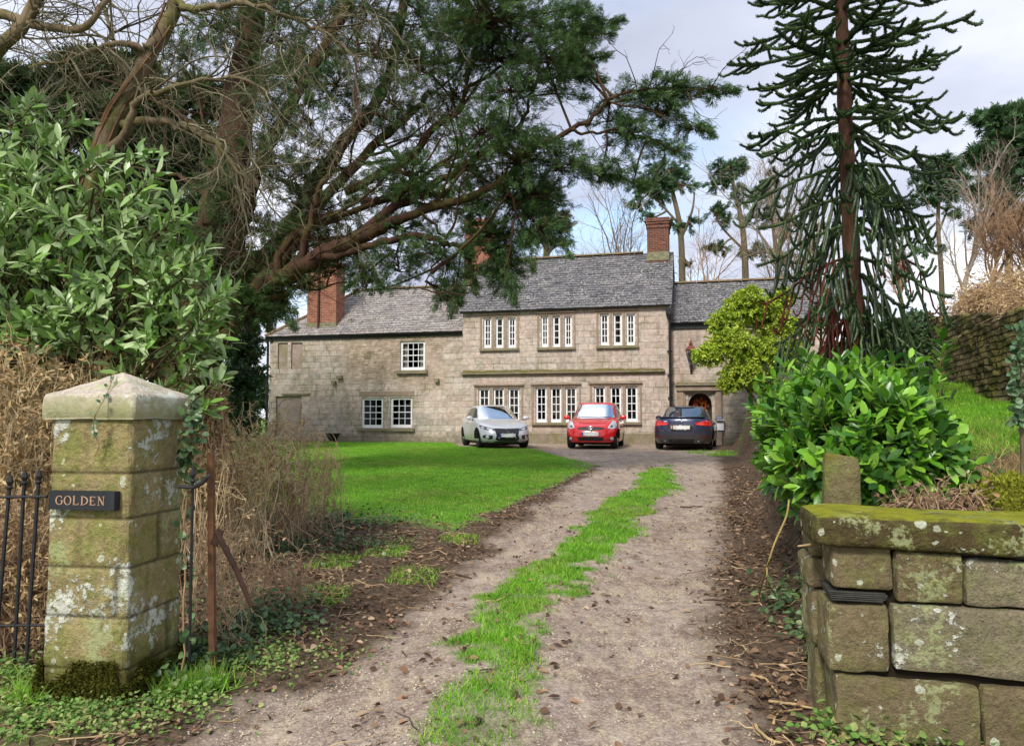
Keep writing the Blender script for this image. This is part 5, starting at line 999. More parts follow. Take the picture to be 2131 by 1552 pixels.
# stub post behind the wall
st = thing('stone_stump', 'short mossy stone gatepost stump standing behind the coping slab', 'stone post', W(1755, 1070, 4.15)); so = np.array(st.location)
t, p, c, h = old_stone('stump_stone', lin(126, 116, 84), (.58, .66), .5); z_ = t.sep(p)[2]; c = t.mix(t.ramp(t.math('ADD', z_, t.math('MULTIPLY', t.noise(p, 9, 4), .15)), (.36, 0), (.41, .9)), c, lin(112, 106, 44)); M_st = t.out(c, .93, t.bump(h, 1.0, .03), .15)
m = MB(); wo_, bu_, bn_ = wo, bu, bn; r_ = math.radians(18); bu, bn, wo = np.array([math.cos(r_), -math.sin(r_), 0]), np.array([math.sin(r_), math.cos(r_), 0]), so; rough_block(m, -.095, .085, -.45, .335, -.08, .09, .022, .012, 44, (0, 0, .0, -.02)); bu, bn, wo = bu_, bn_, wo_
m.build('stump', M_st, st, smooth=True)
# ------------------------------------------------------------------ trees, hedges, shrubs
def bark(name, a, b, moss=.0, sc=3.0):
    t = NT(name); p = t.pos(); q = t.scale(p, (sc, sc, sc * .22)); n = t.noise(q, 2.2, 6, .7); n2 = t.noise(p, 1.3, 4)
    c = t.ramp(n, (.3, a), (.7, b))
    if moss: c = t.mix(t.math('MULTIPLY', t.ramp(n2, (.46, 0), (.6, 1)), moss), c, lin(92, 94, 38))
    return t.out(c, .92, t.bump(n, .9, .05), .1)
def limb(pts, n=14): return resample([W(u, v, Y) for u, v, Y in pts], n)
def pxr(c, ru, rv, Y, ry=None): return np.array([ru / PF * Y, (ry if ry else .7 * max(ru, rv) / PF * Y), rv / PF * Y])
def add_cluster(wood, leafcb, lp, c, r, ntw, per, tr=.006, br=.03, up=.15, near=4, shell=.55):
    """a branch from the nearest limb point to a foliage clump, twigs through the clump, leaves along the twigs"""
    if len(lp):
        dd = np.linalg.norm(lp - c, axis=1) + np.maximum(lp[:, 2] - c[2], 0) * .3; k = np.argsort(dd)[:near]; p0 = lp[rng.choice(k)]
    else: p0 = c - np.array([0, 0, r[2] * 1.2])
    L = np.linalg.norm(c - p0); mid = (p0 + c) / 2 + rng.normal(size=3) * L * .08 + np.array([0, 0, .08 * L]); B = resample([p0, mid, c, c + (c - mid) * .35 * min(1, r.max() / max(L, .01))], 10)
    wood.tube(B, np.linspace(br * (.6 + .4 * min(2, L)), tr * 1.6, 10), 5, cap=False)
    e = ellip(c, r, ntw, shell); i = rng.integers(3, 10, ntw); s = B[i]; d = e - s; l = np.linalg.norm(d, axis=1)
    P = s[:, None] + d[:, None] * np.linspace(0, 1, 5)[None, :, None] + rng.normal(size=(ntw, 5, 3)) * (l * .06)[:, None, None] * np.array([0, .6, 1, 1, .5])[None, :, None]
    P[:, :, 2] += np.array([0, .5, .8, .6, 0])[None] * up * l[:, None]
    wood.tubes(P, taper(ntw, 5, tr * 1.5, tr * .5), 3)
    t = U(.35, 1.02, (ntw, per)) * 3.999; j = np.minimum(t.astype(int), 3); f = (t - j)[..., None]; b = np.arange(ntw)[:, None]
    q = P[b, j] * (1 - f) + P[b, j + 1] * f; g = norm(P[b, j + 1] - P[b, j]); leafcb(q.reshape(-1, 3), g.reshape(-1, 3))
def shoots(lm, sm, p, d, L, k, ll, lw, curl=.12):
    """leafy shoots: a short stem with k broad leaves round it, closer at the tip"""
    B = len(p); d = norm(d); P = grow(p, d, L, 4, .12); sm.tubes(P, taper(B, 4, .006, .003), 3); L = np.asarray(L) * np.ones(B); a0 = U(0, 6.28, B); X = perp(d); Y_ = np.cross(d, X)
    for i in range(k):
        f = (i + .6) / k; a = a0 + i * 2.4; rad = X * np.cos(a)[:, None] + Y_ * np.sin(a)[:, None]; q = P[:, 0] + (P[:, -1] - P[:, 0]) * (f ** .7)
        dd = norm(rad * (1.05 - .55 * f) + d * (.35 + .6 * f) + rng.normal(size=(B, 3)) * .15); s = U(.75, 1.15, B) * (.8 + .3 * (1 - abs(f - .6)))
        leaves(lm, q, dd, norm(d * 1.0 - rad * .3 + np.array([0, 0, .6]) + rng.normal(size=(B, 3)) * .2), ll * s, lw * s, curl, .12)

# ---- laurel hedge on the right of the drive
M_laurel = leafmat('laurel_leaf', [lin(56, 100, 24), lin(92, 146, 34), lin(124, 178, 48), lin(150, 196, 72), lin(70, 118, 40), lin(48, 88, 36), lin(120, 158, 70)], .3, .5, .28, 1.5, .6); M_lstem = plain('green_stem', lin(92, 84, 48), .8, .2, var=.2)
hedge = thing('laurel_hedge', 'glossy bright green cherry laurel hedge along the right side of the drive', 'hedge', (3.0, 6.5, tz(3, 6.5)))
lm, sm = MB(), MB()
for Y, cx, rx, ry, zc, rz, n in ((5.9, 2.8, .55, .5, 1.12, .48, 200), (6.5, 2.95, .62, .7, 1.2, .52, 300), (6.7, 3.1, .5, .7, 1.3, .44, 200), (7.6, 3.4, .65, .9, 1.32, .55, 280), (9.0, 3.9, .7, 1, 1.32, .58, 260), (10.6, 4.55, .8, 1, 1.35, .6, 230), (12.2, 5.05, .8, 1.1, 1.38, .62, 220), (13.8, 5.55, .75, 1.1, 1.4, .65, 200), (15.4, 6.05, .7, 1.1, 1.45, .65, 180), (17, 6.5, .65, 1, 1.5, .6, 160)):
    n = int(n * 1.7); c = np.array([cx, Y, zc]); q = norm(rng.normal(size=(n, 3)) * [1, 1, .9]); rr = .72 + .3 * fbm(q[:, 0] * 3 + Y, q[:, 2] * 3 + q[:, 1] * 2, 1.2, 3, 33)[:, None] + U(-.12, .05, (n, 1)); p = c + q * np.array([rx, ry, rz]) * rr
    p[:, 2] = np.maximum(p[:, 2], terr(p[:, 0], p[:, 1]) + .05); k = p[:, 0] > p[:, 1] * .332 + .05; p, q = p[k], q[k]
    big = 1.0 if Y < 9 else 1.1
    shoots(lm, sm, p, q + np.array([0, 0, .55]) + rng.normal(size=q.shape) * .3, U(.12, .28, len(p)), 9, .142 * big, .062 * big)
    for i in range(7): a = c + [U(-.3, .3), U(-.3, .3), 0]; a[2] = tz(a[0], a[1]); sm.tube(resample([a, (a + c) / 2 + rng.normal(size=3) * .08, c + rng.normal(size=3) * .25, c + norm(rng.normal(size=3) + [0, 0, .8]) * rz * .8], 8), np.linspace(.02, .006, 8), 5)
for u, v, Y in ((1625, 760, 6.6), (1668, 742, 6.6), (1705, 752, 6.4), (1745, 738, 6.4), (1800, 748, 6.3), (1850, 742, 6.4), (1895, 755, 6.4), (1930, 770, 6.5), (1590, 790, 8), (1570, 830, 8), (1970, 840, 6.4), (1985, 880, 6.2), (1940, 930, 6.0), (1560, 880, 8), (1600, 940, 6.8), (1630, 1000, 6.2)):
    e = W(u, v, Y); c = np.array([.43 * Y, Y, 1.3]); b = e + norm(c - e) * .3; shoots(lm, sm, b[None] + rng.normal(size=(2, 3)) * .05, np.repeat((e - b)[None] + [0, 0, .12], 2, 0), [.3, .24], 9, .14, .06)
tp = W(1962, 722, 6.7); sm.tube(resample([tp + [-.1, 0, -.75], tp + [-.02, 0, -.3], tp], 6), np.linspace(.009, .004, 6), 5)
shoots(lm, sm, tp + np.array([[-.05, 0, -.36], [-.03, 0, -.20], [0, 0, -.06], [-.12, .05, -.5]]), np.array([[.1, 0, 1.]] * 4), U(.14, .2, 4), 8, .15, .06)
lm.build('foliage', M_laurel, hedge, smooth=True); sm.build('stems', M_lstem, hedge)

# ---- big shrub at the left
M_rho = leafmat('shrub_leaf', [lin(86, 122, 52), lin(126, 158, 84), lin(156, 182, 118), lin(186, 204, 156), lin(124, 166, 66), lin(100, 130, 74)], .35, .5, .22, 1.2, .6)
shrub = thing('evergreen_shrub', 'tall grey green evergreen shrub with long leaves behind the gate pier', 'shrub', G(200, 1090)); lm, sm = MB(), MB(); sb0 = np.array(shrub.location)
for u, v, ru, rv, Y, n in ((60, 270, 80, 55, 6.6, 90), (130, 345, 70, 45, 6.5, 70), (230, 390, 95, 70, 6.4, 150), (60, 440, 110, 90, 6.9, 190), (170, 500, 150, 90, 6.8, 280), (300, 500, 80, 70, 6.5, 130), (330, 600, 100, 70, 6.4, 190), (120, 620, 170, 100, 6.8, 330), (400, 650, 50, 45, 6.2, 70), (300, 700, 130, 60, 6.4, 210), (110, 720, 150, 60, 6.6, 200), (390, 745, 55, 40, 6.2, 80), (430, 610, 30, 22, 6.2, 20), (20, 560, 60, 120, 6.2, 140)):
    n = int(n * .25); c = W(u - 50, v + (55 if v < 560 else 15), Y); r = pxr(c, ru, rv, Y) * 1.1; q = norm(rng.normal(size=(n, 3))); p = c + q * r * U(.25, 1, (n, 1)) ** .6; shoots(lm, sm, p, q * .7 + np.array([.15, -.1, .55]) + rng.normal(size=q.shape) * .25, U(.18, .40, n), 9, .155, .05)
    for i in range(4): e = c + q[i] * r * .8; b = sb0 + [U(-.5, .5), U(-.3, .3), 0]; sm.tube(resample([b, b * .5 + c * .5 + rng.normal(size=3) * .2, c + rng.normal(size=3) * .12, e], 9), np.linspace(.022, .005, 9), 5)
for u, v, Y in ((150, 245, 6.5), (85, 225, 6.5), (235, 330, 6.4), (300, 325, 6.3), (325, 365, 6.3), (372, 450, 6.2), (360, 470, 6.2), (425, 535, 6.1), (405, 560, 6.1), (458, 620, 6.0), (440, 640, 6.0), (448, 660, 6.0), (430, 700, 6.0), (410, 770, 6.0), (455, 790, 6.0), (345, 800, 6.0)):
    e = W(u, v, Y); b = e - np.array([U(.35, .6), U(-.1, .1), U(.3, .5)]); sm.tube(resample([b - [.3, 0, .4], b, e], 8), np.linspace(.010, .004, 8), 5); shoots(lm, sm, b + (e - b) * U(.3, .8, (3, 1)), norm(np.array([[.6, 0, .5]] * 3) + rng.normal(size=(3, 3)) * .35), U(.2, .3, 3), 8, .15, .048); shoots(lm, sm, (e - (e - b) * .35)[None], (e - b)[None], [.25], 9, .16, .05)
lm.build('foliage', M_rho, shrub, smooth=True); sm.build('stems', bark('shrub_bark', lin(60, 50, 34), lin(98, 84, 60)), shrub)

# ---- the great cypress
M_cbark = bark('cypress_bark', lin(44, 32, 26), lin(86, 62, 50), .3); M_cfol = leafmat('cypress_spray', [lin(42, 68, 36), lin(64, 94, 48), lin(88, 120, 60), lin(54, 80, 52), lin(116, 138, 78)], .6, .3, .35, .5, .6)
cy = thing('cypress_tree', 'huge old leaning cypress with many low sweeping limbs left of the house', 'tree', G(395, 960, 10, 20)); LY = 15.0
limbs = [([(375, 985, LY), (400, 800, LY), (425, 640, LY), (448, 500, LY), (478, 340, LY), (500, 200, 15.2), (518, 80, 15.3), (535, -90, 15.5)], .72, .27, 14), ([(440, 800, 14.9), (452, 660, 14.8), (490, 520, 14.6), (520, 400, 14.4), (560, 300, 14.3), (620, 190, 14.2), (700, 60, 14), (740, -40, 14)], .30, .10, 9),
  ([(405, 790, 14.6), (445, 690, 14.3), (500, 628, 14.0), (560, 590, 13.8), (640, 548, 13.5), (735, 502, 13.2), (800, 470, 13)], .40, .16, 11), ([(420, 760, 14.2), (485, 680, 14), (545, 632, 13.9), (600, 606, 13.8)], .26, .10, 9),
  ([(430, 690, 15.4), (520, 575, 15.4), (595, 480, 15.4), (655, 380, 15.3), (720, 290, 15.2), (790, 205, 15), (825, 90, 15), (850, -40, 15)], .30, .12, 9), ([(500, 628, 14.2), (590, 540, 14.4), (670, 420, 14.6), (760, 320, 14.8), (850, 240, 15), (900, 190, 15)], .22, .08, 8),
  ([(800, 470, 13), (870, 440, 12.9), (960, 415, 12.8), (1045, 375, 12.8), (1110, 310, 12.7), (1190, 272, 12.6), (1245, 232, 12.5), (1270, 205, 12.5), (1340, 186, 12.5), (1430, 186, 12.4), (1520, 192, 12.4)], .13, .010, 8), ([(735, 502, 13.2), (820, 430, 13.2), (890, 395, 13.3), (960, 350, 13.5), (1040, 300, 13.8), (1090, 250, 14), (1105, 190, 14), (1160, 120, 14), (1260, 62, 14)], .14, .015, 8),
  ([(640, 548, 13.5), (740, 520, 13.2), (850, 490, 13), (930, 508, 12.9), (960, 512, 12.8)], .12, .05, 7), ([(760, 420, 14.2), (850, 410, 14), (940, 402, 13.9)], .10, .09, 8), ([(720, 400, 14.6), (850, 330, 14.4), (905, 262, 14.3), (960, 228, 14.2), (975, 150, 14.2), (1000, 60, 14), (1010, -20, 14)], .13, .04, 7),
  ([(505, 180, 15.2), (610, 130, 15), (720, 110, 14.8), (850, 130, 14.6), (980, 125, 14.4), (1120, 130, 14.2), (1230, 120, 14)], .13, .015, 7), ([(478, 340, 15), (400, 260, 15.4), (300, 200, 15.8), (160, 150, 16)], .12, .03, 7), ([(460, 430, 15), (380, 370, 15.6), (280, 350, 16)], .10, .03, 7), ([(1045, 375, 12.8), (1070, 430, 12.7), (1060, 520, 12.6), (1045, 600, 12.6)], .05, .01, 5),
  ([(870, 440, 12.9), (930, 500, 12.8), (900, 560, 12.7), (880, 600, 12.7)], .04, .012, 5), ([(1190, 272, 12.6), (1250, 275, 12.6), (1320, 272, 12.6), (1420, 322, 12.5)], .045, .010, 6), ([(1265, 215, 12.5), (1330, 225, 12.5), (1420, 255, 12.4), (1475, 278, 12.4)], .03, .006, 5), ([(620, 560, 13.6), (650, 450, 13.4), (690, 350, 13.2), (760, 240, 13)], .13, .04, 7), ([(560, 590, 13.8), (600, 500, 13.9), (660, 470, 14), (740, 440, 14.1), (840, 400, 14.2), (930, 330, 14.3), (1000, 300, 14.3)], .13, .04, 7)]
wood, fol = MB(), MB(); LP = []
for pts, r0, r1, sd in limbs:
    P = limb(pts, 10 + 3 * len(pts)); P = P + rng.normal(size=P.shape) * np.array([.02, .03, .02]); n_ = len(P); R = np.linspace(0, 1, n_); R = (r0 + (r1 - r0) * R ** .8) * (.84 if r0 > .5 else .72); wood.tube(P, R * (1 + rng.normal(size=n_) * .04), sd + 3); LP.append(P[2:])
    if r0 > .12:     # bare dead twigs along the big limbs
        k = 34; st_, d_, _ = spawn(P[None], k, .1, .95, 1.2, .1); Q_ = grow(st_, d_, U(.3, 1.3, k), 7, .3); wood.tubes(Q_, taper(k, 7, .012, .003), 3); s2, d2, _ = spawn(Q_, 3, .3, 1, .8); Q2 = grow(s2, d2, U(.15, .5, len(s2)), 5, .3); wood.tubes(Q2, taper(len(s2), 5, .005, .002), 3)
LP = np.concatenate(LP); k = 90; b_ = LP[rng.integers(0, len(LP), k)]; b_ = b_[(b_[:, 2] > 3.0) & (b_[:, 0] < -.3)]; k = len(b_)
A = grow(b_, norm(rng.normal(size=(k, 3)) * [.7, .6, .4] + [.55, 0, .55]), U(1.0, 3.0, k), 12, .14, (0, 0, .3)); wood.tubes(A, taper(k, 12, U(.018, .045, k), .008), 6)
s2, d2, _ = spawn(A, 6, .2, 1, .9); Q_ = grow(s2, d2, U(.3, 1.1, len(s2)), 8, .24); wood.tubes(Q_, taper(len(s2), 8, .008, .002), 3); s2, d2, _ = spawn(Q_, 3, .2, 1, .9); Q2 = grow(s2, d2, U(.15, .5, len(s2)), 5, .28); wood.tubes(Q2, taper(len(s2), 5, .004, .0015), 3); LP = np.concatenate([LP, A[:, 4:].reshape(-1, 3)])
cl = [(1010, 50, 140, 50, 95), (1120, 55, 110, 38, 80), (1200, 58, 60, 20, 38), (1250, 60, 45, 10, 14), (1030, 125, 120, 40, 70), (1140, 130, 90, 28, 60), (1205, 125, 45, 18, 28), (1205, 165, 35, 10, 12), (880, 50, 100, 55, 55), (950, 200, 100, 50, 45), (1060, 195, 80, 38, 45), (800, 110, 90, 60, 32), (680, 60, 90, 60, 34), (580, 90, 70, 80, 34), (880, 290, 100, 50, 28), (1000, 280, 90, 40, 40), (1080, 330, 100, 38, 60), (1160, 345, 90, 26, 45), (1250, 360, 70, 14, 22), (1320, 375, 55, 10, 14),
  (1320, 285, 70, 20, 38), (1385, 312, 40, 12, 16), (1265, 245, 50, 26, 26), (1350, 195, 80, 14, 42), (1430, 192, 50, 9, 20), (1490, 194, 30, 5, 8), (1390, 238, 50, 10, 18), (1440, 270, 35, 9, 12), (1370, 215, 50, 14, 16), (1060, 420, 80, 60, 70), (1120, 470, 50, 55, 42), (1010, 490, 55, 55, 44), (1050, 570, 45, 45, 40), (985, 560, 36, 50, 26), (935, 610, 34, 36, 20), (1100, 400, 70, 34, 40), (1160, 425, 40, 34, 20), (830, 555, 100, 26, 24), (900, 525, 80, 34, 32), (760, 590, 44, 16, 12),
  (640, 500, 80, 34, 30), (560, 560, 70, 38, 45), (520, 640, 70, 40, 50), (600, 595, 60, 24, 20), (700, 450, 80, 34, 24), (780, 395, 80, 34, 24), (600, 380, 70, 44, 22), (470, 570, 60, 55, 48), (540, 480, 50, 36, 22), (850, 365, 90, 44, 34), (740, 250, 80, 40, 22), (930, 440, 60, 24, 18), (640, 250, 60, 40, 18), (430, 470, 40, 60, 20), (1190, 90, 50, 16, 24), (450, 60, 60, 60, 34), (380, 120, 60, 60, 24), (560, 200, 60, 60, 26), (640, 130, 60, 40, 24), (450, 380, 40, 60, 20), (640, 420, 50, 30, 18), (720, 520, 60, 26, 20), (870, 400, 60, 26, 20), (620, 170, 70, 40, 26), (700, 180, 80, 50, 30), (560, 330, 60, 50, 20), (650, 330, 60, 40, 22), (820, 220, 80, 40, 28), (1010, 30, 110, 36, 60), (960, 90, 100, 40, 44), (840, 480, 70, 24, 24), (700, 560, 60, 20, 18), (980, 420, 60, 40, 34), (1040, 520, 60, 50, 40), (1080, 280, 70, 30, 36), (980, 350, 60, 30, 26), (880, 150, 90, 40, 34), (760, 20, 80, 40, 30), (960, 0, 120, 30, 50), (560, 0, 80, 50, 30)]
fcb = lambda q, g: sprays(fol, q, g + rng.normal(size=g.shape) * .45 + np.array([0, 0, .12]), U(.09, .22, len(q)), 8, .085, .5)
for u, v, ru, rv, n in cl:
    Y = I(u, [400, 800, 1000, 1550], [14.6, 14, 13.3, 12.5]) + U(-.8, .8) * (u < 1200); c = W(u, v, Y); add_cluster(wood, fcb, LP, c, pxr(c, ru * 1.15, rv * 1.2, Y, 1.5 * ru / PF * Y), int(n * (.8 if u > 1080 else 1.9 if u < 860 else 1.25)), 11, .006, .025, .12)
for a_, b_, c_, n_ in (((1100, 90), (1200, 60), (1295, 44), 60), ((1120, 130), (1200, 125), (1262, 118), 46), ((1100, 170), (1190, 160), (1255, 166), 44), ((1080, 205), (1160, 195), (1222, 205), 36), ((1060, 40), (1150, 25), (1215, 10), 44), ((1180, 75), (1230, 72), (1275, 70), 30), ((1340, 186), (1430, 182), (1532, 190), 70), ((1330, 225), (1410, 240), (1482, 282), 50), ((1250, 275), (1340, 285), (1428, 328), 60), ((1190, 345), (1270, 365), (1345, 388), 50), ((1100, 330), (1190, 345), (1290, 372), 60), ((1270, 215), (1330, 205), (1400, 200), 50), ((1060, 420), (1100, 500), (1108, 560), 40), ((1050, 500), (1062, 580), (1070, 630), 40), ((960, 520), (950, 590), (938, 655), 34), ((1130, 440), (1170, 490), (1185, 530), 30), ((880, 500), (930, 540), (905, 640), 30), ((820, 520), (760, 570), (720, 600), 30), ((900, 560), (830, 590), (770, 605), 30), ((560, 600), (600, 640), (610, 680), 24)):
    Y_ = I(a_[0], [400, 800, 1000, 1550], [14.2, 13.6, 13.0, 12.4]); B_ = resample([W(*a_, Y_ + .3), W(*b_, Y_), W(*c_, Y_ - .2)], 12); wood.tube(B_, np.linspace(.022, .004, 12), 5, cap=False)
    t_ = U(.12, 1, n_ * 4) ** .8 * 10.99; i_ = t_.astype(int); q_ = B_[i_] + (B_[i_ + 1] - B_[i_]) * (t_ - i_)[:, None]; g_ = norm(B_[i_ + 1] - B_[i_]); w_ = (1.05 - t_ / 12)[:, None]; q_ = q_ + rng.normal(size=q_.shape) * [.16, .3, .10] * w_
    sprays(fol, q_, g_ + rng.normal(size=g_.shape) * .35, U(.12, .26, len(q_)) * (1.15 - .5 * t_ / 11), 8, .09, .5)
wood.build('trunk', M_cbark, cy, smooth=True); fol.build('crown', M_cfol, cy)

# ---- leaning bare tree in front of it
M_abark = bark('ash_bark', lin(84, 72, 56), lin(140, 124, 98), .6); M_at = leafmat('bare_twig', [lin(74, 66, 50), lin(104, 96, 74), lin(134, 126, 102), lin(86, 80, 52)], .85, .2, 0)
ash = thing('bare_tree', 'leaning bare tree with vine covered trunk and drooping pale twigs left of the cypress', 'tree', G(130, 1040)); wood, tw = MB(), MB()
main = [([(90, 980, 9), (120, 760, 9), (150, 560, 9), (185, 420, 9), (235, 255, 9), (275, 175, 9), (330, 85, 9), (362, 10, 9), (380, -90, 9)], .17, .07), ([(170, 470, 9), (215, 325, 8.8), (265, 275, 8.7), (282, 215, 8.6), (330, 190, 8.5), (400, 175, 8.4), (480, 160, 8.4), (560, 190, 8.3)], .065, .015), ([(235, 255, 9), (330, 255, 8.8), (400, 270, 8.6), (470, 320, 8.5), (520, 400, 8.4)], .06, .015), ([(330, 85, 9), (300, 100, 8.9), (240, 90, 8.8), (160, 120, 8.7), (60, 140, 8.6)], .05, .02), ([(362, 10, 9), (430, 20, 8.8), (520, 10, 8.7), (640, 50, 8.6), (720, 110, 8.5)], .05, .012), ([(275, 175, 9), (240, 110, 8.9), (225, 50, 8.9), (200, -20, 8.9)], .035, .015)]
P1 = []
for pts, r0, r1 in main:
    P = limb(pts, 22) + rng.normal(size=(22, 3)) * .02; wood.tube(P, np.linspace(r0, r1, 22) * (1 + rng.normal(size=22) * .05), 10); P1.append(P[5:21])
P1 = np.array(P1); s, d, _ = spawn(P1, 15, .15, 1, .9); d = d + np.array([.6, -.05, -.02]); A = grow(s, d, U(.8, 2.6, len(s)), 12, .22, (.1, 0, -1.0)); tw.tubes(A, taper(len(A), 12, U(.008, .018, len(A)), .003), 4)
s, d, _ = spawn(A, 7, .2, 1, .8); B_ = grow(s, d, U(.3, 1.2, len(s)), 9, .26, (0, 0, -.9)); tw.tubes(B_, taper(len(B_), 9, .0055, .002), 3)
s, d, _ = spawn(B_, 3, .3, 1, .8); C_ = grow(s, d, U(.12, .5, len(s)), 6, .28, (0, 0, -.5)); tw.tubes(C_, taper(len(C_), 6, .003, .0014), 3)
vn = MB()
for k in range(9):
    P = limb(main[0][0], 40); a = np.linspace(0, U(3, 8), 40) + U(0, 6); P = P + np.stack([np.cos(a), np.sin(a), 0 * a], 1) * np.linspace(.18, .09, 40)[:, None] * .95
    i0, i1 = int(U(0, 6)), int(U(22, 38)); vn.tube(P[i0:i1], np.full(i1 - i0, U(.008, .02)), 5, cap=False)
wood.build('trunk', M_abark, ash, smooth=True); tw.build('twigs', M_at, ash); vn.build('vine', plain('vine_stem', lin(112, 84, 60), .9, .1, var=.3), ash)
ob = thing('overhanging_branch', 'thick pale lichened branch reaching in at the top left corner', 'branch', W(-160, 260, 6.5)); wood, tw = MB(), MB()
P1 = []
for pts, r0, r1 in (([(-160, 260, 6.5), (-20, 120, 6.4), (35, 65, 6.3), (70, 18, 6.3), (90, -60, 6.2)], .06, .05), ([(-90, 30, 6.5), (0, 30, 6.4), (60, 48, 6.3), (130, 62, 6.3), (185, 55, 6.2), (210, 10, 6.2), (270, -30, 6.2)], .05, .018), ([(50, 50, 6.3), (80, 10, 6.2), (60, -40, 6.2)], .03, .02)):
    P = limb(pts, 18) + rng.normal(size=(18, 3)) * .006; wood.tube(P, np.linspace(r0, r1, 18), 10); P1.append(P)
s, d, _ = spawn(np.array(P1), 16, .2, 1, .9); A = grow(s, d + [.3, 0, 0], U(.3, 1.0, len(s)), 9, .25); tw.tubes(A, taper(len(A), 9, .007, .002), 4); s, d, _ = spawn(A, 6, .2, 1, .8); B_ = grow(s, d, U(.1, .4, len(s)), 6, .28); tw.tubes(B_, taper(len(B_), 6, .003, .0013), 3)
wood.build('limb', M_abark, ob, smooth=True); tw.build('twigs', M_at, ob)

# ---- dark evergreens at the left back
M_yew = leafmat('yew_foliage', [lin(44, 60, 36), lin(64, 84, 48), lin(86, 102, 60), lin(56, 72, 54)], .7, .2, .1, .4, .6)
def evergreen(name, lab, base, limbs_, cls, leaf, tr=.012, br=.05, per=14, sl=(.2, .42), wm=None, cat='tree', style='spray'):
    th = thing(name, lab, cat, base); wood, fol = MB(), MB(); LP = []
    for pts, r0, r1 in limbs_: P = limb(pts, 20); wood.tube(P, np.linspace(r0, r1, 20), 8); LP.append(P[3:])
    cb = (lambda q, g: sprays(fol, q, g + rng.normal(size=g.shape) * .5, U(sl[0], sl[1], len(q)), 8, .13, .4)) if style == 'spray' else (lambda q, g: leaves(fol, q, g * .4 + rng.normal(size=g.shape), rng.normal(size=g.shape) + [0, 0, .8], U(sl[0], sl[1], len(q)), U(sl[0], sl[1], len(q)) * .5))
    for u, v, ru, rv, Y, n in cls: c = W(u, v, Y); add_cluster(wood, cb, np.concatenate(LP), c, pxr(c, ru, rv, Y), n, per, tr, br)
    wood.build('trunk', wm or M_cbark, th, smooth=True); fol.build('crown', leaf, th); return th
evergreen('yew_tree', 'broad dark yew tree filling the background at the far left', G(180, 935, 15, 40), [([(180, 930, 22), (190, 700, 22), (200, 500, 22), (190, 300, 22), (170, 150, 22)], .5, .1), ([(190, 600, 22), (300, 480, 22), (380, 380, 22)], .2, .05), ([(190, 560, 22), (90, 460, 22), (0, 380, 22)], .2, .05)],
  [(60, 190, 110, 40, 22, 60), (180, 165, 80, 50, 22, 55), (150, 260, 140, 60, 22, 110), (310, 330, 110, 70, 22, 100), (60, 380, 120, 90, 21, 120), (200, 430, 140, 80, 22, 130), (330, 480, 90, 70, 21, 90), (310, 230, 70, 40, 22, 40), (120, 560, 170, 90, 21, 150), (320, 600, 110, 80, 22, 110), (60, 700, 160, 90, 21, 120), (280, 720, 140, 80, 21, 120), (380, 760, 60, 80, 21, 60), (-60, 300, 80, 120, 22, 60), (-40, 150, 60, 40, 22, 20), (420, 330, 60, 60, 22, 70), (420, 200, 50, 40, 22, 30), (250, 150, 90, 30, 22, 40), (380, 620, 80, 120, 21, 110), (420, 480, 40, 70, 21, 50)], M_yew, per=30, sl=(.25, .55))
M_holly = leafmat('holly_leaf', [lin(36, 60, 36), lin(54, 84, 44), lin(82, 112, 62), lin(46, 70, 50)], .4, .45, .1, .5, .6)
evergreen('holly_tree', 'dense dark green holly standing at the left corner of the house', G(510, 922, 20, 40), [([(510, 920, 26), (515, 800, 26), (520, 680, 26), (530, 630, 26)], .15, .04)], [(530, 665, 55, 40, 26, 80), (505, 730, 55, 50, 26, 110), (500, 800, 52, 50, 25.5, 110), (490, 870, 60, 45, 25.5, 100), (560, 630, 30, 26, 26, 30), (535, 780, 26, 90, 26, 50), (450, 800, 40, 80, 25, 70)], M_holly, tr=.008, br=.03, per=26, sl=(.07, .13), style='leaf')

# ---- yellow-green camellia by the doorway
M_cam = leafmat('camellia_leaf', [lin(112, 142, 26), lin(152, 180, 44), lin(184, 204, 64), lin(206, 216, 96), lin(92, 126, 32)], .45, .4, .3, .8, .6)
evergreen('camellia_tree', 'rounded yellow green camellia tree right of the arched doorway', G(1585, 915, 20, 40), [([(1590, 920, 25.2), (1585, 840, 25.2), (1575, 760, 25.2), (1570, 680, 25.2)], .12, .03), ([(1585, 850, 25.2), (1540, 790, 25), (1500, 740, 24.8)], .06, .02), ([(1585, 820, 25.2), (1620, 740, 25.2), (1630, 680, 25.2)], .06, .02)],
  [(1560, 640, 62, 36, 25.2, 204), (1505, 675, 40, 34, 25, 119), (1605, 670, 60, 46, 25.4, 187), (1520, 720, 58, 40, 24.8, 187), (1472, 742, 30, 28, 24.6, 76), (1590, 740, 66, 44, 25, 204), (1545, 780, 50, 34, 24.8, 136), (1520, 800, 30, 22, 24.8, 61), (1640, 720, 34, 60, 25.4, 119), (1600, 800, 50, 30, 25, 102), (1560, 608, 30, 14, 25.2, 40), (1630, 620, 30, 26, 25.4, 51), (1455, 740, 18, 14, 24.6, 23)], M_cam, tr=.007, br=.03, per=36, sl=(.07, .13), style='leaf', wm=M_abark)
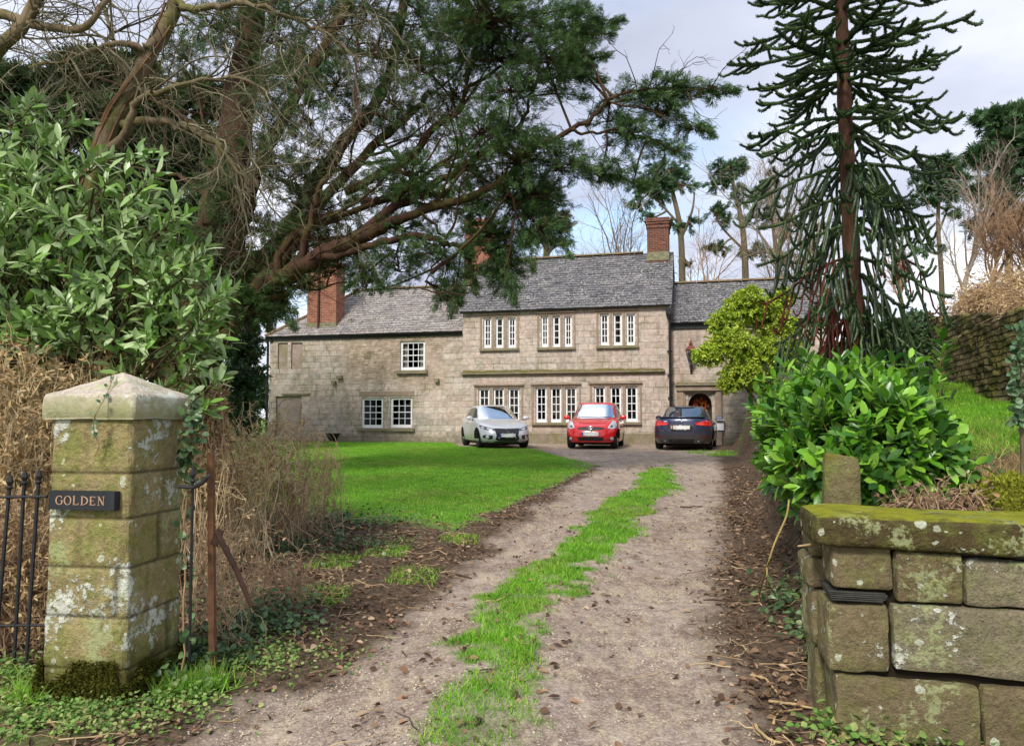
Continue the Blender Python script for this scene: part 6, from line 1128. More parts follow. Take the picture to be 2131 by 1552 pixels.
# ------------------------------------------------------------------ monkey puzzle
M_mp = leafmat('monkey_puzzle_scale', [lin(30, 46, 24), lin(48, 68, 32), lin(72, 96, 48), lin(42, 60, 38)], .5, .35, .05, 1, .6); M_mpd = leafmat('dead_scale', [lin(80, 40, 31), lin(106, 58, 43), lin(62, 38, 30)], .8, .2, 0)
MY = 16.0; mp = thing('monkey_puzzle_tree', 'tall monkey puzzle tree with drooping rope like branches behind the laurel hedge', 'tree', np.append(W(1785, 800, MY)[:2], tz(*W(1785, 800, MY)[:2])))
tr_ = limb([(1787, 860, MY), (1781, 740, MY), (1771, 500, MY), (1761, 300, MY), (1752, 60, MY), (1746, -140, MY), (1742, -300, MY)], 40); m = MB(); n_ = len(tr_); m.tube(tr_, np.linspace(.215, .10, n_) * (1 + .06 * np.sin(np.arange(n_) * 2.1)), 14); m.build('trunk', bark('monkey_puzzle_bark', lin(56, 40, 34), lin(108, 78, 62), 0, 5), mp, smooth=True)
def ropes(core, sc, P, r):
    B, n, _ = P.shape; core.tubes(P, taper(B, n, r, r * .75), 6)
    L = np.linalg.norm(np.diff(P, axis=1), axis=2).sum(1); k = max(4, int(np.median(L) / .020)); t = np.linspace(0, .999, k) * (n - 1); i = t.astype(int); f = (t - i)[None, :, None]
    q = P[:, i] * (1 - f) + P[:, i + 1] * f; g = norm(P[:, i + 1] - P[:, i])
    for a in range(4):
        rad = perp(g.reshape(-1, 3)); dd = norm(rad * .85 + g.reshape(-1, 3) * .9); blades(sc, q.reshape(-1, 3) + rad * r * .7, dd, np.cross(dd, rad), r * 1.0, r * .9)
live, dead = (MB(), MB()), (MB(), MB())
tv = np.array([CAMZ + 0] * n_)
def trunk_at(v): 
    d = ray(1765, v); z = CAMZ + d[2] / d[1] * MY; i = np.argmin(abs(tr_[:, 2] - z)); return tr_[i]
for wi, v in enumerate((670, 625, 575, 520, 462, 402, 345, 288, 232, 178, 128, 82, 40, -5, -55)):
    f = np.clip(v / 700, 0, 1); nb = 4 if v > 380 else 5 if v > 200 else 6; a0 = U(0, 6.28); hang = smooth(f, .22, .62)
    for b in range(nb):
        isd = (v > 440 and (b + wi) % 4 == 0) or (v > 560 and b == 3 and wi == 0); tgt = dead if isd else live; lo = .7 if isd else 1
        a = a0 + b * 2 * math.pi / nb + U(-.25, .25); rd = np.array([math.cos(a), math.sin(a), 0]); R_ = (2.25 + .3 * math.sin(wi * 1.9 + b * 2.3) + U(-.3, .25)) * (.72 if v > 560 else 1) * (.8 if isd else 1); D = .35 + 1.25 * f + U(-.15, .2); t = np.linspace(0, 1, 14)
        P = trunk_at(v) + rd * (R_ * (t - .10 * t ** 2 * f))[:, None] + np.array([0, 0, 1]) * (.22 * (1 - f) * t - D * t ** 1.6 + (.6 + .2 * f) * np.maximum(t - .62, 0) ** 2 * 3.2)[:, None] + np.cumsum(rng.normal(size=(14, 3)) * .018, 0) * [1, 1, .6]
        ropes(*tgt, P[None], .044 * lo)
        k = 9 if v < 150 else 11; tt = np.sort(U(.16, .97, k)); i = (tt * 13).astype(int); st = P[i]; tg = norm(P[i + 1] - P[i]); side = np.cross(tg, [0, 0, 1.]) * np.where(np.arange(k) % 2, 1, -1)[:, None]
        l = U(.55, 1.0, k) * (1.1 - .45 * tt) * (1 + .75 * hang); u_ = np.linspace(0, 1, 11)
        dr = (.22 + 1.0 * hang) * U(.8, 1.15, k); d = norm(tg * [1, 1, .4] * .75 + side * U(.45, .9, (k, 1))) * (1 - .62 * hang)
        Q_ = st[:, None] + d[:, None] * (l[:, None] * (u_ + (.9 * hang) * np.maximum(u_ - .6, 0) ** 1.5)[None])[..., None] + np.array([0, 0, 1]) * (l[:, None] * (-dr[:, None] * (u_ ** 1.05)[None] + (.5 + .75 * hang) * (np.maximum(u_ - .62, 0) ** 2 * 3)[None]))[..., None] + rng.normal(size=(k, 11, 3)) * .008
        ropes(*tgt, Q_, (.035 - .006 * hang) * lo)
for (co, sc), nm, mt in ((live, 'branches', M_mp), (dead, 'dead_branches', M_mpd)):
    sc.v += co.v; sc.f += [(q + sc.n, mi) for q, mi in co.f]; sc.at += co.at; sc.n += co.n; o = sc.build(nm, mt, mp)
    if nm[0] == 'd': o['label'] = 'reddish brown dead lower branches'

# ------------------------------------------------------------------ trees behind the house
M_pbark = bark('pine_bark', lin(74, 64, 52), lin(120, 106, 86), .2, 2); M_pine = leafmat('pine_needles', [lin(44, 72, 46), lin(64, 96, 58), lin(90, 118, 70), lin(58, 86, 64)], .7, .2, .1, .25, .6); M_pine2 = leafmat('greyish_pine_needles', [lin(60, 74, 52), lin(84, 94, 64), lin(108, 108, 76), lin(96, 84, 60)], .7, .2, .1, .25, .6)
def pine(lab, limbs_, cls, leaf=M_pine, per=13): 
    limbs_ = [(p_, a_ * .72, b_ * .8) for p_, a_, b_ in limbs_]; cls = [(u, v, ru * 1.2, rv * 1.3, Y, n) for u, v, ru, rv, Y, n in cls]
    b = limbs_[0][0][0]; p = W(*b); return evergreen('pine_tree', lab, (p[0], p[1], tz(p[0], p[1])), limbs_, cls, leaf, .022, .08, per, (.28, .6), M_pbark)
pine('pine with a rounded dark top directly behind the dark brick chimney', [([(1424, 905, 52), (1420, 600, 52), (1416, 480, 52), (1400, 400, 52), (1392, 355, 52)], .42, .12), ([(1416, 500, 52), (1440, 440, 52), (1445, 400, 52)], .16, .06), ([(1416, 470, 52), (1370, 420, 52), (1345, 405, 52)], .14, .05)], [(1385, 358, 42, 20, 52, 40), (1362, 385, 34, 16, 52, 26), (1418, 385, 28, 16, 52, 22), (1345, 402, 26, 9, 52, 12), (1330, 425, 26, 10, 52, 9), (1372, 415, 24, 9, 52, 9), (1438, 470, 18, 9, 52, 8), (1400, 470, 14, 8, 52, 5), (1345, 460, 20, 9, 52, 6), (1440, 545, 14, 8, 52, 4)])
pine('pine with brown tinged crown between the chimney and the camellia', [([(1556, 905, 55), (1552, 600, 55), (1546, 480, 55), (1530, 400, 55), (1516, 345, 55)], .45, .12), ([(1548, 520, 55), (1500, 470, 55), (1485, 430, 55)], .15, .05), ([(1546, 480, 55), (1590, 410, 55)], .15, .05)], [(1512, 355, 34, 18, 55, 32), (1494, 385, 24, 16, 55, 18), (1540, 348, 22, 12, 55, 14), (1488, 440, 24, 12, 55, 12), (1520, 455, 30, 14, 55, 14), (1500, 518, 34, 9, 55, 12), (1570, 520, 30, 9, 55, 8), (1548, 410, 34, 20, 55, 18)])
pine('loose pale pine standing just left of the monkey puzzle trunk', [([(1625, 905, 58), (1620, 600, 58), (1610, 480, 58), (1600, 400, 58)], .4, .1)], [(1600, 420, 34, 26, 58, 26), (1580, 460, 30, 16, 58, 14), (1640, 470, 30, 18, 58, 14), (1575, 530, 26, 9, 58, 9), (1640, 540, 30, 10, 58, 9), (1610, 370, 30, 14, 58, 10)], M_pine2)
pine('pine seen through the hanging cypress foliage above the main roof', [([(1140, 905, 50), (1138, 560, 50), (1132, 440, 50), (1128, 400, 50)], .4, .1)], [(1110, 425, 40, 26, 50, 40), (1150, 465, 36, 26, 50, 34), (1112, 495, 40, 18, 50, 26), (1165, 508, 22, 9, 50, 10), (1140, 395, 30, 14, 50, 16)], M_pine2)
pine('smaller dark pine right of the monkey puzzle', [([(1962, 905, 48), (1960, 600, 48), (1952, 460, 48), (1960, 340, 48)], .3, .1), ([(1955, 480, 48), (1985, 400, 48)], .12, .05)], [(1960, 345, 46, 16, 48, 34), (1932, 378, 38, 14, 48, 26), (1990, 372, 28, 14, 48, 20), (1962, 402, 44, 14, 48, 26), (1918, 418, 28, 9, 48, 12), (1985, 440, 26, 9, 48, 8), (1930, 520, 30, 8, 48, 8)])
pine('big dark pine above the old garden wall at the right edge', [([(2105, 905, 36), (2100, 600, 36), (2096, 400, 36), (2088, 240, 36)], .35, .1), ([(2098, 480, 36), (2050, 400, 36), (2035, 340, 36)], .14, .05), ([(2097, 420, 36), (2130, 340, 36)], .14, .05)], [(2070, 256, 42, 22, 36, 50), (2118, 250, 36, 26, 36, 50), (2092, 305, 56, 26, 36, 70), (2042, 326, 36, 14, 36, 28), (2112, 365, 50, 30, 36, 60), (2062, 400, 46, 22, 36, 40), (2105, 445, 46, 22, 36, 40), (2140, 310, 40, 50, 36, 50), (2050, 470, 40, 14, 36, 16)])
M_bt = leafmat('grey_twig', [lin(120, 108, 96), lin(150, 138, 124), lin(104, 92, 80)], .85, .2, 0); M_bt2 = leafmat('brown_twig', [lin(128, 98, 74), lin(158, 128, 98), lin(104, 80, 62)], .85, .2, 0)
def bare(lab, u, v0, vt, Y, n1, spread, mat, r0=.2, r2=.012, n2=7, n3=6, name='bare_tree', fork=.2):
    b = W(u, v0, Y); b[2] = tz(b[0], b[1]); top = W(u, vt, Y); H = top[2] - b[2]; th = thing(name, lab, 'tree', b); wood, tw = MB(), MB()
    P = grow(b[None], np.array([[U(-.05, .05), 0, 1.]]), H * .62, 14, .05); wood.tubes(P, taper(1, 14, r0, r0 * .4), 8)
    s, d, t = spawn(P, n1, fork, 1, .5); A = grow(s, d + [0, 0, .5], H * U(.3, .52, n1) * spread, 10, .12, (0, 0, .4)); wood.tubes(A, taper(n1, 10, r0 * .36, r2 * 1.5), 5)
    s, d, _ = spawn(A, n2, .2, 1, .6); B_ = grow(s, d, H * U(.1, .24, len(s)) * spread, 7, .14, (0, 0, .3)); tw.tubes(B_, taper(len(s), 7, r2 * 1.6, r2 * .7), 3)
    s, d, _ = spawn(B_, n3, .2, 1, .6); C_ = grow(s, d, H * U(.04, .11, len(s)) * spread, 5, .16); tw.tubes(C_, taper(len(s), 5, r2 * .8, r2 * .45), 3)
    wood.build('trunk', mat, th); tw.build('twigs', mat, th); return th
bare('spreading bare tree behind the ridge left of the dark brick chimney', 1275, 905, 400, 46, 16, 1.0, M_bt, .18, .013); bare('slim bare tree behind the main roof near the hanging cypress foliage', 1215, 905, 440, 46, 12, .9, M_bt, .14, .012)
bare('tall pale bare tree rising behind the monkey puzzle on its left', 1640, 905, 300, 44, 18, 1.0, M_bt, .18, .013); bare('slim bare tree right behind the dark brick chimney', 1462, 905, 370, 50, 10, .7, M_bt2, .14, .012); bare('bare tree close to the right wing gable end', 1700, 905, 420, 42, 14, .9, M_bt2, .16, .013)
bare('bare tree left of the big dark pine', 2010, 905, 300, 34, 16, 1.0, M_bt, .14, .011); bare('low bare tree between the monkey puzzle and the garden wall', 1890, 880, 480, 34, 14, .9, M_bt2, .14, .011); bare('bare brown tree in front of the big dark pine', 2075, 880, 420, 28, 18, 1.1, M_bt2, .12, .009, 8, 8); bare('bare brown tree at the far right edge', 2150, 880, 440, 27, 18, 1.1, M_bt2, .12, .009, 8, 8)
for x_, y_, h_, lab in ((-14, 38, 10, 'dark evergreen behind the left wing'), (-20, 33, 11, 'dark evergreen far left of the left wing'), (-10.5, 44, 9, 'bushy evergreen beyond the left hip of the roof')):
    u_ = 1065 + 1550 * x_ / y_; v_ = 870 - (h_ - 1.5) / y_ * 1550; Hh = 905 - v_
    if lab.startswith('dark'): evergreen('evergreen_tree', lab, (x_, y_, tz(x_, y_)), [([(u_, 900, y_), (u_, v_ + Hh * .4, y_), (u_, v_ + 20, y_)], .25, .05)], [(u_ + U(-50, 50), v_ + Hh * f_, 80 + 40 * f_, 60, y_, 60) for f_ in (.1, .3, .5, .7, .9)], M_yew, per=12, sl=(.35, .6))

# ------------------------------------------------------------------ the old garden wall with brush and ivy
gw = thing('old_garden_wall', 'long old rubble stone retaining wall on the bank at the right', 'wall', (WA[0], WA[1], tz(*WA)))
t = NT('old_wall_rubble'); p = t.pos(); a_ = t.sep(t.attr('uvw')); q = t.vadd(t.comb(a_[0], a_[1]), t.scale(t.noise(p, 3, 3, out=1), (.12, .10, 0)))
k = t.t.nodes.new('ShaderNodeTexBrick')
for kk, vv in {'Vector': q, 'Color1': (0, 0, 0), 'Color2': (1, 1, 1), 'Mortar': (.5, .5, .5), 'Scale': 1.0, 'Mortar Size': .022, 'Mortar Smooth': .6, 'Brick Width': .36, 'Row Height': .13}.items(): t.set(k.inputs[kk], vv)
n = t.noise(p, 9, 6, .7); c = t.ramp(k.outputs[0], (0, lin(96, 84, 60)), (.5, lin(122, 108, 78)), (1, lin(138, 126, 92))); c = t.mix(1.0, c, t.ramp(n, (.25, .6), (.75, 1.3)), 'MULTIPLY'); c = t.mix(t.math('MULTIPLY', t.ramp(t.noise(p, 1.2, 4), (.45, 0), (.6, .7)), 1.0), c, lin(122, 118, 56)); c = t.mix(t.math('MULTIPLY', k.outputs[1], .85), c, lin(48, 40, 28))
M_gw = t.out(c, .95, t.bump(t.math('SUBTRACT', t.math('MULTIPLY', n, .5), k.outputs[1]), 1.0, .06), .1)
wL = np.linalg.norm(WB - WA); ss = np.linspace(-2.5, wL, 160); nd = np.array([_wd[1], -_wd[0]])
b2 = WA[None] + _wd[None] * ss[:, None]; zb = terr(b2[:, 0] - nd[0] * .15, b2[:, 1] - nd[1] * .15) - .15; zt = terr(b2[:, 0] + nd[0] * .9, b2[:, 1] + nd[1] * .9) + .05 + .12 * (fbm(ss, ss * 0, 1.1, 3, 7) - .5)
hh = np.linspace(0, 1, 40); Zg = zb[:, None] + (zt - zb)[:, None] * hh[None]; dsp = (fbm(ss[:, None] * 1.2 + 0 * Zg, Zg * 2.4, 3.0, 4, 17) - .5) * .16 + .12 * hh[None]
V = np.stack([b2[:, :1] + nd[0] * dsp, b2[:, 1:] + nd[1] * dsp, Zg], -1); topb = np.stack([b2[:, 0] + nd[0] * .5, b2[:, 1] + nd[1] * .5, zt], -1)[:, None]
V = np.concatenate([V, topb], 1); A_ = np.stack([ss[:, None] + 0 * V[..., 0], V[..., 2], 0 * V[..., 0]], -1); m = MB(); m.grid(V, at=A_.reshape(-1, 3))
e1 = V[-1]; m.add(np.concatenate([e1, e1 + np.append(nd, 0) * .6]), [(i, i + 1, i + 1 + len(e1), i + len(e1)) for i in range(len(e1) - 1)], at=np.concatenate([np.stack([e1[:, 0], e1[:, 2], 0 * e1[:, 0]], -1)] * 2))
m.build('masonry', M_gw, gw, smooth=True, attr='uvw')
M_brush = leafmat('dry_stem', [lin(164, 140, 102), lin(198, 176, 134), lin(220, 200, 160), lin(134, 112, 82)], .85, .2, .0); M_dleaf = leafmat('dry_leaf', [lin(156, 126, 86), lin(192, 162, 114), lin(214, 190, 144), lin(124, 96, 66)], .85, .2, .2); M_red = leafmat('reddish_dry_stem', [lin(140, 112, 88), lin(170, 140, 112), lin(196, 168, 136), lin(108, 84, 68)], .85, .2, .0)
def brush(name, lab, base, blobs, stem_m, leaf_m=None, r=.004, nl=0, ll=.06, arch=.35, cat='shrub', sub=5):
    """a thicket: stems from the ground arching into each blob (centre, radii, count), side twigs, dead leaves"""
    th = thing(name, lab, cat, base); sm, lm = MB(), MB()
    for c, rr, n in blobs:
        e = ellip(c, rr, n, .3); s = np.stack([c[0] + rng.normal(size=n) * rr[0] * .45, c[1] + rng.normal(size=n) * rr[1] * .5], -1); s = np.concatenate([s, terr(s[:, 0], s[:, 1])[:, None]], 1)
        h = e - s; P = s[:, None] + h[:, None] * np.linspace(0, 1, 9)[None, :, None]; w_ = np.sin(np.linspace(0, math.pi, 9))[None, :, None]
        P = P + w_ * (np.array([0, 0, 1]) * np.abs(rng.normal(size=(n, 1, 1))) * arch * np.linalg.norm(h, axis=1)[:, None, None] * .6 + rng.normal(size=(n, 1, 3)) * .10) + rng.normal(size=P.shape) * .018
        sm.tubes(P, taper(n, 9, U(.7, 1.4, n) * r, r * .5), 4)
        s2, d2, _ = spawn(P, sub, .35, 1, .7, .1); Q_ = grow(s2, d2, U(.12, .5, len(s2)) * rr.max() / .5, 6, .25, (0, 0, -.3)); sm.tubes(Q_, taper(len(s2), 6, r * .7, r * .3), 3)
        if nl: q, d, _ = spawn(Q_, nl, .2, 1, .9); leaves(lm, q, d + [0, 0, -.4], rng.normal(size=q.shape), U(.5, 1.3, len(q)) * ll, U(.2, .5, len(q)) * ll, U(-.6, .8, (len(q), 1)), .3)
    sm.build('stems', stem_m, th)
    if nl: lm.build('dead_leaves', leaf_m, th)
    return th
def pb(u, v, ru, rv, Y, n): return (W(u, v, Y), pxr(None, ru, rv, Y), n)
for s_, lab in ((4.6, 'nearest clump of brown dead brambles hanging over the old garden wall'), (6.6, 'clump of brown dead brambles in the middle of the old garden wall top'), (8.6, 'clump of dead brambles near the far end of the old garden wall'), (10.8, 'clump of dead brambles on the far end of the old garden wall')):
    c2 = WA + _wd * s_ + nd * .55; z_ = tz(c2[0] + nd[0] * .5, c2[1] + nd[1] * .5); brush('dead_bramble', lab, (c2[0], c2[1], z_), [(np.array([c2[0] + nd[0] * U(.5, 1.0), c2[1] + U(-.8, .8), z_ + U(.15, .45)]), np.array([.4, 1.0, .3]), 50) for _ in range(3)], M_red, M_dleaf, .007, 4, .09, .4)
M_ivy = leafmat('ivy_leaf', [lin(40, 66, 34), lin(64, 94, 50), lin(98, 124, 78), lin(52, 80, 46), lin(110, 128, 70)], .4, .45, .1, 2, .6); M_ivy2 = leafmat('pale_ivy_leaf', [lin(50, 80, 46), lin(84, 116, 78), lin(118, 144, 108), lin(66, 100, 54)], .4, .45, .1, 2, .6)
iv = thing('ivy_clump', 'dark ivy covering the far end of the old garden wall', 'ivy', (WB[0] - .2, WB[1] - .3, tz(WB[0] - .3, WB[1] - .4))); lm, sm = MB(), MB(); n = 5200; q = ellip(np.array([WB[0] - .15, WB[1] - .1, iv.location[2] + .95]), np.array([.75, .8, 1.15]), n, .6); leaves(lm, q, rng.normal(size=(n, 3)) + [-.3, -.5, -.3], rng.normal(size=(n, 3)) * .6 + [-.4, -.8, .5], U(.06, .12, n), U(.06, .11, n))
for i in range(14): e = q[i]; sm.tube(resample([[WB[0] - .2 + U(-.2, .2), WB[1] - .3, iv.location[2]], [e[0], e[1], (e[2] + iv.location[2]) / 2], e], 8), [.02] * 8, 4)
lm.build('foliage', M_ivy, iv); sm.build('stems', M_pbark, iv)
# ivy stem at the right edge
ist = thing('ivy_covered_trunk', 'slim young trunk wrapped in pale ivy at the right edge of the photo', 'tree', np.append(W(2138, 1080, 4.7)[:2], tz(*W(2138, 1080, 4.7)[:2]))); m = MB(); P = resample([np.array(ist.location) - [0, 0, .05], W(2134, 950, 4.7), W(2132, 820, 4.7), W(2140, 640, 4.7), W(2160, 420, 4.7)], 24); m.tube(P, np.linspace(.032, .02, 24), 8); m.build('trunk', M_abark, ist, smooth=True)
n = 260; i = rng.integers(9, 17, n); q = P[i] + ellip(np.zeros(3), np.array([.085, .09, .05]), n, .2); m = MB(); leaves(m, q, rng.normal(size=(n, 3)) * .7 + [-.3, -.3, -.5], rng.normal(size=(n, 3)) * .5 + [-.3, -1, .3], U(.03, .06, n), U(.03, .055, n)); m.build('ivy', M_ivy2, ist)

# ------------------------------------------------------------------ undergrowth on the left
brush('dry_thicket', 'straw brown dead thicket behind and left of the gate pier', G(60, 1180), [pb(20, 800, 90, 80, 5.9, 80), pb(110, 790, 100, 50, 6.2, 80), pb(200, 790, 90, 40, 6.3, 40), pb(20, 930, 70, 100, 5.5, 80), pb(310, 810, 80, 40, 6.4, 40), pb(-60, 850, 90, 110, 5.6, 50), pb(60, 900, 90, 60, 5.8, 60)], M_brush, M_dleaf, .0042, 3, .06)
brush('dry_thicket', 'reddish dead stems tangled behind the iron railing', G(30, 1330), [pb(30, 1130, 80, 90, 5.0, 90), pb(-30, 1180, 60, 90, 4.9, 50), pb(70, 1220, 50, 60, 4.9, 40)], M_red, M_dleaf, .004, 3, .05)
brush('dry_thicket', 'tan dead hydrangea thicket between the gate pier and the lawn', G(470, 1130), [pb(430, 890, 55, 50, 7, 50), pb(480, 920, 70, 45, 7.6, 50), pb(540, 940, 80, 45, 8.0, 55), pb(430, 970, 60, 50, 6.6, 34), pb(580, 900, 60, 25, 8.4, 24), pb(500, 990, 80, 40, 7.2, 34)], M_brush, M_dleaf, .004, 2, .05)
brush('dry_thicket', 'thin twiggy bare bush at the left end of the lawn', G(620, 1080), [pb(620, 990, 80, 50, 8.8, 50), pb(680, 980, 40, 60, 9.2, 26), pb(600, 1030, 90, 40, 8.2, 40), pb(650, 910, 50, 40, 9.5, 16)], M_red, M_dleaf, .004, 1, .035, .5)
brush('dry_thicket', 'reddish low dead stems around the rusty gate post', G(470, 1290), [pb(430, 1130, 50, 70, 5.2, 26), pb(520, 1170, 90, 50, 5.6, 36), pb(600, 1190, 70, 36, 5.8, 26), pb(480, 1220, 70, 30, 4.9, 22)], M_red, M_dleaf, .0026, 1, .035, .5)
brush('bracken_tuft', 'small upright reddish brown bracken tuft right of the pier cap', G(445, 1150), [pb(442, 830, 26, 36, 6.8, 60)], M_red, M_dleaf, .005, 6, .05, .1, 'plant')
def patches(name, lab, cat, spots, mat, n, ll, lw, hgt, up=.7):
    m = MB()
    for (cx, cy, rx, ry, k) in spots:
        q = int(n * k); x, y = cx + rng.normal(size=q) * rx, cy + rng.normal(size=q) * ry; kq = fbm(x, y, 4.5, 3, 77) > .42 + .06 * rng.normal(size=q); x, y = x[kq], y[kq]; q = len(x); z = np.abs(rng.normal(size=q)) * hgt; p = on(x, y); p[:, 2] += z; nr = norm(np.stack([rng.normal(size=q) * up, rng.normal(size=q) * up - .25, np.ones(q)], -1)); leaves(m, p, rng.normal(size=(q, 3)) * [1, 1, .3], nr, U(.6, 1.2, q) * ll, U(.6, 1.2, q) * lw, .2, .1)
    return tag(m.build(name, mat), lab, cat, kind='stuff')
g2 = lambda u, v: G(u, v)[:2]
patches('ground_ivy', 'dark ivy leaves creeping over the ground right of the gate pier', 'ivy', [(*g2(660, 1090), .55, .3, 1), (*g2(560, 1110), .5, .3, .7), (*g2(600, 1150), .4, .25, .6), (*g2(520, 1260), .22, .2, .9), (*g2(560, 1300), .2, .15, .5), (*g2(400, 1390), .14, .2, .7), (*g2(470, 1330), .25, .2, .6), (*g2(740, 1090), .4, .2, .4), (*g2(40, 1300), .4, .3, .8), (*g2(430, 1180), .4, .4, .7), (*g2(700, 1140), .4, .15, .3)], M_ivy, 820, .045, .042, .08)
M_weed = leafmat('weed_leaf', [lin(64, 102, 34), lin(96, 138, 54), lin(132, 168, 82), lin(110, 140, 70), lin(164, 178, 104), lin(150, 140, 90)], .55, .35, .3, 3, .5)
patches('ground_weeds', 'bright green small leaved weeds covering the ground in front of the gate pier', 'weeds', [(*g2(60, 1490), .35, .16, 1.6), (*g2(200, 1480), .3, .14, 1.6), (*g2(120, 1420), .35, .12, .8), (*g2(20, 1400), .2, .15, .9), (*g2(320, 1450), .2, .12, .9), (*g2(350, 1410), .14, .14, .5), (*g2(560, 1370), .3, .16, .5), (*g2(480, 1400), .2, .2, .5), (*g2(640, 1330), .2, .12, .2), (*g2(0, 1530), .3, .1, 1.2), (*g2(820, 1130), .14, .12, .1)], M_weed, 1100, .027, .02, .03)
patches('wall_foot_weeds', 'bright green weeds growing along the foot of the block wall', 'weeds', [(*g2(1800, 1530), .14, .07, .7), (*g2(1900, 1520), .2, .07, 1.1), (*g2(2030, 1510), .2, .08, 1.2), (*g2(2120, 1500), .15, .09, 1.2), (*g2(1990, 1545), .3, .05, 1)], M_weed, 420, .045, .036, .045)
m = MB(); gx_, gy_ = g2(375, 1440)
for cx, cy, k in ((gx_, gy_, 420), (gx_ + .12, gy_ + .1, 200), (*g2(150, 1400), 200), (*g2(60, 1460), 240), (*g2(1840, 1520), 120)): x, y = cx + rng.normal(size=k) * .09, cy + rng.normal(size=k) * .06; blade_field(m, x, y, .15, .007, .8)
tag(m.build('grass_tuft', M_blade), 'long grass tufts at the foot of the gate pier and wall', 'grass', kind='stuff')
# ivy strand on the pier
pi = thing('ivy_strand', 'ivy strand climbing the right edge of the gate pier below its cap', 'ivy', W(388, 1100, 4.3)); m, lm = MB(), MB()
for pts in ([(380, 1400, 4.28), (384, 1200, 4.30), (386, 1000, 4.34), (392, 880, 4.36), (400, 830, 4.36)], [(386, 1000, 4.34), (396, 930, 4.3), (404, 860, 4.3)]):
    P = limb(pts, 30) + rng.normal(size=(30, 3)) * .006; m.tube(P, [.006] * 30, 5); i = np.concatenate([rng.integers(8, 30, 70), rng.integers(0, 8, 12)]); q = P[i] + rng.normal(size=(82, 3)) * [.025, .03, .03]; leaves(lm, q, rng.normal(size=(82, 3)) + [.3, -.4, -.3], rng.normal(size=(82, 3)) * .5 + [.2, -1, .4], U(.03, .055, 82), U(.028, .05, 82))
m.build('stem', M_twig, pi); lm.build('leaves', M_ivy, pi)
ps = thing('ivy_strand', 'small ivy sprig hanging from the cap on the front of the gate pier', 'ivy', W(200, 960, 3.98)); m, lm = MB(), MB(); P = resample([W(238, 775, 4.2), W(222, 820, 3.98), W(198, 865, 3.93), W(196, 900, 3.97), W(206, 925, 3.98), W(196, 950, 3.99)], 24); m.tube(P, [.003] * 24, 5); i = rng.integers(2, 16, 16); q = P[i] + rng.normal(size=(16, 3)) * .008 + [0, -.012, 0]; leaves(lm, q, rng.normal(size=(16, 3)), rng.normal(size=(16, 3)) * .4 + [0, -1, .3], U(.02, .035, 16), U(.018, .03, 16)); m.build('stem', M_twig, ps); lm.build('leaves', M_ivy2, ps)

# ------------------------------------------------------------------ right bank: debris, hanging plants, sticks
brush('twig_pile', 'pile of dead twigs and leaves lying on the soil behind the coping slab', W(1930, 1050, 4.4), [(W(1900, 1045, 4.3), np.array([.18, .12, .035]), 36), (W(1990, 1052, 4.3), np.array([.18, .12, .035]), 36)], M_red, M_leaf, .003, 2, .05, .12, 'twigs')
mm_ = thing('moss_mound', 'bright moss mound on the soil behind the right end of the coping slab', 'moss', W(2110, 1060, 4.4)); m = MB(); th, ph = np.linspace(0, math.pi * .5, 12), np.linspace(0, 2 * math.pi, 30, endpoint=False); q = np.array([[[math.sin(a) * math.cos(b), math.sin(a) * math.sin(b), math.cos(a)] for b in ph] for a in th]); cc = np.array(mm_.location); V = q * np.array([.26, .2, .16]); V = V * (1 + (fbm(q[..., 0] * 3 + q[..., 2], q[..., 1] * 3, 2.5, 4, 3)[..., None] - .5) * .6) + cc; m.grid(V, True); m.build('mound', M_mossd, mm_, smooth=True)
n = 5000; q = V.reshape(-1, 3)[rng.integers(0, V.size // 3, n)] + rng.normal(size=(n, 3)) * .012; m = MB(); dd = norm(q - cc + rng.normal(size=(n, 3)) * .12 + [0, 0, .06]); blades(m, q, dd, perp(dd), U(.02, .04, n), .010); m.build('moss_fronds', leafmat('bright_moss', [lin(120, 124, 34), lin(156, 160, 56), lin(92, 96, 30)], .9, .1, .1), mm_)
patches('bank_ivy', 'dark ivy and fern leaves hanging on the earth bank beside the block wall', 'ivy', [(1.95, 4.5, .10, .3, .8), (2.1, 5.2, .12, .4, 1), (2.3, 5.9, .15, .4, .6), (2.6, 4.6, .3, .2, .3), (3.4, 5.2, .4, .3, .4), (4.2, 6.2, .5, .4, .5)], M_ivy, 420, .06, .045, .07, .9)
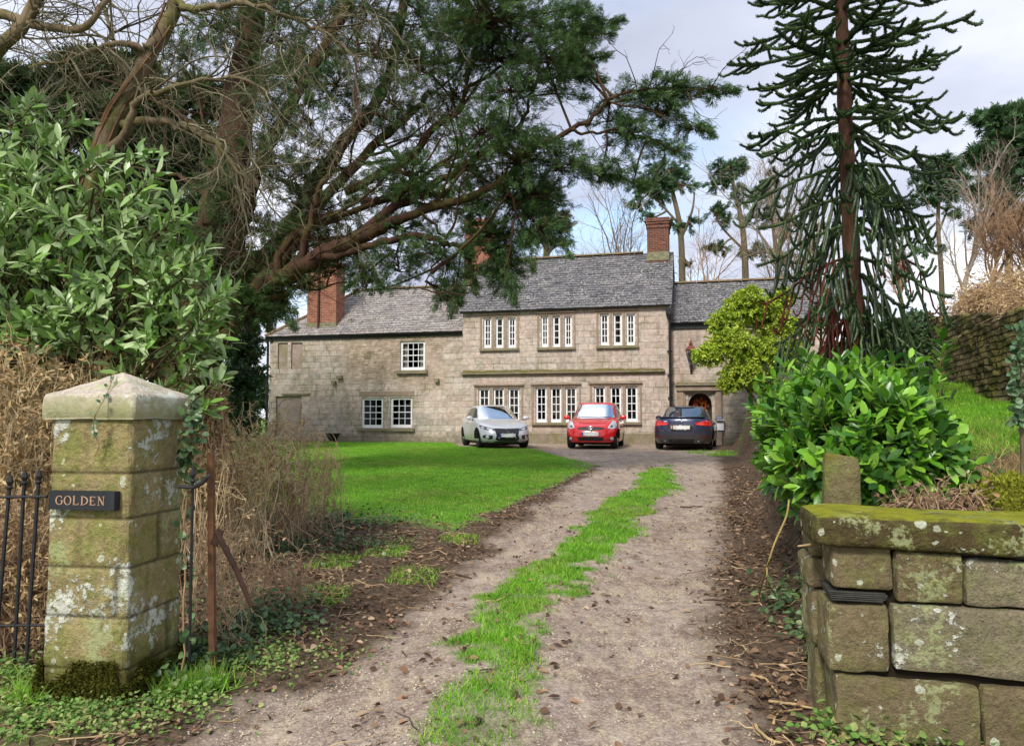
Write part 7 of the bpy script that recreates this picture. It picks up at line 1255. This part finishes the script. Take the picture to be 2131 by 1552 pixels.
bs = thing('trailing_stem', 'long yellowish trailing stem hanging from the hedge down onto the leaf litter', 'stem', G(1580, 1252)); m = MB(); b0_ = np.array(bs.location); m.tube(resample([W(1642, 1040, 5.6), W(1636, 1075, 5.45), W(1612, 1130, 5.2), W(1596, 1180, 5.1), b0_ + [.02, .05, .05], b0_], 24), np.linspace(.008, .005, 24), 6); m.tube(resample([W(1596, 1180, 5.1), W(1600, 1215, 5.05), G(1622, 1250) + [0, 0, .01]], 12), np.linspace(.006, .004, 12), 6); m.build('stem', plain('yellow_stem', lin(150, 132, 76), .8, .2, var=.25), bs, smooth=True)
M_stick = plain('pale_stick', lin(172, 148, 106), .85, .2, var=.3, scale=14, bump=.3); M_stick2 = plain('dark_stick', lin(74, 58, 46), .85, .2, var=.3, scale=14, bump=.3)
for pts, r, mt, lab in (([(1562, 1408), (1592, 1418), (1622, 1450)], .009, M_stick, 'thick pale curved stick on the litter left of the block wall'), ([(1600, 1462), (1660, 1470), (1722, 1484)], .008, M_stick, 'pale straight stick touching the foot of the block wall'), ([(1610, 1508), (1620, 1488), (1670, 1478)], .007, M_stick, 'short bent pale stick in front of the block wall'), ([(1572, 1512), (1590, 1538), (1640, 1556)], .010, M_stick, 'pale stick at the bottom edge near the block wall'), ([(1464, 1249), (1520, 1251), (1578, 1254)], .007, M_stick2, 'thin dark straight stick lying across the right wheel track edge'), ([(1415, 1056), (1440, 1057), (1462, 1055)], .012, M_stick2, 'dark stick lying on the right wheel track further up the drive'), ([(925, 1196), (950, 1198), (982, 1206)], .010, M_stick2, 'dark stick on the left edge of the drive'), ([(1010, 1254), (1040, 1250), (1064, 1236)], .008, M_stick, 'pale stick on the left wheel track beside the grass strip'), ([(706, 1178), (712, 1192), (714, 1212)], .008, M_stick, 'small pale forked stick on the leaf litter left of the drive')):
    P = np.array([G(u, v) for u, v in pts]); P[:, 2] += r * .8; P = resample(P, 12); P[1:-1, 2] += np.abs(rng.normal(size=10)) * r * .5; m = MB(); m.tube(P, np.linspace(r, r * .6, 12) * (1 + rng.normal(size=12) * .1), 7); m.v[0] = m.v[0]; o = m.build('fallen_stick', mt, smooth=True); tag(o, lab, 'stick', 'sticks lying by the drive')
ps_ = thing('protruding_stick', 'pale broken stick poking out from under the coping slab towards the drive', 'stick', W(1712, 1128, 3.75)); m = MB(); m.tube(resample([W(1660, 1136, 3.7), W(1690, 1132, 3.72), W(1722, 1122, 3.8)], 8), np.linspace(.004, .010, 8), 6); m.build('stick', M_stick, ps_, smooth=True)
